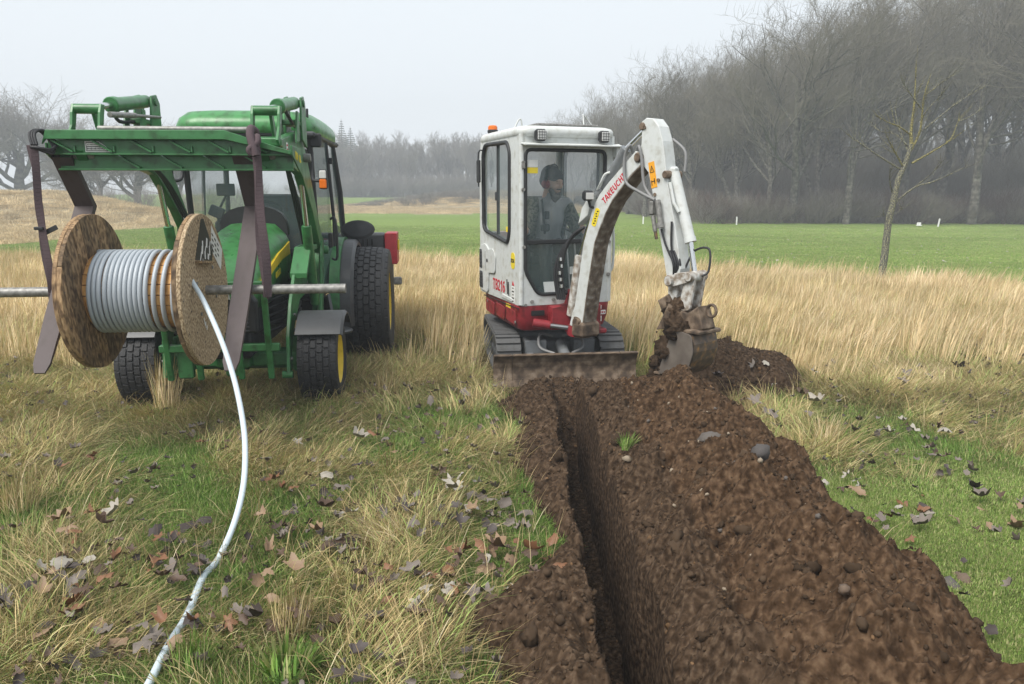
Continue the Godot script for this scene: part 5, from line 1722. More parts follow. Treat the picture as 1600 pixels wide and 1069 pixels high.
func make_loader(t: Node3D) -> void:
	var b: MB
	# brackets on the chassis and the guard before the bonnet
	for s in [-1.0, 1.0]:
		b = MB.new()
		b.prism(pt([-0.72, 1.24, -0.38, 1.24, -0.1, 1.03, 0.12, 0.82, 0.28, 0.58, 0.33, 0.28, 0.24, 0.26, 0.2, 0.46, 0.05, 0.62, -0.25, 0.8, -0.72, 0.82]), 0.03, side_xf(s * 0.47), 0.006)
		b.prism(pt([-0.7, 1.24, -0.36, 1.24, -0.1, 1.04, -0.1, 1.0, -0.36, 1.2, -0.7, 1.2]), 0.14, side_xf(s * 0.51), 0.006)
		part(b, "loader_bracket", M.green, t)
		b = MB.new()
		b.bar(Vector3(s * 0.54, 0.62, -0.72), Vector3(s * 0.56, 1.3, -0.98), 0.05, 0.14, 0.008)
		b.bar(Vector3(s * 0.6, 0.62, -0.6), Vector3(s * 0.6, 1.25, -0.85), 0.025, 0.1, 0.006)
		b.cyl(Vector3(s * 0.48, 1.17, -0.95), Vector3(s * 0.64, 1.17, -0.95), 0.04, 14, 0.008)
		part(b, "loader_mast", M.green, t)
	b = MB.new()
	for x in [-0.36, -0.14, 0.16, 0.38]:
		b.bar(Vector3(x, 0.3, 0.5), Vector3(x, 1.06, 0.6), 0.045, 0.035, 0.008)
	b.bar(Vector3(-0.42, 0.55, 0.52), Vector3(0.46, 0.55, 0.52), 0.05, 0.06, 0.01)
	b.bar(Vector3(-0.36, 1.04, 0.6), Vector3(0.38, 1.04, 0.6), 0.045, 0.04, 0.01)
	b.bar(Vector3(-0.4, 0.72, 0.5), Vector3(0.1, 0.62, 0.5), 0.04, 0.04, 0.01)
	b.box(Vector3(0.1, 0.42, 0.48), Vector3(0.12, 0.2, 0.05), 0.015)
	b.box(Vector3(-0.25, 0.42, 0.48), Vector3(0.12, 0.22, 0.05), 0.015)
	b.cyl(Vector3(0.42, 0.28, 0.3), Vector3(0.5, 0.28, 0.3), 0.03, 10)
	part(b, "bonnet_guard", M.green, t)
	# arms, towers, cylinders
	for s in [-1.0, 1.0]:
		var x: float = s * 0.56
		b = MB.new()
		b.prism(pt([-1.03, 1.15, -0.9, 1.1, -0.46, 1.54, -0.06, 1.83, 0.42, 1.9, 1.08, 1.88, 1.16, 1.95, 1.08, 2.0, 0.45, 2.1, 0.0, 2.17, -0.22, 2.06, -0.45, 1.82]), 0.07, side_xf(x), 0.008)
		var arm := part(b, "loader_arm", M.green, t)
		b = MB.new()
		b.cyl(Vector3(x - 0.07, 1.93, 1.08), Vector3(x + 0.07, 1.93, 1.08), 0.03, 12, 0.006)
		part(b, "pivot_pin", M.galvanised, arm)
		b = MB.new()
		b.cyl(Vector3(x - 0.07, 1.97, -0.16), Vector3(x + 0.09, 1.97, -0.16), 0.035, 12, 0.006)
		part(b, "pivot_pin", M.galvanised, arm)
		if s > 0:
			b = MB.new()
			b.box(Vector3(x + 0.0365, 2.0, 0.52), Vector3(0.003, 0.1, 0.045), 0.001)
			part(b, "warning_sticker", M.sticker_white, arm)
			b = MB.new()
			for i in 3:
				b.box(Vector3(x + 0.039, 2.03 - i * 0.03, 0.52), Vector3(0.002, 0.012, 0.038), 0.0005)
			part(b, "sticker_print", M.ink_red, arm)
		b = MB.new()
		for sx in [-0.06, 0.06]:
			b.prism(pt([-0.16, 2.05, 0.03, 2.1, 0.05, 2.2, 0.0, 2.42, -0.1, 2.44, -0.16, 2.38]), 0.018, side_xf(x + sx), 0.004)
			b.prism(pt([0.16, 2.08, 0.3, 2.06, 0.2, 2.3, 0.15, 2.3]), 0.016, side_xf(x + sx), 0.004)
		b.cyl(Vector3(x - 0.08, 2.38, -0.06), Vector3(x + 0.08, 2.38, -0.06), 0.028, 12, 0.005)
		b.box(Vector3(x, 2.22, 0.08), Vector3(0.12, 0.04, 0.2), 0.01)
		part(b, "arm_tower", M.green, t)
		b = MB.new()
		b.cyl(Vector3(x, 2.385, -0.06), Vector3(x, 2.29, 0.58), 0.048, 16, 0.008)
		b.cyl(Vector3(x, 2.3, 0.52), Vector3(x, 2.287, 0.6), 0.055, 16, 0.006)
		var cyl := part(b, "tilt_cylinder", M.green, t)
		b = MB.new()
		b.cyl(Vector3(x, 2.29, 0.58), Vector3(x, 2.235, 0.92), 0.022, 12)
		part(b, "piston_rod", M.chrome, cyl)
		b = MB.new()
		b.tube(curve([Vector3(x + s * 0.03, 2.28, 0.5), Vector3(x + s * 0.05, 2.2, 0.35), Vector3(x, 2.22, 0.1), Vector3(x, 2.2, -0.1)], 4), 0.014, 6)
		part(b, "hydraulic_hose", M.hose, cyl)
		# lift cylinder under the arm
		b = MB.new()
		b.cyl(Vector3(x, 0.72, -0.55), Vector3(x, 1.42, -0.3), 0.042, 14, 0.008)
		var lift := part(b, "lift_cylinder", M.green, t)
		b = MB.new()
		b.cyl(Vector3(x, 1.42, -0.3), Vector3(x, 1.88, -0.14), 0.022, 12)
		part(b, "piston_rod", M.chrome, lift)
		b = MB.new()
		for k in 3:
			b.tube(curve([Vector3(x - s * (0.06 + k * 0.02), 1.0, -0.85), Vector3(x - s * (0.065 + k * 0.02), 1.35, -0.62), Vector3(x - s * (0.06 + k * 0.015), 1.75, -0.18), Vector3(x - s * 0.05, 1.95, 0.2)], 4), 0.011, 6)
		part(b, "arm_hoses", M.hose, t)
		# link frame between the cylinder and the carriage
		b = MB.new()
		b.cyl(Vector3(x - 0.09, 2.225, 0.95), Vector3(x + 0.09, 2.225, 0.95), 0.032, 14, 0.005)
		for sx in [-0.085, 0.085]:
			b.prism(pt([0.92, 2.255, 0.97, 2.255, 1.0, 2.2, 1.02, 2.12, 1.1, 2.03, 1.06, 2.0, 0.98, 2.09, 0.95, 2.17]), 0.02, side_xf(x + sx), 0.005)
		b.prism(pt([0.9, 2.25, 0.96, 2.24, 0.86, 2.02, 0.78, 2.0]), 0.02, side_xf(x + 0.02), 0.005)
		b.box(Vector3(x, 2.02, 0.98), Vector3(0.2, 0.07, 0.12), 0.02)
		part(b, "link_frame", M.green, t)
	b = MB.new()
	for i in 4:
		b.cyl(Vector3(-0.5 + i * 0.03, 1.5 - i * 0.012, -0.5), Vector3(-0.44 + i * 0.03, 1.46 - i * 0.012, -0.42), 0.014, 8, 0.003)
	part(b, "hydraulic_couplers", M.chrome, t)
	b = MB.new()
	for i in 4:
		b.tube(curve([Vector3(-0.5 + i * 0.03, 1.5 - i * 0.012, -0.5), Vector3(-0.52 + i * 0.02, 1.3, -0.62), Vector3(-0.48 + i * 0.02, 1.05, -0.7), Vector3(-0.4 + i * 0.03, 0.85, -0.6)], 4), 0.011, 6)
	part(b, "coupler_hoses", M.hose, t)
	b = MB.new()
	for sx in [-0.487, 0.487]:
		for e in [[1.18, -0.5], [1.18, -0.65], [0.9, -0.62], [0.9, -0.3], [0.72, 0.05], [0.4, 0.27]]:
			b.cyl(Vector3(sx - 0.012 * signf(sx), e[0], e[1]), Vector3(sx + 0.012 * signf(sx), e[0], e[1]), 0.014, 6)
	part(b, "bracket_bolts", M.galvanised, t)
	b = MB.new()
	b.cyl(Vector3(-0.47, 2.2, 0.85), Vector3(-0.47, 2.235, 0.42), 0.02, 10, 0.004)
	b.cyl(Vector3(-0.47, 2.235, 0.42), Vector3(-0.47, 2.27, -0.08), 0.011, 8)
	part(b, "level_indicator_rod", M.galvanised, t)
	# fork carriage: stepped pressed panels with gussets
	b = MB.new()
	b.prism(pt([-0.745, 1.99, -0.715, 2.075, 0.345, 2.08, 0.75, 1.955, 0.75, 1.93, 0.345, 2.022, -0.72, 2.018]), 0.022, front_xf(1.2), 0.004)
	b.box(Vector3(-0.18, 2.068, 1.12), Vector3(1.06, 0.014, 0.17), 0.003)
	b.bar(Vector3(0.35, 2.068, 1.12), Vector3(0.745, 1.945, 1.12), 0.17, 0.014, 0.003, Vector3.UP)
	var car := part(b, "fork_carriage", M.green, t)
	b = MB.new()
	b.prism(pt([-0.745, 1.935, -0.735, 2.02, 0.345, 2.03, 0.745, 1.945, 0.745, 1.935]), 0.012, front_xf(1.145), 0.003)
	b.box(Vector3(0, 1.932, 1.155), Vector3(1.49, 0.01, 0.04), 0.002)
	part(b, "upper_panel", M.green, car)
	b = MB.new()
	b.box(Vector3(0.02, 1.885, 1.09), Vector3(1.44, 0.095, 0.012), 0.003)
	b.box(Vector3(0.02, 1.84, 1.1), Vector3(1.44, 0.012, 0.06), 0.003)
	part(b, "lower_panel", M.green, car)
	for i in 6:
		var gx := -0.7 + i * 0.235
		b = MB.new()
		b.bar(Vector3(gx, 2.014, 1.163), Vector3(gx + 0.12, 1.945, 1.163), 0.01, 0.05, 0.001, Vector3(0, 0, 1))
		b.bar(Vector3(gx + 0.124, 1.942, 1.16), Vector3(gx + 0.124, 1.985, 1.156), 0.012, 0.018, 0.003)
		part(b, "gusset", M.green, car)
	for i in 4:
		var gx2 := -0.34 + i * 0.26
		b = MB.new()
		b.bar(Vector3(gx2, 1.925, 1.106), Vector3(gx2 + 0.13, 1.85, 1.106), 0.01, 0.05, 0.001, Vector3(0, 0, 1))
		part(b, "gusset", M.green, car)
	b = MB.new()
	b.cyl(Vector3(-0.46, 2.095, 1.07), Vector3(0.46, 2.095, 1.07), 0.017, 12)
	part(b, "cross_tube", M.galvanised, car)
	b = MB.new()
	b.prism(pt([1.2, 1.99, 0.86, 1.985, 0.86, 1.80, 1.02, 1.86, 1.2, 1.93]), 0.012, side_xf(0.752), 0.003)
	part(b, "end_plate", M.green, car)
	b = MB.new()
	b.prism(pt([1.16, 2.0, 0.98, 2.0, 0.98, 1.84, 1.16, 1.93]), 0.012, side_xf(-0.745), 0.003)
	part(b, "end_plate", M.green, car)
	# yellow print on the right end plate, too worn to read
	b = MB.new()
	for i in 6:
		if i == 3:
			continue
		var z := 1.1 - i * 0.032
		b.box(Vector3(0.7595, 1.935 - i * 0.004, z), Vector3(0.002, 0.05, 0.012), 0.0005)
		b.box(Vector3(0.7595, 1.95 - i * 0.01, z - 0.01), Vector3(0.002, 0.014, 0.016), 0.0005)
	part(b, "yellow_print", M.sticker_yellow, car)
	b = MB.new()
	b.prism(pt([-0.515, 1.945, -0.37, 1.945, -0.373, 1.965, -0.43, 2.01, -0.515, 2.01]), 0.002, front_xf(1.154), 0.0005)
	var st := part(b, "maker_sticker", M.sticker_white, car)
	b = MB.new()
	b.prism(pt([-0.509, 1.95, -0.378, 1.95, -0.38, 1.962, -0.432, 2.004, -0.509, 2.004]), 0.002, front_xf(1.1555), 0.0004)
	part(b, "sticker_border", M.ink_black, st)
	b = MB.new()
	b.prism(pt([-0.505, 1.955, -0.384, 1.955, -0.386, 1.965, -0.397, 1.975, -0.505, 1.975]), 0.002, front_xf(1.157), 0.0004)
	b.prism(pt([-0.505, 1.98, -0.42, 1.98, -0.42, 1.99, -0.435, 2.0, -0.505, 2.0]), 0.002, front_xf(1.157), 0.0004)
	part(b, "sticker_field", M.sticker_white, st)
	b = MB.new()
	for i in 13:
		b.box(Vector3(-0.5 + i * 0.0082, 1.965, 1.1585), Vector3(0.005, 0.01 if i % 3 else 0.013, 0.0015), 0.0003)
	for i in 8:
		b.box(Vector3(-0.497 + i * 0.008, 1.989, 1.1585), Vector3(0.0045, 0.005, 0.0015), 0.0003)
	part(b, "sticker_print", M.ink_black, st)
	# two fork tines hanging tip-down
	for e in [[-0.675, 1.12, 1.925, 0.87, 1.607, 1.69, 0.655], [0.425, 1.12, 1.94, 0.87, 1.606, 1.75, 0.66]]:
		b = MB.new()
		var th := 0.02
		var a := Vector2(e[1], e[2])
		var kn := Vector2(e[3], e[4])
		var tip := Vector2(e[5], e[6])
		var u := (kn - a).normalized()
		var w := (tip - kn).normalized()
		var nu := Vector2(-u.y, u.x) * th
		var nw := Vector2(-w.y, w.x) * th
		var rows := [[a, nu, 0.06], [kn - u * 0.06, nu, 0.06], [kn, (nu + nw) * 0.9, 0.06], [kn + w * 0.06, nw, 0.06], [kn.lerp(tip, 0.7), nw * 0.8, 0.056], [tip - w * 0.06, nw * 0.45, 0.048], [tip, nw * 0.3, 0.03]]
		for i in rows.size() - 1:
			var r0: Array = rows[i]
			var r1: Array = rows[i + 1]
			var q := []
			for rw in [r0, r1]:
				var p0: Vector2 = rw[0] + rw[1]
				var p1: Vector2 = rw[0] - rw[1]
				q.append([Vector3(e[0] - rw[2], p0.y, p0.x), Vector3(e[0] + rw[2], p0.y, p0.x), Vector3(e[0] + rw[2], p1.y, p1.x), Vector3(e[0] - rw[2], p1.y, p1.x)])
			for j in 4:
				b.flat4(q[0][j], q[0][(j + 1) % 4], q[1][(j + 1) % 4], q[1][j])
			if i == rows.size() - 2:
				b.flat4(q[1][0], q[1][1], q[1][2], q[1][3])
		part(b, "fork_tine", M.tine_steel, t)

# ---------------------------------------------------------------- cable drum, pipe, slings, cable
func disc_strip(b: MB, r: float, y0: float, y1: float, x: float, thick: float) -> void:
	# one board of a round flange lying in the y-z plane
	var p := PackedVector2Array()
	for i in 9:
		var y := lerpf(y0, y1, i / 8.0)
		p.append(Vector2(y, sqrt(maxf(0.0, r * r - y * y))))
	for i in 9:
		var y2 := lerpf(y1, y0, i / 8.0)
		p.append(Vector2(y2, -sqrt(maxf(0.0, r * r - y2 * y2))))
	b.prism(p, thick, Transform3D(Basis(Vector3(0, 0, 1), Vector3(0, 1, 0), Vector3(-1, 0, 0)), Vector3(x, 0, 0)), 0.004)

func make_drum(T: Transform3D) -> void:
	var r := 0.485
	var at := T * Transform3D(Basis(), Vector3(0, 1.08, 1.25))
	var drum := thing("cable_drum", "weathered wooden cable drum hung on a pipe below the loader", "cable drum", at)
	for e in [[-0.505, "flange"], [0.15, "flange"]]:
		var o := Node3D.new()
		o.name = "flange"
		drum.add_child(o, true)
		var left: bool = e[0] < 0
		o.position.x = e[0]
		o.rotation.x = 0.25 if left else -0.1
		# boards of the inner layer, cut to the circle
		var n := 9
		for i in n:
			var y0 := -r + 2 * r * i / n + 0.0025
			var y1 := -r + 2 * r * (i + 1) / n - 0.0025
			var b := MB.new()
			disc_strip(b, r, clampf(y0, -r + 0.001, r), minf(y1, r - 0.001), 0.012 if left else -0.012, 0.024 + 0.003 * (i % 3))
			part(b, "board", M[["wood_old", "wood_old_b", "wood_old_c"][(i * 2 + (0 if left else 1)) % 3]], o)
		var back := MB.new()
		back.lathe([Vector2(0.03, -0.013), Vector2(r - 0.003, -0.013), Vector2(r, -0.01), Vector2(r, 0.01), Vector2(r - 0.003, 0.013), Vector2(0.03, 0.013)], Transform3D(Basis(Vector3(0, 0, 1), Vector3(1, 0, 0), Vector3(0, 1, 0)), Vector3(-0.0145 if left else 0.0145, 0, 0)), 56)
		part(back, "face_board", M.wood_old_b if left else M.strand_board, o)
		var bolts := MB.new()
		for i in 6:
			var a := TAU * i / 6 + 0.3
			bolts.cyl(Vector3(0.03 * (-1 if left else 1), cos(a) * 0.2, sin(a) * 0.2), Vector3(0.035 * (-1 if left else 1), cos(a) * 0.2, sin(a) * 0.2), 0.012, 8)
		part(bolts, "bolts", M.galvanised, o)
		var nails := MB.new()
		for i in 26:
			var a := TAU * i / 26
			var x := 0.0275 if left else 0.0285
			var rr := r * (0.93 if i % 2 else 0.7)
			nails.cyl(Vector3(x * (1 if left else 1), cos(a) * rr, sin(a) * rr), Vector3(x + 0.0015, cos(a) * rr, sin(a) * rr), 0.005, 6)
		part(nails, "nails", M.stone_dark, o)
		if not left:
			# black triangular label with white scrawl, paper label, lifted splinter
			var s := MB.new()
			var sx := Transform3D(Basis(Vector3(0, 0, -1), Vector3(0, 1, 0), Vector3(1, 0, 0)), Vector3(0.0292, 0, 0))
			s.prism(pt([-0.2, 0.19, 0.14, 0.19, 0.17, 0.27, 0.0, 0.455, -0.05, 0.45]), 0.002, sx, 0.0005)
			part(s, "black_label", M.ink_black, o)
			s = MB.new()
			for k in 3:
				for m in 3:
					s.box(sx * Vector3(-0.09 + k * 0.075 + m * 0.022 + 0.01 * ((k + m) % 2), 0.215 + m * 0.04 + 0.008 * (k % 2), 0.0018), Vector3(0.001, 0.062 - 0.012 * ((m + k) % 3), 0.013 + 0.007 * ((m * 2 + k) % 3)), 0.0003, Basis(Vector3.RIGHT, -0.5 + 0.25 * ((m + 2 * k) % 3)))
			part(s, "white_scrawl", M.sticker_white, o)
			s = MB.new()
			s.prism(pt([0.16, 0.42, 0.13, 0.26, 0.33, 0.13, 0.38, 0.27]), 0.002, sx, 0.0005)
			var paper := part(s, "paper_label", M.sticker_white, o)
			s = MB.new()
			for k in 11:
				var c := Vector2(0.17 + (k % 3) * 0.055, 0.36 - (k % 3) * 0.03 - (k / 3) * 0.035)
				s.box(sx * Vector3(c.x, c.y, 0.0016), Vector3(0.001, 0.012, 0.035), 0.0003, Basis(Vector3.RIGHT, -0.5))
			part(s, "label_print", M.ink_black, paper)
			s = MB.new()
			s.prism(pt([-0.2, -0.006, 0.06, -0.006, 0.1, 0.004, -0.2, 0.006]), 0.05, Transform3D(Basis(Vector3(0, 0, -1), Vector3(0, 1, 0), Vector3(1, 0, 0)), Vector3(0.045, 0.178, 0)), 0.002)
			part(s, "splintered_ledge", M.wood_fresh, o)
			s = MB.new()
			for k in 3:
				s.box(sx * Vector3(-0.08 + k * 0.022, -0.2 - k * 0.02, 0.0012), Vector3(0.001, 0.05 - 0.01 * k, 0.012), 0.0003, Basis(Vector3.RIGHT, 0.4 - 0.4 * k))
			part(s, "chalk_mark", M.sticker_white, o)
	# barrel of slats
	var barrel := Node3D.new()
	barrel.name = "barrel"
	drum.add_child(barrel, true)
	for i in 22:
		var a := TAU * i / 22
		var b := MB.new()
		b.box(Vector3(-0.18, cos(a) * 0.222, sin(a) * 0.222), Vector3(0.63, 0.022, 0.0615), 0.003, Basis(Vector3.RIGHT, a))
		part(b, "slat", M.barrel_wood, barrel)
	# the turns of cable on the barrel
	var helix := []
	var cr := 0.0142
	var turns := [0.0, 0.029, 0.058, 0.087, 0.122, 0.151, 0.18, 0.209, 0.238, 0.267, 0.296, 0.325, 0.358, 0.41, 0.465, 0.525]
	var x := -0.46
	for k in turns.size():
		var nxt: float = turns[k + 1] if k + 1 < turns.size() else turns[k] + 0.02
		for i in 36:
			if k == turns.size() - 1 and i > 2:
				break
			var f := i / 36.0
			var an := -f * TAU
			helix.append(Vector3(x + lerpf(turns[k], nxt, smoothstep(0.35, 0.95, f)), cos(an) * 0.251, -sin(an) * 0.251 * -1.0))
	var w := MB.new()
	w.tube(helix, cr, 8)
	tag(part(w, "wound_cable", M.cable, null, at), "grey cable wound in turns round the drum's barrel", "cable")
	# the loose end, paid out to the foreground
	var run := [at * helix[helix.size() - 1]]
	for e in [[290, 420, -4.6], [318, 470, -4.45], [345, 530, -4.28], [365, 590, -4.12], [378, 650, -3.95], [383, 700, -3.8], [380, 760, -3.6], [365, 820, -3.38], [340, 880, -3.14], [318, 920, -2.98]]:
		var d := sight(e[0], e[1])
		var p: Vector3 = EYE + d * (e[2] / d.z)
		p.y = maxf(p.y, 0.05)
		run.append(p)
	for e in [[292, 962], [262, 1010], [235, 1064], [200, 1130]]:
		run.append(on_level(e[0], e[1], 0.055))
	w = MB.new()
	w.tube(curve(run, 7), 0.0152, 10)
	tag(part(w, "loose_cable", M.cable_pale), "pale cable curving down from the drum into the grass", "cable")
	# pipe through the drum
	w = MB.new()
	w.lathe([Vector2(0.02, -1.5), Vector2(0.031, -1.5), Vector2(0.031, 1.06), Vector2(0.024, 1.06), Vector2(0.024, 0.9)], Transform3D(Basis(Vector3(0, 0, 1), Vector3(1, 0, 0), Vector3(0, 1, 0)), Vector3.ZERO), 18)
	tag(part(w, "steel_pipe", M.galvanised, null, at), "long galvanised steel pipe running through the cable drum", "pipe")
	# slings: flat loops from the carriage ends down round the pipe
	var slings := [
		[-0.775, 0.84, -0.755, "tight dark webbing sling at the outer end of the fork carriage", false],
		[0.545, 0.86, 0.56, "knotted purple-brown webbing sling beside the printed drum flange", true],
	]
	for s in slings:
		var o := thing("webbing_sling", s[3], "sling", at, "webbing slings holding the pipe")
		for side in [-1.0, 1.0]:
			var b := MB.new()
			var pts := []
			for i in 41:
				var f := i / 40.0
				var y: float = lerpf(0.92 if s[4] else 0.9, -0.045, f)
				var bulge: float = sin(f * PI) * 0.02 * side + side * 0.012
				pts.append(Vector3(lerpf(s[0], s[2], f) + (0.012 * side if s[4] else 0.01 * side) + 0.006 * sin(f * 9.0 + side), y, lerpf(-0.02, 0.0, f) + 0.036 + bulge * 0.6))
			for i in 40:
				var wd: float = 0.022 if not s[4] else (0.014 + 0.014 * sin(minf(1.0, (i + 1) / 26.0) * PI * 0.5))
				var tw: float = side * 0.4 * sin(i * 0.19 + (1.0 if s[4] else 0.0)) + side * 0.25
				b.bar(pts[i], pts[i + 1], wd * 2.0, 0.005, 0.0015, Vector3(sin(tw), 0, cos(tw)))
			part(b, "strap", M.strap, o)
		var loop := MB.new()
		var lp := []
		for i in 13:
			var a := PI + PI * i / 12.0
			lp.append(Vector3(s[2], sin(a) * 0.042, cos(a) * 0.042))
		for i in 12:
			loop.bar(lp[i], lp[i + 1], 0.045, 0.006, 0.001, Vector3(1, 0, 0))
		part(loop, "pipe_loop", M.strap, o)
		var top := MB.new()
		if s[4]:
			top.tube(curve([Vector3(s[0] - 0.015, 0.99, -0.1), Vector3(s[0] - 0.03, 1.01, -0.04), Vector3(s[0] - 0.03, 0.97, 0.0), Vector3(s[0] - 0.01, 0.9, 0.03), Vector3(s[0] + 0.005, 0.84, 0.04)], 4), 0.026, 8)
			top.tube(curve([Vector3(s[0] + 0.005, 0.96, -0.02), Vector3(s[0] + 0.015, 0.955, 0.0), Vector3(s[0] + 0.015, 0.92, 0.02), Vector3(s[0] - 0.03, 0.88, 0.045), Vector3(s[0] - 0.02, 0.85, 0.04)], 4), 0.02, 8)
			part(top, "knot", M.strap, o)
		else:
			for q in 3:
				var dq := q * 0.014
				top.tube(curve([Vector3(s[0] + 0.01 + dq, 0.9, 0.03), Vector3(s[0] - 0.01 + dq, 0.97, 0.0), Vector3(s[0] + 0.015 + dq, 0.99, -0.06), Vector3(s[0] + 0.06 + dq, 0.92, -0.1), Vector3(s[0] + 0.1, 0.85 + dq, -0.02), Vector3(s[0] + 0.03 + dq, 0.88, 0.03), Vector3(s[0] + dq, 0.89, 0.03)], 4), 0.009, 6)
			part(top, "hitch", M.hose, o)
			var tab := MB.new()
			tab.box(Vector3(s[0] + 0.06, 0.39, 0.03), Vector3(0.085, 0.03, 0.008), 0.003, Basis(Vector3.BACK, 0.45))
			tab.box(Vector3(s[0], 0.4, 0.045), Vector3(0.055, 0.02, 0.03), 0.004)
			part(tab, "label_tab", M.black, o)

# ---------------------------------------------------------------- excavator
func rounded(pts: PackedVector2Array, r: float, steps := 5) -> PackedVector2Array:
	var out := PackedVector2Array()
	var k := pts.size()
	for i in k:
		var p := pts[i]
		var a := (pts[(i + k - 1) % k] - p)
		var c := (pts[(i + 1) % k] - p)
		var rr := minf(r, minf(a.length(), c.length()) * 0.45)
		var p0 := p + a.normalized() * rr
		var p1 := p + c.normalized() * rr
		for s in steps + 1:
			var t := float(s) / steps
			out.append(p0.lerp(p, t).lerp(p.lerp(p1, t), t))
	return out

# a panel cut from sheet with openings
func cut_panel(called: String, outline: PackedVector2Array, holes: Array, depth: float, xf: Transform3D, material: Material, parent: Node) -> void:
	var c := CSGPolygon3D.new()
	c.polygon = outline
	c.depth = depth
	c.material = material
	c.name = called
	for h in holes:
		var s := CSGPolygon3D.new()
		s.polygon = h
		s.depth = depth + 0.2
		s.operation = CSGShape3D.OPERATION_SUBTRACTION
		s.material = material
		s.position = Vector3(0, 0, 0.1)
		s.name = "opening"
		c.add_child(s, true)
	parent.add_child(c, true)
	c.transform = xf

func gasket(b: MB, p: PackedVector2Array, xf: Transform3D, w: float) -> void:
	var pts := []
	for q in p:
		pts.append(xf * Vector3(q.x, q.y, 0))
	pts.append(pts[0])
	pts.append(pts[1])
	b.tube(pts, w, 6, false)

func glass_sheet(called: String, p: PackedVector2Array, xf: Transform3D, material: Material, parent: Node) -> void:
	var b := MB.new()
	var tr := Geometry2D.triangulate_polygon(p)
	var nn := xf.basis.z.normalized()
	for q in p:
		b.vert(xf * Vector3(q.x, q.y, 0), nn)
	for i in range(0, tr.size(), 3):
		b.tri(tr[i], tr[i + 1], tr[i + 2])
	part(b, called, material, parent)

func plan_ring(y: float, hw: float, zf: float, zb: float, grow := 0.0) -> Array:
	var out := []
	for p in rounded(pt([-hw - grow, zf + grow, hw + grow, zf + grow, hw + grow, zb - grow, -hw - grow, zb - grow]), 0.09, 4):
		# the tail is rounder than the front
		var q: Vector2 = p
		if q.y < zb + 0.25:
			q.x *= 1.0 - 0.22 * pow((zb + 0.25 - q.y) / 0.25, 2)
		out.append(Vector3(q.x - 0.02, y, q.y))
	return out

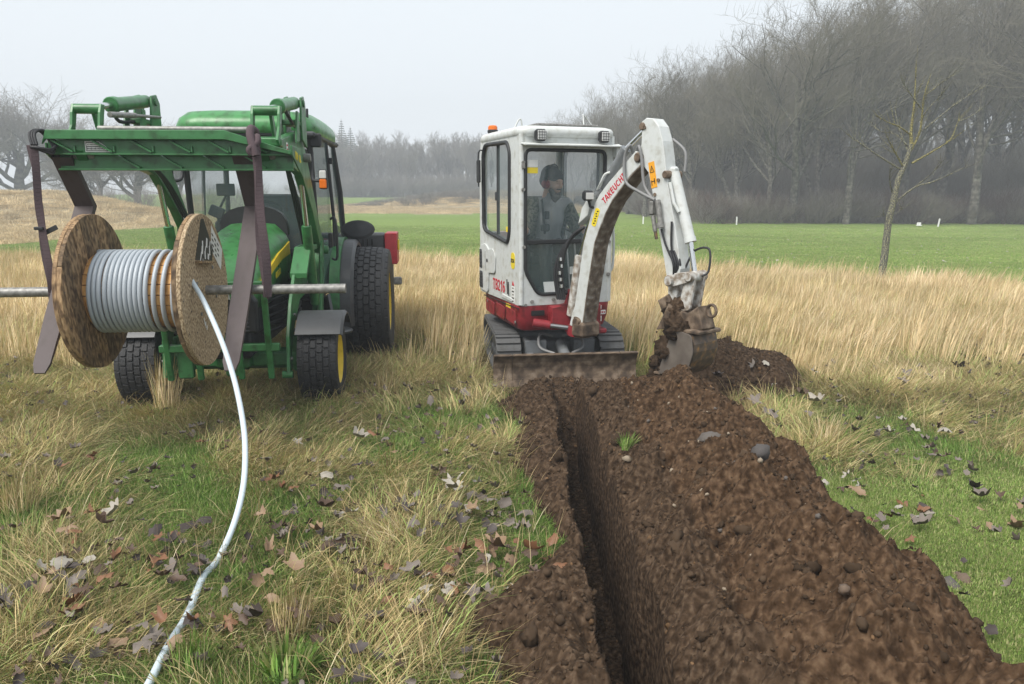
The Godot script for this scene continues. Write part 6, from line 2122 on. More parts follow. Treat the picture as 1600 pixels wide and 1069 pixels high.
func make_excavator(E: Transform3D, U: Transform3D, K: Transform3D) -> void:
	var x := thing("excavator", "white and red mini excavator digging the trench", "excavator", E)
	var inv := E.affine_inverse()
	var u := inv * U
	var k := inv * K
	var b: MB
	# tracks
	for s in [-1.0, 1.0]:
		var loop := []
		for i in 48:
			var f := i / 48.0 * TAU
			var c := cos(f)
			var sn := sin(f)
			var zc := 0.53 if c > 0 else -0.56
			var r := 0.19
			loop.append(Vector2(zc + c * r + (0.0 if absf(c) > 0.02 else 0.0), 0.2 + sn * r))
		b = MB.new()
		var rings := []
		for i in 49:
			var q: Vector2 = loop[i % 48]
			var inn: Vector2 = Vector2((0.53 if cos((i % 48) / 48.0 * TAU) > 0 else -0.56), 0.2).lerp(q, 0.87)
			rings.append([Vector3(s * 0.485 - 0.115, q.y, q.x), Vector3(s * 0.485 + 0.115, q.y, q.x), Vector3(s * 0.485 + 0.115, inn.y, inn.x), Vector3(s * 0.485 - 0.115, inn.y, inn.x)])
		for i in 48:
			for j in 4:
				b.flat4(rings[i][j], rings[i][(j + 1) % 4], rings[i + 1][(j + 1) % 4], rings[i + 1][j])
		var track := part(b, "track", M.rubber_dusty, x, u)
		b = MB.new()
		var per := 0.0
		var total := 2.0 * 1.09 + TAU * 0.19
		var n := 46
		for i in n:
			per = total * i / n
			var pos: Vector2
			var ang: float
			if per < 1.09:
				pos = Vector2(0.53 - per, 0.39)
				ang = 0.0
			elif per < 1.09 + PI * 0.19:
				ang = (per - 1.09) / 0.19
				pos = Vector2(-0.56 - sin(ang) * 0.19, 0.2 + cos(ang) * 0.19)
			elif per < 2.18 + PI * 0.19:
				pos = Vector2(-0.56 + per - 1.09 - PI * 0.19, 0.01)
				ang = PI
			else:
				ang = PI + (per - 2.18 - PI * 0.19) / 0.19
				pos = Vector2(0.53 - sin(ang) * 0.19, 0.2 + cos(ang) * 0.19)
			var bs := Basis(Vector3.RIGHT, -ang)
			var nrm := bs * Vector3.UP
			b.box(Vector3(s * 0.485, pos.y, pos.x) + nrm * 0.008, Vector3(0.226, 0.022, 0.03), 0.006, bs)
		var lug := part(b, "track_lugs", M.rubber_dusty, track)
		lug.set_meta("kind", "stuff")
		b = MB.new()
		b.box(Vector3(s * 0.485, 0.2, 0), Vector3(0.1, 0.2, 1.1), 0.03)
		for z in [-0.56, 0.53]:
			b.cyl(Vector3(s * 0.485 - 0.06, 0.2, z), Vector3(s * 0.485 + 0.06, 0.2, z), 0.155, 20, 0.02)
		for z in [-0.3, -0.1, 0.1, 0.3]:
			b.cyl(Vector3(s * 0.485 - 0.07, 0.09, z), Vector3(s * 0.485 + 0.07, 0.09, z), 0.06, 12)
		part(b, "track_frame", M.charcoal, track)
	b = MB.new()
	b.box(Vector3(0, 0.3, 0), Vector3(0.78, 0.16, 0.62), 0.03)
	b.box(Vector3(0, 0.24, 0.38), Vector3(0.86, 0.14, 0.2), 0.03)
	b.cyl(Vector3(0, 0.36, 0), Vector3(0, 0.47, 0), 0.3, 28, 0.02)
	b.box(Vector3(-0.22, 0.27, 0.52), Vector3(0.22, 0.16, 0.2), 0.02)
	b.box(Vector3(0.24, 0.27, 0.52), Vector3(0.22, 0.16, 0.2), 0.02)
	for s in [-1.0, 1.0]:
		b.bar(Vector3(s * 0.28, 0.22, 0.35), Vector3(s * 0.28, 0.14, 0.89), 0.07, 0.1, 0.01)
	b.cyl(Vector3(0.02, 0.3, 0.55), Vector3(0.02, 0.22, 0.88), 0.05, 14, 0.01)
	part(b, "undercarriage", M.grey_paint, x, u)
	b = MB.new()
	for s in [-1.0, 1.0]:
		b.tube(curve([Vector3(s * 0.05, 0.36, 0.5), Vector3(s * 0.18, 0.4, 0.6), Vector3(s * 0.2, 0.3, 0.72), Vector3(s * 0.08, 0.26, 0.82)], 5), 0.014, 6)
	part(b, "blade_hoses", M.hose_grey, x, u)
	# dozer blade
	b = MB.new()
	var prof := [Vector2(0.985, 0.0), Vector2(0.955, 0.05), Vector2(0.935, 0.11), Vector2(0.93, 0.16), Vector2(0.94, 0.21), Vector2(0.965, 0.255), Vector2(0.99, 0.285)]
	for i in 6:
		var p0: Vector2 = prof[i]
		var p1: Vector2 = prof[i + 1]
		for e in [[-0.65, -0.485], [-0.481, 0.481], [0.485, 0.65]]:
			b.flat4(Vector3(e[0], p0.y, p0.x), Vector3(e[1], p0.y, p0.x), Vector3(e[1], p1.y, p1.x), Vector3(e[0], p1.y, p1.x))
			b.flat4(Vector3(e[0], p0.y, p0.x - 0.03), Vector3(e[0], p1.y, p1.x - 0.03), Vector3(e[1], p1.y, p1.x - 0.03), Vector3(e[1], p0.y, p0.x - 0.03))
			for s in [0, 1]:
				b.flat4(Vector3(e[s], p0.y, p0.x), Vector3(e[s], p1.y, p1.x), Vector3(e[s], p1.y, p1.x - 0.03), Vector3(e[s], p0.y, p0.x - 0.03))
	var blade := part(b, "dozer_blade", M.muddy_steel, x, u)
	b = MB.new()
	for e in [[-0.65, -0.485], [-0.481, 0.481], [0.485, 0.65]]:
		b.box(Vector3((e[0] + e[1]) * 0.5, 0.288, 0.978), Vector3(e[1] - e[0], 0.016, 0.045), 0.005)
	part(b, "top_edge", M.muddy_steel, blade)
	b = MB.new()
	b.box(Vector3(0, 0.022, 0.978), Vector3(1.3, 0.07, 0.02), 0.004, Basis(Vector3.RIGHT, -0.5))
	part(b, "cutting_edge", M.muddy_steel, blade)
	# house: red lower skirt
	b = MB.new()
	b.loft([plan_ring(0.45, 0.4, 0.54, -0.5), plan_ring(0.47, 0.43, 0.57, -0.54), plan_ring(0.56, 0.455, 0.595, -0.57), plan_ring(0.68, 0.463, 0.605, -0.58), plan_ring(0.69, 0.455, 0.598, -0.572)])
	var skirt := part(b, "lower_skirt", M.red, x)
	for e in [[-0.36, -0.1], [-0.06, 0.2], [0.24, 0.5]]:
		b = MB.new()
		b.prism(rounded(pt([e[0], 0.52, e[1], 0.5, e[1], 0.63, e[0], 0.645]), 0.03), 0.012, side_xf(-0.477), 0.005)
		part(b, "pressed_panel", M.red, skirt)
	b = MB.new()
	b.prism(pt([-0.42, 0.66, 0.58, 0.66, 0.58, 0.67, -0.42, 0.67]), 0.01, side_xf(-0.478), 0.002)
	part(b, "skirt_seam", M.ink_black, skirt)
	b = MB.new()
	b.box(Vector3(-0.4755, 0.655, 0.3), Vector3(0.006, 0.035, 0.13), 0.002)
	part(b, "yellow_tag", M.sticker_yellow, skirt)
	b = MB.new()
	for e in [[-0.478, 0.62, -0.3, 1], [-0.478, 0.53, 0.5, 1], [0.1, 0.6, 0.6, 0], [-0.05, 0.62, 0.61, 0], [-0.42, 0.7, 0.61, 0]]:
		if e[3]:
			b.cyl(Vector3(e[0], e[1], e[2]), Vector3(e[0] - 0.008, e[1], e[2]), 0.014, 8)
		else:
			b.cyl(Vector3(e[0], e[1], e[2] - 0.01), Vector3(e[0], e[1], e[2] + 0.006), 0.014, 8)
	part(b, "bolts", M.galvanised, skirt)
	b = MB.new()
	b.box(Vector3(-0.3, 0.62, 0.605), Vector3(0.13, 0.05, 0.012), 0.006)
	part(b, "tow_slot", M.ink_black, skirt)
	b = MB.new()
	for e in [[0.26, 0.645, 0.16, 0.035], [0.34, 0.595, 0.09, 0.04], [0.32, 0.535, 0.05, 0.05]]:
		b.box(Vector3(e[0], e[1], 0.607), Vector3(e[2], e[3], 0.004), 0.001)
	var stk := part(b, "white_sticker", M.sticker_white, skirt)
	b = MB.new()
	for i in 7:
		b.box(Vector3(0.2 + i * 0.02, 0.645, 0.61), Vector3(0.013, 0.018, 0.002), 0.0004)
	for i in 4:
		b.box(Vector3(0.31 + i * 0.02, 0.595, 0.61), Vector3(0.012, 0.016, 0.002), 0.0004)
	b.box(Vector3(0.32, 0.535, 0.61), Vector3(0.03, 0.014, 0.002), 0.0004)
	part(b, "sticker_print", M.ink_red, stk)
	# white cab shell
	var side_hole := rounded(pt([-0.42, 1.33, 0.3, 1.24, 0.35, 1.34, 0.35, 2.06, 0.28, 2.14, -0.36, 2.15, -0.43, 2.06]), 0.09)
	var side_out := rounded(pt([-0.56, 0.692, 0.59, 0.692, 0.6, 0.9, 0.6, 2.1, 0.55, 2.2, -0.5, 2.2, -0.56, 2.0]), 0.04)
	var front_hole := rounded(pt([-0.425, 1.0, -0.3, 0.79, 0.24, 0.79, 0.345, 0.95, 0.345, 2.06, -0.425, 2.06]), 0.06)
	var front_out := rounded(pt([-0.468, 0.692, 0.425, 0.692, 0.425, 2.19, -0.468, 2.19]), 0.02)
	cut_panel("side_panel", side_out, [side_hole], 0.03, side_xf(-0.475), M.white, x)
	cut_panel("side_panel", side_out, [side_hole], 0.03, side_xf(0.405), M.white, x)
	cut_panel("front_panel", front_out, [front_hole], 0.035, front_xf(0.603), M.white, x)
	b = MB.new()
	b.box(Vector3(-0.02, 1.0, -0.555), Vector3(0.86, 0.6, 0.03), 0.01)
	for s in [-0.44, 0.38]:
		b.box(Vector3(s, 1.75, -0.53), Vector3(0.06, 0.9, 0.06), 0.02)
	part(b, "rear_panel", M.white, x)
	# rounded corner post and pressed shoulder of the side cover
	b = MB.new()
	b.cyl(Vector3(-0.455, 0.7, 0.585), Vector3(-0.455, 2.19, 0.585), 0.026, 14)
	b.cyl(Vector3(0.415, 0.7, 0.585), Vector3(0.415, 2.19, 0.585), 0.026, 14)
	part(b, "corner_post", M.white, x)
	b = MB.new()
	b.prism(rounded(pt([-0.55, 0.72, -0.28, 0.7, -0.25, 0.95, -0.2, 1.12, -0.36, 1.2, -0.54, 1.16]), 0.05), 0.02, side_xf(-0.482), 0.008)
	var cover := part(b, "engine_cover", M.white, x)
	for e in [[-0.52, 0.94, -0.44, 1.13], [-0.52, 0.74, -0.42, 0.91]]:
		b = MB.new()
		b.prism(rounded(pt([e[0], e[1], e[2], e[1], e[2] - 0.01, e[3], e[0], e[3]]), 0.02), 0.008, side_xf(-0.494), 0.002)
		var vent := part(b, "vent", M.charcoal, cover)
		for i in 5:
			b = MB.new()
			b.bar(Vector3(-0.5, lerpf(e[1], e[3], (i + 0.7) / 5.6), e[0] + 0.01), Vector3(-0.5, lerpf(e[1], e[3], (i + 0.7) / 5.6), e[2] - 0.015), 0.008, 0.006, 0.001)
			part(b, "louvre", M.ink_black, vent)
	b = MB.new()
	b.prism(rounded(pt([-0.34, 0.9, -0.06, 0.92, -0.04, 1.1, -0.12, 1.16, -0.34, 1.13]), 0.04), 0.014, side_xf(-0.484), 0.005)
	var hatch := part(b, "fuel_hatch", M.white, x)
	b = MB.new()
	b.cyl(Vector3(-0.485, 1.03, -0.28), Vector3(-0.498, 1.03, -0.28), 0.018, 10)
	b.bar(Vector3(-0.4865, 0.92, -0.345), Vector3(-0.4865, 1.12, -0.345), 0.012, 0.012, 0.002)
	part(b, "lock", M.ink_black, hatch)
	var su := Basis(Vector3(0, 0, 1), Vector3(0, 1, 0), Vector3(-1, 0, 0))
	lettering("TB216", 0.15, M.ink_red, x, Transform3D(su, Vector3(-0.4765, 0.815, 0.03)), "model_lettering", 0.85)
	b = MB.new()
	b.prism(rounded(pt([0.375, 1.01, 0.475, 1.01, 0.475, 1.16, 0.375, 1.16]), 0.048, 6), 0.004, side_xf(-0.4765), 0.001)
	var oval := part(b, "oval_sticker", M.sticker_yellow, x)
	lettering("DSA", 0.05, M.ink_black, oval, Transform3D(su, Vector3(-0.4795, 1.085, 0.425)), "sticker_lettering")
	b = MB.new()
	b.prism(pt([0.395, 0.70, 0.47, 0.70, 0.47, 0.85, 0.395, 0.85]), 0.004, side_xf(-0.4765), 0.001)
	var pic := part(b, "pictogram_sticker", M.sticker_white, x)
	b = MB.new()
	b.prism(pt([0.405, 0.86, 0.46, 0.86, 0.43, 0.9]), 0.004, side_xf(-0.478), 0.001)
	part(b, "red_triangle", M.ink_red, pic)
	b = MB.new()
	for i in 5:
		b.box(Vector3(-0.479, 0.835 - i * 0.03, 0.435), Vector3(0.002, 0.012, 0.05 if i % 2 else 0.03), 0.0004)
	part(b, "pictogram", M.ink_black, pic)
	b = MB.new()
	b.bar(Vector3(-0.478, 0.76, 0.29), Vector3(-0.478, 0.9, 0.27), 0.012, 0.006, 0.001)
	b.bar(Vector3(-0.478, 0.75, 0.325), Vector3(-0.478, 0.88, 0.31), 0.012, 0.006, 0.001)
	part(b, "black_flash", M.ink_black, x)
	b = MB.new()
	b.prism(rounded(pt([0.12, 0.715, 0.42, 0.705, 0.42, 0.735, 0.14, 0.75]), 0.012), 0.012, side_xf(-0.48), 0.004)
	part(b, "pressed_rib", M.white, x)
	# gaskets and glass
	b = MB.new()
	gasket(b, side_hole, side_xf(-0.478), 0.02)
	gasket(b, front_hole, front_xf(0.603), 0.017)
	gasket(b, side_hole, side_xf(0.408), 0.02)
	b.bar(Vector3(-0.425, 1.262, 0.6), Vector3(0.345, 1.262, 0.6), 0.03, 0.04, 0.008)
	part(b, "window_gasket", M.black, x)
	var up := rounded(pt([-0.425, 1.265, 0.345, 1.265, 0.345, 2.06, -0.425, 2.06]), 0.04)
	var low := rounded(pt([-0.425, 1.0, -0.3, 0.79, 0.24, 0.79, 0.345, 0.95, 0.345, 1.26, -0.425, 1.26]), 0.05)
	glass_sheet("windscreen", up, front_xf(0.59), M.windscreen_glass, x)
	glass_sheet("lower_windscreen", low, front_xf(0.588), M.glass, x)
	glass_sheet("side_window", side_hole, side_xf(-0.462), M.glass, x)
	glass_sheet("side_window", side_hole, side_xf(0.392), M.glass, x)
	b = MB.new()
	b.bar(Vector3(-0.462, 1.3, -0.02), Vector3(-0.462, 2.13, -0.02), 0.016, 0.03, 0.003)
	b.bar(Vector3(-0.47, 1.62, -0.06), Vector3(-0.47, 1.7, -0.06), 0.02, 0.02, 0.004)
	part(b, "window_slider", M.charcoal, x)
	b = MB.new()
	b.box(Vector3(-0.36, 1.885, 0.594), Vector3(0.11, 0.05, 0.002), 0.0005)
	var wst := part(b, "windscreen_sticker", M.sticker_yellow, x)
	b = MB.new()
	b.box(Vector3(-0.36, 1.945, 0.594), Vector3(0.11, 0.06, 0.002), 0.0005)
	part(b, "sticker_top", M.sticker_white, wst)
	b = MB.new()
	b.box(Vector3(-0.465, 1.36, 0.24), Vector3(0.002, 0.05, 0.06), 0.0005)
	part(b, "window_tag", M.sticker_yellow, x)
	b = MB.new()
	b.box(Vector3(-0.05, 0.785, 0.606), Vector3(0.09, 0.035, 0.004), 0.001)
	part(b, "white_plate", M.sticker_white, x)
	# roof, visor, lamps
	b = MB.new()
	var rings2 := []
	for e in [[2.17, -0.01], [2.19, 0.012], [2.225, 0.012], [2.25, -0.005], [2.265, -0.05], [2.272, -0.13]]:
		var ring := []
		for p in rounded(pt([-0.475, 0.63, 0.432, 0.63, 0.432, -0.56, -0.475, -0.56]), 0.12, 5):
			var c := Vector2(-0.02, 0.03)
			var d: Vector2 = p - c
			ring.append(Vector3(c.x + d.x * (1.0 + e[1] * 2.0), e[0], c.y + d.y * (1.0 + e[1] * 1.6)))
		rings2.append(ring)
	b.loft(rings2)
	var roof := part(b, "roof", M.white, x)
	b = MB.new()
	b.box(Vector3(0.02, 2.285, 0.08), Vector3(0.6, 0.02, 0.85), 0.006)
	part(b, "roof_plate", M.galvanised, roof)
	b = MB.new()
	b.box(Vector3(0.0, 2.105, 0.655), Vector3(0.94, 0.016, 0.12), 0.005, Basis(Vector3.RIGHT, 0.15))
	b.box(Vector3(0.44, 2.06, 0.64), Vector3(0.05, 0.12, 0.08), 0.015)
	b.box(Vector3(0.46, 1.95, 0.6), Vector3(0.04, 0.16, 0.06), 0.012)
	part(b, "visor", M.white, x)
	for lx in [-0.31, 0.3]:
		b = MB.new()
		b.box(Vector3(lx, 2.18, 0.66), Vector3(0.1, 0.1, 0.07), 0.018)
		b.bar(Vector3(lx, 2.2, 0.64), Vector3(lx, 2.24, 0.6), 0.03, 0.02)
		var lamp := part(b, "work_lamp", M.black, x)
		b = MB.new()
		b.box(Vector3(lx, 2.18, 0.697), Vector3(0.076, 0.076, 0.006), 0.002)
		part(b, "lamp_glass", M.clear_lens, lamp)
		b = MB.new()
		for i in 3:
			b.box(Vector3(lx - 0.024 + i * 0.024, 2.18, 0.7015), Vector3(0.004, 0.07, 0.004), 0.001)
			b.box(Vector3(lx, 2.156 + i * 0.024, 0.7015), Vector3(0.07, 0.004, 0.0035), 0.001)
		part(b, "lamp_grid", M.charcoal, lamp)
	b = MB.new()
	b.lathe([Vector2(0.0, 0.0), Vector2(0.05, 0.0), Vector2(0.052, 0.025), Vector2(0.046, 0.032)], Transform3D(Basis(), Vector3(-0.4, 2.265, -0.36)), 18)
	var beacon := part(b, "beacon", M.black, x)
	b = MB.new()
	b.lathe([Vector2(0.046, 0.03), Vector2(0.045, 0.06), Vector2(0.035, 0.072), Vector2(0.0, 0.074)], Transform3D(Basis(), Vector3(-0.4, 2.265, -0.36)), 18)
	part(b, "beacon_lens", M.orange_lens, beacon)
	b = MB.new()
	b.tube(curve([Vector3(-0.3, 2.26, -0.05), Vector3(-0.25, 2.36, -0.05), Vector3(-0.22, 2.37, -0.05), Vector3(-0.21, 2.27, -0.05)], 3), 0.008, 6)
	b.tube([Vector3(0.25, 2.27, 0.35), Vector3(0.26, 2.4, 0.3), Vector3(0.36, 2.3, 0.3), Vector3(0.36, 2.27, 0.3)], 0.008, 6)
	part(b, "lifting_eye", M.white, roof)
	b = MB.new()
	b.tube(curve([Vector3(-0.48, 2.1, -0.4), Vector3(-0.53, 2.08, -0.42), Vector3(-0.53, 1.85, -0.42), Vector3(-0.53, 1.75, -0.42)], 3), 0.008, 6)
	b.box(Vector3(-0.53, 1.9, -0.42), Vector3(0.02, 0.22, 0.09), 0.008)
	part(b, "mirror", M.black, x)
	b = MB.new()
	b.tube(curve([Vector3(0.43, 1.35, 0.5), Vector3(0.5, 1.34, 0.5), Vector3(0.5, 1.0, 0.5), Vector3(0.43, 0.98, 0.5)], 4), 0.013, 8)
	b.tube([Vector3(0.5, 1.35, 0.5), Vector3(0.5, 2.0, 0.45)], 0.013, 8)
	part(b, "grab_rail", M.white, x)
	b = MB.new()
	for e in [[-0.45, 1.95, 0.615], [-0.45, 1.72, 0.615], [-0.44, 1.22, 0.61], [0.4, 1.25, 0.61], [0.4, 0.95, 0.61], [-0.15, 0.74, 0.61], [-0.36, 0.73, 0.61]]:
		b.cyl(Vector3(e[0], e[1], e[2] - 0.01), Vector3(e[0], e[1], e[2] + 0.012), 0.016, 8)
	b.box(Vector3(-0.45, 1.92, 0.62), Vector3(0.03, 0.05, 0.03), 0.008)
	part(b, "cab_bolts", M.galvanised, x)
	# inside the cab
	b = MB.new()
	b.box(Vector3(-0.02, 0.74, 0.0), Vector3(0.84, 0.06, 1.05), 0.01)
	b.box(Vector3(0.05, 0.88, -0.25), Vector3(0.5, 0.26, 0.5), 0.03)
	part(b, "cab_floor", M.black, x)
	b = MB.new()
	b.box(Vector3(0.06, 1.06, -0.2), Vector3(0.46, 0.12, 0.46), 0.05)
	b.box(Vector3(0.06, 1.36, -0.42), Vector3(0.42, 0.6, 0.1), 0.05, Basis(Vector3.RIGHT, -0.12))
	part(b, "seat", M.charcoal, x)
	b = MB.new()
	for s in [-0.27, 0.36]:
		b.box(Vector3(s, 1.06, 0.02), Vector3(0.13, 0.34, 0.36), 0.04)
		b.tube([Vector3(s, 1.2, 0.14), Vector3(s, 1.36, 0.16)], [0.02, 0.026], 8)
	part(b, "control_console", M.charcoal, x)
	b = MB.new()
	for s in [0.1, 0.18]:
		b.tube([Vector3(s, 0.78, 0.42), Vector3(s - 0.02, 1.3, 0.36)], 0.009, 6)
		b.box(Vector3(s, 0.8, 0.44), Vector3(0.07, 0.02, 0.12), 0.006)
	part(b, "travel_levers", M.steel, x)
	b = MB.new()
	b.box(Vector3(-0.14, 0.84, 0.5), Vector3(0.12, 0.1, 0.01), 0.003, Basis(Vector3.RIGHT, -0.4))
	b.box(Vector3(0.12, 0.98, 0.45), Vector3(0.08, 0.07, 0.01), 0.003)
	part(b, "notice_card", M.sticker_white, x)
	# swing bracket, ram and kingpost
	b = MB.new()
	b.prism(pt([-0.2, 0.47, 0.3, 0.45, 0.3, 0.68, 0.12, 0.69, 0.06, 0.8, 0.0, 0.83, -0.04, 0.7, -0.2, 0.68]), 0.1, front_xf(0.64), 0.015)
	b.cyl(Vector3(0.05, 0.42, 0.76), Vector3(0.05, 0.52, 0.76), 0.12, 20, 0.015)
	b.box(Vector3(0.12, 0.46, 0.74), Vector3(0.34, 0.05, 0.2), 0.015)
	part(b, "swing_bracket", M.red, x)
	b = MB.new()
	b.cyl(Vector3(-0.37, 0.545, 0.66), Vector3(-0.22, 0.52, 0.7), 0.04, 14, 0.008)
	var ram := part(b, "swing_cylinder", M.red, x)
	b = MB.new()
	b.cyl(Vector3(-0.23, 0.52, 0.7), Vector3(-0.02, 0.49, 0.76), 0.02, 10)
	part(b, "piston_rod", M.steel, ram)
	make_boom(x, k)

func make_boom(x: Node3D, k: Transform3D) -> void:
	var b := MB.new()
	b.cyl(Vector3(0, 0.42, -0.02), Vector3(0, 0.62, -0.02), 0.09, 18, 0.015)
	b.box(Vector3(0, 0.5, 0.02), Vector3(0.24, 0.14, 0.16), 0.03)
	part(b, "kingpost", M.muddy_steel, x, k)
	var side := pt([-0.109, 0.524, -0.078, 0.633, -0.046, 0.7, 0.005, 0.985, 0.054, 1.266, 0.113, 1.432, 0.156, 1.567, 0.23, 1.674, 0.338, 1.777, 0.478, 1.892, 0.625, 2.015, 0.69, 1.99, 0.683, 1.906, 0.572, 1.82, 0.387, 1.633, 0.31, 1.523, 0.253, 1.415, 0.188, 1.273, 0.134, 0.996, 0.086, 0.716, 0.06, 0.56, 0.0, 0.5])
	b = MB.new()
	b.prism(side, 0.165, side_xf(0), 0.006)
	var boom := part(b, "boom", M.white, x, k)
	# muddy underside plate
	b = MB.new()
	var un := [Vector2(0.06, 0.54), Vector2(0.09, 0.71), Vector2(0.138, 0.994), Vector2(0.192, 1.27), Vector2(0.257, 1.411), Vector2(0.314, 1.52), Vector2(0.391, 1.63), Vector2(0.576, 1.816), Vector2(0.685, 1.9)]
	for i in un.size() - 1:
		b.bar(Vector3(0, un[i].y, un[i].x), Vector3(0, un[i + 1].y, un[i + 1].x), 0.166, 0.012, 0.003)
	part(b, "underside", M.boom_under, boom)
	b = MB.new()
	b.cyl(Vector3(-0.11, 0.56, 0.0), Vector3(0.11, 0.56, 0.0), 0.05, 16, 0.01)
	part(b, "pivot_pin", M.muddy_steel, boom)
	b = MB.new()
	b.cyl(Vector3(-0.1, 1.965, 0.66), Vector3(0.1, 1.965, 0.66), 0.04, 16, 0.01)
	part(b, "pivot_pin", M.muddy_steel, boom)
	lettering("TAKEUCHI", 0.074, M.ink_red, boom, Transform3D(Basis(Vector3(0, 0.68, 0.733), Vector3(0, 0.733, -0.68), Vector3(-1, 0, 0)), Vector3(-0.0835, 1.725, 0.4)), "maker_lettering", 0.88)
	b = MB.new()
	b.prism(rounded(pt([-0.028, -0.08, 0.028, -0.08, 0.028, 0.08, -0.028, 0.08]), 0.03, 6), 0.003, Transform3D(side_xf(-0.0835).basis * Basis(Vector3.BACK, -0.35), Vector3(-0.0835, 1.49, 0.2)), 0.0005)
	var ov := part(b, "oval_sticker", M.sticker_yellow, boom)
	b = MB.new()
	for i in 6:
		b.box(Vector3(-0.086, 1.44 + i * 0.02, 0.183 + i * 0.007 + 0.008 * (i % 2)), Vector3(0.001, 0.01, 0.02), 0.0003)
	part(b, "sticker_print", M.ink_black, ov)
	# arm ram on top of the boom
	b = MB.new()
	b.cyl(Vector3(0, 1.735, 0.2), Vector3(0, 2.035, 0.44), 0.038, 16, 0.006)
	b.cyl(Vector3(0, 2.02, 0.428), Vector3(0, 2.045, 0.448), 0.044, 16)
	b.box(Vector3(0, 1.69, 0.17), Vector3(0.1, 0.1, 0.07), 0.02, Basis(Vector3.RIGHT, 0.6))
	var ram := part(b, "arm_cylinder", M.grey_paint, x, k)
	b = MB.new()
	b.cyl(Vector3(0, 2.035, 0.44), Vector3(0, 2.19, 0.665), 0.02, 12)
	part(b, "piston_rod", M.chrome, ram)
	b = MB.new()
	b.tube(curve([Vector3(-0.05, 1.72, 0.18), Vector3(-0.07, 1.78, 0.24), Vector3(-0.06, 1.84, 0.27), Vector3(-0.035, 1.86, 0.31)], 4), 0.01, 6)
	b.tube(curve([Vector3(-0.03, 1.74, 0.2), Vector3(-0.06, 1.82, 0.26), Vector3(-0.045, 1.86, 0.29)], 4), 0.008, 6)
	part(b, "ram_pipe", M.white, ram)
	# boom ram and hoses in front of the cab
	b = MB.new()
	b.cyl(Vector3(-0.03, 0.6, -0.14), Vector3(-0.01, 1.15, -0.06), 0.045, 16, 0.008)
	var lift := part(b, "boom_cylinder", M.white_muddy, x, k)
	b = MB.new()
	b.cyl(Vector3(-0.01, 1.15, -0.06), Vector3(0, 1.5, 0.06), 0.022, 12)
	part(b, "piston_rod", M.chrome, lift)
	b = MB.new()
	b.prism(pt([-0.02, 1.42, 0.1, 1.5, 0.17, 1.68, 0.1, 1.66, 0.02, 1.56]), 0.13, side_xf(-0.02), 0.01)
	part(b, "ram_bracket", M.white, boom)
	b = MB.new()
	for i in 4:
		b.tube(curve([Vector3(-0.1 - i * 0.012, 0.75, -0.16 - i * 0.015), Vector3(-0.12 - i * 0.012, 1.0, -0.17 - i * 0.02), Vector3(-0.12, 1.2, -0.13 - i * 0.015), Vector3(-0.1 + i * 0.01, 1.34, -0.05), Vector3(-0.05, 1.4, 0.03)], 5), 0.013, 7)
	part(b, "hose_bundle", M.hose, x, k)
	b = MB.new()
	for i in 5:
		b.cyl(Vector3(-0.13 - (i % 3) * 0.012, 0.86 + i * 0.06, -0.17), Vector3(-0.13 - (i % 3) * 0.012, 0.89 + i * 0.06, -0.172), 0.018, 8)
	part(b, "hose_ferrules", M.chrome, x, k)
	# lamp on the boom
	b = MB.new()
	b.box(Vector3(-0.13, 1.67, 0.15), Vector3(0.09, 0.085, 0.08), 0.02, Basis(Vector3.UP, -0.35))
	b.tube([Vector3(-0.12, 1.63, 0.15), Vector3(-0.11, 1.58, 0.16), Vector3(-0.08, 1.57, 0.17)], 0.012, 6)
	var lamp := part(b, "boom_lamp", M.black, x, k)
	b = MB.new()
	b.box(Vector3(-0.145, 1.667, 0.19), Vector3(0.07, 0.055, 0.006), 0.002, Basis(Vector3.UP, -0.35))
	part(b, "lamp_glass", M.clear_lens, lamp)
	# dipper arm
	b = MB.new()
	b.prism(pt([0.664, 2.236, 0.665, 2.068, 0.64, 1.99, 0.66, 1.93, 0.748, 1.847, 0.794, 1.7, 0.828, 1.553, 0.889, 1.359, 0.945, 1.164, 0.985, 1.0, 1.03, 0.98, 1.08, 1.0, 1.11, 1.127, 1.069, 1.319, 1.021, 1.509, 0.967, 1.7, 0.935, 1.819, 0.915, 1.938, 0.885, 2.08, 0.84, 2.19, 0.78, 2.252, 0.71, 2.262]), 0.125, side_xf(0), 0.008)
	var arm := part(b, "dipper_arm", M.white, x, k)
	b = MB.new()
	b.cyl(Vector3(-0.075, 2.2, 0.675), Vector3(0.075, 2.2, 0.675), 0.03, 14, 0.006)
	part(b, "pivot_pin", M.muddy_steel, arm)
	b = MB.new()
	b.cyl(Vector3(-0.09, 1.83, 0.94), Vector3(0.09, 1.83, 0.94), 0.03, 14, 0.006)
	part(b, "pivot_pin", M.muddy_steel, arm)
	b = MB.new()
	for e in [[1.79, 0.86], [2.19, 0.7], [1.68, 0.83]]:
		b.cyl(Vector3(-0.072, e[0], e[1]), Vector3(-0.05, e[0], e[1]), 0.014, 8)
	part(b, "arm_bolts", M.muddy_steel, arm)
	b = MB.new()
	var wt := Transform3D(side_xf(-0.0645).basis * Basis(Vector3.BACK, 0.22), Vector3(-0.0645, 1.83, 0.8))
	b.prism(pt([-0.03, -0.1, 0.03, -0.1, 0.03, 0.1, -0.03, 0.1]), 0.003, wt, 0.0005)
	var wa := part(b, "warning_sticker", M.sticker_orange, arm)
	b = MB.new()
	for e in [[-0.02, 0.02, 0.02, 0.02], [0.02, 0.02, 0.0, 0.07], [0.0, 0.07, -0.02, 0.02], [0.0, 0.03, 0.0, 0.05]]:
		b.bar(wt * Vector3(e[0], e[1], 0.002), wt * Vector3(e[2], e[3], 0.002), 0.004, 0.004, 0.0005, Vector3.RIGHT)
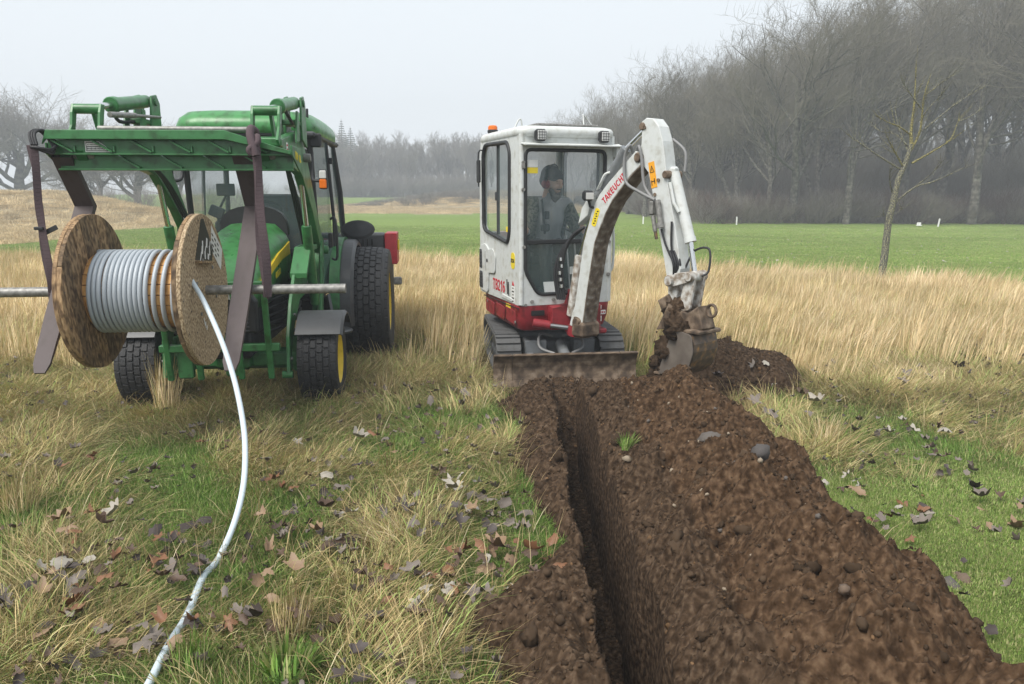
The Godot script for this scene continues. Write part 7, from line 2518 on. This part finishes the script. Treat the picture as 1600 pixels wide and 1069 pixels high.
	b.bar(wt * Vector3(0.012, -0.03, 0.002), wt * Vector3(0.012, -0.07, 0.002), 0.008, 0.004, 0.0005, Vector3.RIGHT)
	b.bar(wt * Vector3(-0.018, -0.05, 0.002), wt * Vector3(0.01, -0.05, 0.002), 0.006, 0.004, 0.0005, Vector3.RIGHT)
	b.bar(wt * Vector3(-0.018, -0.08, 0.002), wt * Vector3(-0.018, -0.04, 0.002), 0.006, 0.004, 0.0005, Vector3.RIGHT)
	part(b, "warning_pictogram", M.ink_black, wa)
	# bucket ram
	b = MB.new()
	b.cyl(Vector3(0, 1.845, 0.955), Vector3(0, 1.335, 1.14), 0.042, 18, 0.006)
	b.cyl(Vector3(0, 1.36, 1.13), Vector3(0, 1.325, 1.143), 0.047, 18)
	b.box(Vector3(0, 1.85, 0.955), Vector3(0.07, 0.08, 0.07), 0.02)
	var br := part(b, "bucket_cylinder", M.white, x, k)
	b = MB.new()
	b.cyl(Vector3(0, 1.335, 1.14), Vector3(0, 1.08, 1.2), 0.021, 12)
	part(b, "piston_rod", M.chrome, br)
	b = MB.new()
	b.tube([Vector3(-0.06, 1.77, 0.97), Vector3(-0.065, 1.62, 1.02), Vector3(-0.05, 1.55, 1.06)], 0.014, 7)
	part(b, "ram_pipe", M.white, br)
	# hydraulics on the arm's flank
	b = MB.new()
	b.box(Vector3(-0.09, 1.58, 0.83), Vector3(0.05, 0.11, 0.05), 0.012)
	b.cyl(Vector3(-0.09, 1.52, 0.84), Vector3(-0.09, 1.4, 0.87), 0.018, 10, 0.003)
	b.cyl(Vector3(-0.1, 1.64, 0.89), Vector3(-0.1, 1.44, 0.93), 0.022, 10, 0.004)
	b.cyl(Vector3(-0.1, 1.47, 0.92), Vector3(-0.1, 1.43, 0.93), 0.028, 10)
	part(b, "quick_coupling", M.galvanised, arm)
	b = MB.new()
	b.cyl(Vector3(-0.09, 1.4, 0.87), Vector3(-0.09, 1.34, 0.885), 0.013, 8)
	part(b, "coupling_cap", M.rusty_steel, arm)
	b = MB.new()
	b.tube(curve([Vector3(-0.03, 2.0, 0.56), Vector3(-0.09, 2.06, 0.57), Vector3(-0.1, 1.96, 0.53), Vector3(-0.12, 1.78, 0.57), Vector3(-0.12, 1.7, 0.72), Vector3(-0.1, 1.64, 0.86)], 5), 0.013, 7)
	b.tube(curve([Vector3(-0.03, 2.0, 0.6), Vector3(-0.08, 2.05, 0.66), Vector3(-0.085, 1.95, 0.7), Vector3(-0.09, 1.75, 0.74), Vector3(-0.09, 1.63, 0.85)], 5), 0.013, 7)
	b.tube(curve([Vector3(0.08, 2.1, 0.86), Vector3(0.09, 2.0, 0.98), Vector3(0.07, 1.85, 1.0)], 5), 0.012, 7)
	part(b, "arm_hose", M.hose_grey, x, k)
	b = MB.new()
	b.tube(curve([Vector3(-0.09, 1.42, 0.93), Vector3(-0.09, 1.3, 0.98), Vector3(-0.08, 1.18, 1.05), Vector3(-0.06, 1.12, 1.08)], 4), 0.009, 6)
	b.tube(curve([Vector3(-0.08, 1.48, 1.02), Vector3(-0.085, 1.3, 1.03), Vector3(-0.08, 1.16, 1.06)], 4), 0.009, 6)
	b.tube(curve([Vector3(0.0, 1.12, 1.1), Vector3(0.03, 1.26, 1.16), Vector3(0.05, 1.28, 1.28), Vector3(0.03, 1.12, 1.3), Vector3(0, 1.08, 1.26)], 5), 0.009, 6)
	for i in 4:
		b.tube(curve([Vector3(-0.09 + i * 0.015, 1.26, 1.02 + 0.01 * i), Vector3(-0.1 + i * 0.015, 1.16, 1.07 + 0.01 * i), Vector3(-0.08 + i * 0.015, 1.08, 1.06)], 3), 0.009, 6)
	part(b, "hitch_hose", M.hose, x, k)
	# links and hitch
	b = MB.new()
	b.cyl(Vector3(-0.11, 1.03, 1.03), Vector3(0.1, 1.03, 1.03), 0.045, 16, 0.01)
	b.cyl(Vector3(-0.1, 1.075, 1.21), Vector3(0.1, 1.075, 1.21), 0.042, 16, 0.01)
	for s in [-0.075, 0.075]:
		b.prism(rounded(pt([1.0, 1.06, 1.06, 1.09, 1.24, 1.12, 1.26, 1.05, 1.08, 0.99, 1.02, 0.98]), 0.03), 0.025, side_xf(s), 0.006)
		b.prism(rounded(pt([1.17, 1.1, 1.26, 1.09, 1.22, 0.82, 1.13, 0.8, 1.12, 0.9]), 0.03), 0.025, side_xf(s * 0.75), 0.006)
	b.prism(rounded(pt([0.97, 1.04, 1.08, 1.04, 1.06, 0.82, 0.98, 0.84]), 0.02), 0.09, side_xf(0), 0.01)
	part(b, "bucket_link", M.white_muddy, x, k)
	b = MB.new()
	b.prism(pt([0.9, 0.86, 1.0, 0.92, 1.06, 0.84, 1.2, 0.8, 1.3, 0.86, 1.36, 0.7, 1.34, 0.66, 1.0, 0.66, 0.98, 0.72]), 0.16, side_xf(0), 0.015)
	b.box(Vector3(0, 0.67, 1.2), Vector3(0.27, 0.03, 0.34), 0.01)
	b.prism(pt([0.95, 0.64, 1.06, 0.86, 1.1, 0.84, 1.04, 0.66]), 0.02, side_xf(-0.12), 0.005)
	var hitch := part(b, "quick_hitch", M.muddy_steel, x, k)
	b = MB.new()
	var rg := []
	for i in 15:
		rg.append(Vector3(0.0, 0.83 + sin(TAU * i / 14) * 0.045, 1.37 + cos(TAU * i / 14) * 0.04))
	b.tube(rg, 0.012, 7, false)
	part(b, "lifting_ring", M.muddy_steel, hitch)
	# trenching bucket
	b = MB.new()
	var sp := rounded(pt([1.186, 0.67, 1.126, 0.66, 1.043, 0.429, 1.0, 0.3, 1.2, 0.315, 1.295, 0.39, 1.335, 0.52, 1.31, 0.65]), 0.03)
	for s in [-0.145, 0.145]:
		b.prism(sp, 0.014, side_xf(s), 0.003)
	var bucket := part(b, "bucket", M.bucket_steel, x, k)
	b = MB.new()
	var shell := [Vector2(1.15, 0.668), Vector2(1.24, 0.665), Vector2(1.305, 0.64), Vector2(1.332, 0.58), Vector2(1.335, 0.52), Vector2(1.32, 0.45), Vector2(1.292, 0.39), Vector2(1.25, 0.345), Vector2(1.2, 0.317), Vector2(1.1, 0.305), Vector2(1.0, 0.3)]
	for i in shell.size() - 1:
		var p0: Vector2 = shell[i]
		var p1: Vector2 = shell[i + 1]
		var n0 := Vector2(p1.y - p0.y, -(p1.x - p0.x)).normalized() * 0.012
		b.flat4(Vector3(-0.138, p0.y, p0.x), Vector3(0.138, p0.y, p0.x), Vector3(0.138, p1.y, p1.x), Vector3(-0.138, p1.y, p1.x))
		b.flat4(Vector3(-0.138, p0.y + n0.y, p0.x + n0.x), Vector3(0.138, p0.y + n0.y, p0.x + n0.x), Vector3(0.138, p1.y + n0.y, p1.x + n0.x), Vector3(-0.138, p1.y + n0.y, p1.x + n0.x))
	part(b, "bucket_shell", M.rusty_steel, bucket)
	b = MB.new()
	b.box(Vector3(0, 0.3, 0.99), Vector3(0.3, 0.018, 0.07), 0.005)
	part(b, "bucket_lip", M.muddy_steel, bucket)

# soil clinging to the hitch and sliding out of the bucket
func make_load(K: Transform3D) -> void:
	var o := MB.new()
	o.colored = true
	var f := FastNoiseLite.new()
	f.seed = 77
	f.frequency = 9.0
	var s := SphereMesh.new()
	s.radial_segments = 14
	s.rings = 8
	s.radius = 0.5
	s.height = 1.0
	var arr := s.get_mesh_arrays()
	var pts := []
	# the fill bulging from the mouth, then crumbs stuck to it
	for i in 26:
		var y := 0.28 + 0.6 * i / 25.0
		var mouth := lerpf(0.99, 1.12, clampf((y - 0.3) / 0.36, 0.0, 1.0)) - (0.04 if y > 0.7 else 0.0)
		pts.append([Vector3(rng.randf_range(-0.08, 0.08), y, mouth + rng.randf_range(-0.045, 0.02)), rng.randf_range(0.14, 0.2)])
	for i in 8:
		pts.append([Vector3(rng.randf_range(-0.08, 0.06), 0.22 + i * 0.03, 0.9 + i * 0.008), rng.randf_range(0.08, 0.13)])
	for i in 80:
		var c: Array = pts[i % 34]
		pts.append([c[0] + Vector3(rng.randfn(0, 0.04), rng.randfn(0, 0.03), -c[1] * 0.45), rng.randf_range(0.012, 0.035)])
	for e in pts:
		var t := rng.randf_range(0.55, 0.85)
		o.col = Color(t, t, t)
		var first := o.v.size()
		var turn := Basis.from_euler(Vector3(rng.randf() * 6, rng.randf() * 6, rng.randf() * 6))
		for p in arr[Mesh.ARRAY_VERTEX]:
			var q: Vector3 = turn * p * e[1] * Vector3(1.15, 1.0, 0.95)
			var w: Vector3 = e[0] + q
			o.vert(e[0] + q * (1.0 + 0.7 * f.get_noise_3dv(w * 1.4) + 0.5 * f.get_noise_3dv(w * 4.0)), q.normalized())
		var ix: PackedInt32Array = arr[Mesh.ARRAY_INDEX]
		for i in range(0, ix.size(), 3):
			o.tri(first + ix[i], first + ix[i + 1], first + ix[i + 2])
	tag(part(o, "soil_load", M.soil, null, K), "dark clods of soil spilling from the excavator bucket", "soil")

# ---------------------------------------------------------------- the operator
# one smooth skin over tapered capsules: [a, b, ra, rb]
func skin_mesh(bones: Array, cell: float, blend: float, material: Material) -> ArrayMesh:
	var lo := Vector3.ONE * 1e9
	var hi := -lo
	for e in bones:
		var m: float = maxf(e[2], e[3]) + blend
		for p in [e[0], e[1]]:
			lo = lo.min(p - Vector3.ONE * m)
			hi = hi.max(p + Vector3.ONE * m)
	var n := Vector3i(((hi - lo) / cell).ceil()) + Vector3i.ONE * 3
	lo -= Vector3.ONE * cell
	var f := PackedFloat32Array()
	f.resize(n.x * n.y * n.z)
	f.fill(1e3)
	for e in bones:
		var a: Vector3 = e[0]
		var ab: Vector3 = e[1] - a
		var l2 := maxf(ab.length_squared(), 1e-9)
		var m2: float = maxf(e[2], e[3]) + blend * 1.5 + cell
		var i0 := Vector3i(((a.min(e[1]) - Vector3.ONE * m2 - lo) / cell).floor()).clamp(Vector3i.ZERO, n - Vector3i.ONE)
		var i1 := Vector3i(((a.max(e[1]) + Vector3.ONE * m2 - lo) / cell).ceil()).clamp(Vector3i.ZERO, n - Vector3i.ONE)
		for z in range(i0.z, i1.z + 1):
			for y in range(i0.y, i1.y + 1):
				var at := (z * n.y + y) * n.x
				for x in range(i0.x, i1.x + 1):
					var p := lo + Vector3(x, y, z) * cell
					var t := clampf((p - a).dot(ab) / l2, 0.0, 1.0)
					var d := (p - a - ab * t).length() - lerpf(e[2], e[3], t)
					var g := f[at + x]
					var h := clampf(0.5 + 0.5 * (g - d) / blend, 0.0, 1.0)
					f[at + x] = lerpf(g, d, h) - blend * h * (1.0 - h)
	var b := MB.new()
	var id := {}
	var step := [1, n.x, n.x * n.y]
	for z in n.z - 1:
		for y in n.y - 1:
			for x in n.x - 1:
				var c := (z * n.y + y) * n.x + x
				var inside := 0
				for q in 8:
					if f[c + (q & 1) + ((q >> 1) & 1) * n.x + (q >> 2) * n.x * n.y] < 0.0:
						inside += 1
				if inside == 0 or inside == 8:
					continue
				var sum := Vector3.ZERO
				var k := 0
				for ax in 3:
					for q in 4:
						var o := Vector3i.ZERO
						o[(ax + 1) % 3] = q & 1
						o[(ax + 2) % 3] = q >> 1
						var c0: int = c + o.x + o.y * n.x + o.z * n.x * n.y
						var v0 := f[c0]
						var v1 := f[c0 + step[ax]]
						if (v0 < 0.0) != (v1 < 0.0):
							var p := Vector3(o)
							p[ax] += v0 / (v0 - v1)
							sum += p
							k += 1
				var g2 := Vector3(f[c + 1] - f[c], f[c + n.x] - f[c], f[c + n.x * n.y] - f[c])
				id[c] = b.vert(lo + (Vector3(x, y, z) + sum / k) * cell, g2.normalized())
	for c in id:
		for ax in 3:
			if (f[c] < 0.0) != (f[c + step[ax]] < 0.0):
				var u: int = step[(ax + 1) % 3]
				var w: int = step[(ax + 2) % 3]
				if id.has(c - u) and id.has(c - w) and id.has(c - u - w):
					b.quad_i(id[c], id[c - u], id[c - u - w], id[c - w])
	return b.mesh(material)

func make_operator(E: Transform3D) -> void:
	var o := thing("person", "bearded person in grey sweater and dark jacket driving the excavator", "person", E)
	var hip := Vector3(0.08, 1.18, -0.2)
	var chest := Vector3(0.1, 1.45, -0.14)
	var neck := Vector3(0.11, 1.63, -0.1)
	var sl := Vector3(-0.07, 1.57, -0.12)
	var sr := Vector3(0.29, 1.57, -0.14)
	var el := Vector3(-0.17, 1.32, -0.04)
	var er := Vector3(0.38, 1.34, -0.04)
	var hl := Vector3(-0.235, 1.33, 0.14)
	var hr := Vector3(0.345, 1.34, 0.15)
	var body := [
		[hip, chest, 0.15, 0.155], [hip + Vector3(-0.09, 0, 0), hip + Vector3(0.09, 0, 0), 0.12, 0.12], [chest, neck + Vector3(0, -0.06, 0), 0.15, 0.075], [sl, sr, 0.075, 0.075],
		[sl, el, 0.068, 0.055], [el, hl, 0.052, 0.036], [sr, er, 0.068, 0.055], [er, hr, 0.052, 0.036], [neck + Vector3(0, -0.05, 0), neck + Vector3(0, 0.06, 0.01), 0.06, 0.055],
	]
	put_mesh(skin_mesh(body, 0.013, 0.035, M.sweater), "body", o)
	var legs := []
	for s in [-1.0, 1.0]:
		var kn := hip + Vector3(s * 0.15, -0.02, 0.42)
		legs.append([hip + Vector3(s * 0.09, -0.02, 0), kn, 0.1, 0.068])
		legs.append([kn, Vector3(kn.x, 0.86, kn.z + 0.02), 0.066, 0.05])
		legs.append([Vector3(kn.x, 0.82, kn.z + 0.0), Vector3(kn.x + s * 0.02, 0.8, kn.z + 0.16), 0.048, 0.04])
	put_mesh(skin_mesh(legs, 0.014, 0.03, M.trousers), "trousers", o)
	# open jacket over the arms and flanks
	var coat := [[sl, el, 0.085, 0.072], [el, el.lerp(hl, 0.75), 0.07, 0.055], [sr, er, 0.08, 0.068], [er, er.lerp(hr, 0.75), 0.066, 0.052], [sl + Vector3(0.02, 0.0, -0.03), hip + Vector3(-0.13, 0.0, 0.0), 0.085, 0.1], [sr + Vector3(-0.02, 0, -0.04), hip + Vector3(0.13, 0, -0.03), 0.08, 0.09], [sl + Vector3(0, 0, -0.06), sr + Vector3(0, 0, -0.06), 0.08, 0.08]]
	put_mesh(skin_mesh(coat, 0.014, 0.03, M.jacket), "jacket", o)
	var gear := MB.new()
	gear.bar(sl + Vector3(0.07, 0.06, 0.06), Vector3(0.0, 1.3, 0.03), 0.04, 0.012, 0.004, Vector3.RIGHT)
	gear.box(Vector3(0.01, 1.48, 0.05), Vector3(0.05, 0.08, 0.035), 0.01)
	gear.box(Vector3(-0.01, 1.36, 0.06), Vector3(0.09, 0.07, 0.04), 0.012)
	part(gear, "chest_harness", M.black, o)
	# head, turned down to the work
	var hx := Transform3D(Basis(Vector3.UP, 0.5) * Basis(Vector3.RIGHT, 0.22), Vector3(0.115, 1.775, -0.07))
	var face := []
	for e in [[0, 0.05, -0.015, 0, 0.05, -0.035, 0.088, 0.085], [0, -0.02, 0.015, 0, 0.03, 0.02, 0.07, 0.074], [0, -0.085, 0.045, 0, -0.05, 0.03, 0.04, 0.058], [0, 0.0, 0.098, 0, 0.03, 0.092, 0.014, 0.009], [-0.03, 0.045, 0.082, 0.03, 0.045, 0.082, 0.013, 0.013], [-0.045, -0.005, 0.06, 0.045, -0.005, 0.06, 0.03, 0.03], [0, -0.14, -0.03, 0, -0.05, -0.02, 0.052, 0.055], [-0.022, -0.048, 0.088, 0.022, -0.048, 0.088, 0.01, 0.01]]:
		face.append([hx * Vector3(e[0], e[1], e[2]), hx * Vector3(e[3], e[4], e[5]), e[6], e[7]])
	put_mesh(skin_mesh(face, 0.0055, 0.016, M.skin), "head", o)
	var beard := []
	for e in [[-0.055, -0.05, 0.045, -0.02, -0.11, 0.07, 0.028, 0.03], [0.055, -0.05, 0.045, 0.02, -0.11, 0.07, 0.028, 0.03], [-0.02, -0.1, 0.075, 0.02, -0.1, 0.075, 0.03, 0.03], [0, -0.13, 0.06, 0, -0.2, 0.055, 0.035, 0.014], [-0.025, -0.032, 0.092, 0.025, -0.032, 0.092, 0.009, 0.009]]:
		beard.append([hx * Vector3(e[0], e[1], e[2]), hx * Vector3(e[3], e[4], e[5]), e[6], e[7]])
	put_mesh(skin_mesh(beard, 0.006, 0.015, M.hair), "beard", o)
	var eyes := MB.new()
	for s in [-1.0, 1.0]:
		var c := hx * Vector3(s * 0.031, 0.026, 0.083)
		eyes.lathe([Vector2(0, 0.007), Vector2(0.006, 0.006), Vector2(0.011, 0.0)], Transform3D(hx.basis * Basis(Vector3.RIGHT, PI / 2) * Basis().scaled(Vector3(1, 1, 0.6)), c), 10)
		eyes.bar(hx * Vector3(s * 0.016, 0.047, 0.095), hx * Vector3(s * 0.05, 0.047, 0.084), 0.008, 0.006, 0.002)
	part(eyes, "eyes", M.hair, o)
	var cap := []
	for e in [[0, 0.075, -0.02, 0, 0.085, -0.04, 0.095, 0.094], [-0.04, 0.075, 0.04, 0.04, 0.075, 0.04, 0.045, 0.045], [0, 0.02, -0.08, 0, 0.08, -0.06, 0.07, 0.075]]:
		cap.append([hx * Vector3(e[0], e[1], e[2]), hx * Vector3(e[3], e[4], e[5]), e[6], e[7]])
	put_mesh(skin_mesh(cap, 0.007, 0.02, M.beanie), "beanie", o)
	var muffs := MB.new()
	for s in [-1.0, 1.0]:
		muffs.lathe([Vector2(0, 0.045), Vector2(0.03, 0.042), Vector2(0.042, 0.025), Vector2(0.044, 0.0), Vector2(0.035, -0.012), Vector2(0.0, -0.012)], Transform3D(hx.basis * Basis(Vector3.FORWARD, s * PI / 2), hx * Vector3(s * 0.092, 0.0, 0.0)), 16)
	var mf := part(muffs, "ear_muffs", M.red, o)
	var band := MB.new()
	var bp := []
	for i in 13:
		var a := PI * i / 12.0
		bp.append(hx * Vector3(cos(a) * 0.125, 0.0 + sin(a) * 0.19, -0.02))
	band.tube(bp, 0.007, 6)
	band.tube([hx * Vector3(-0.13, 0.03, 0.02), hx * Vector3(-0.17, 0.16, 0.03)], [0.006, 0.004], 6)
	part(band, "headband", M.black, mf)
	# hands closed round the levers
	for h in [[hl, -1.0, Vector3(-0.27, 1.34, 0.16)], [hr, 1.0, Vector3(0.36, 1.34, 0.16)]]:
		var w: Vector3 = h[0]
		var g: Vector3 = h[2]
		var hand := [[w + Vector3(0, 0, -0.02), w, 0.028, 0.03], [w, w.lerp(g, 0.5) + Vector3(h[1] * 0.015, 0.0, 0.02), 0.03, 0.028]]
		var lens := [0.9, 1.05, 1.0, 0.8]
		for i in 4:
			var y := 0.03 - i * 0.019
			var l: float = lens[i]
			var p0 := g + Vector3(h[1] * 0.034, y, -0.01)
			var p1 := g + Vector3(h[1] * 0.022, y, 0.034 * l)
			var p2 := g + Vector3(-h[1] * 0.016, y, 0.036 * l)
			var p3 := g + Vector3(-h[1] * 0.032 * l, y - 0.002, 0.012)
			hand.append([p0, p1, 0.0098, 0.009])
			hand.append([p1, p2, 0.009, 0.0085])
			hand.append([p2, p3, 0.0085, 0.0075])
		var t0 := w + Vector3(-h[1] * 0.012, 0.012, 0.01)
		var t1 := g + Vector3(-h[1] * 0.03, 0.035, -0.012)
		hand.append([t0, t1, 0.014, 0.011])
		hand.append([t1, g + Vector3(-h[1] * 0.02, 0.045, 0.02), 0.011, 0.009])
		put_mesh(skin_mesh(hand, 0.005, 0.008, M.skin), "hand", o)

# ---------------------------------------------------------------- build
func _ready() -> void:
	# camera, sky, light, exposure
	var cam := Camera3D.new()
	cam.name = "camera"
	add_child(cam)
	cam.position = EYE
	cam.rotation_degrees = Vector3(-TILT, 0, 0)
	cam.fov = rad_to_deg(2.0 * atan(534.5 / LENS))
	cam.near = 0.05
	cam.far = 600.0
	cam.current = true
	var env := Environment.new()
	env.background_mode = Environment.BG_SKY
	var sky := Sky.new()
	var sm := ProceduralSkyMaterial.new()
	sm.sky_top_color = Color(0.6, 0.622, 0.643)
	sm.sky_horizon_color = Color(0.63, 0.645, 0.655)
	sm.ground_horizon_color = Color(0.4, 0.4, 0.36)
	sm.ground_bottom_color = Color(0.3, 0.3, 0.25)
	sm.sun_angle_max = 1.0
	sky.sky_material = sm
	env.sky = sky
	env.tonemap_mode = Environment.TONE_MAPPER_LINEAR
	env.tonemap_exposure = 2.9
	env.fog_enabled = true
	env.fog_density = 0.004
	env.fog_light_color = Color(0.88, 0.9, 0.92)
	env.sdfgi_enabled = true
	env.ssao_enabled = true
	env.ssil_enabled = true
	var we := WorldEnvironment.new()
	we.name = "world"
	we.environment = env
	add_child(we)
	var sun := DirectionalLight3D.new()
	sun.name = "sun"
	add_child(sun)
	sun.rotation_degrees = Vector3(-54, -44, 0)
	sun.light_energy = 0.5
	sun.light_color = Color(1.0, 0.98, 0.95)
	sun.light_angular_distance = 35.0
	sun.shadow_enabled = true
	sun.sky_mode = DirectionalLight3D.SKY_MODE_LIGHT_ONLY
	# where the machines stand
	var T := frame(Vector3(-2.265, 0, -6.0), 5.5)
	var E := frame(Vector3(0.31, 0, -7.36), 20.0)
	var U := frame(Vector3(0.37, 0, -7.44), 6.8)
	var K := frame(Vector3(0.648, 0, -6.578), 38.0)
	T_INV = T.affine_inverse()
	U_INV = U.affine_inverse()
	rng.seed = 20241
	noise_a.seed = 5
	noise_a.frequency = 0.05
	noise_a.fractal_octaves = 3
	noise_b.seed = 9
	noise_b.frequency = 0.45
	noise_b.fractal_octaves = 3
	noise_c.seed = 13
	noise_c.frequency = 3.0
	noise_c.fractal_octaves = 5
	noise_c.fractal_gain = 0.55
	noise_g.seed = 17
	noise_g.frequency = 16.0
	noise_g.fractal_octaves = 2
	make_materials()
	make_ground()
	make_dig()
	make_woods()
	make_young_tree()
	make_tractor(T)
	make_drum(T)
	make_excavator(E, U, K)
	make_load(K)
	make_operator(E)
	make_stones()
	make_crumbs()
	make_grass()
	make_leaves()
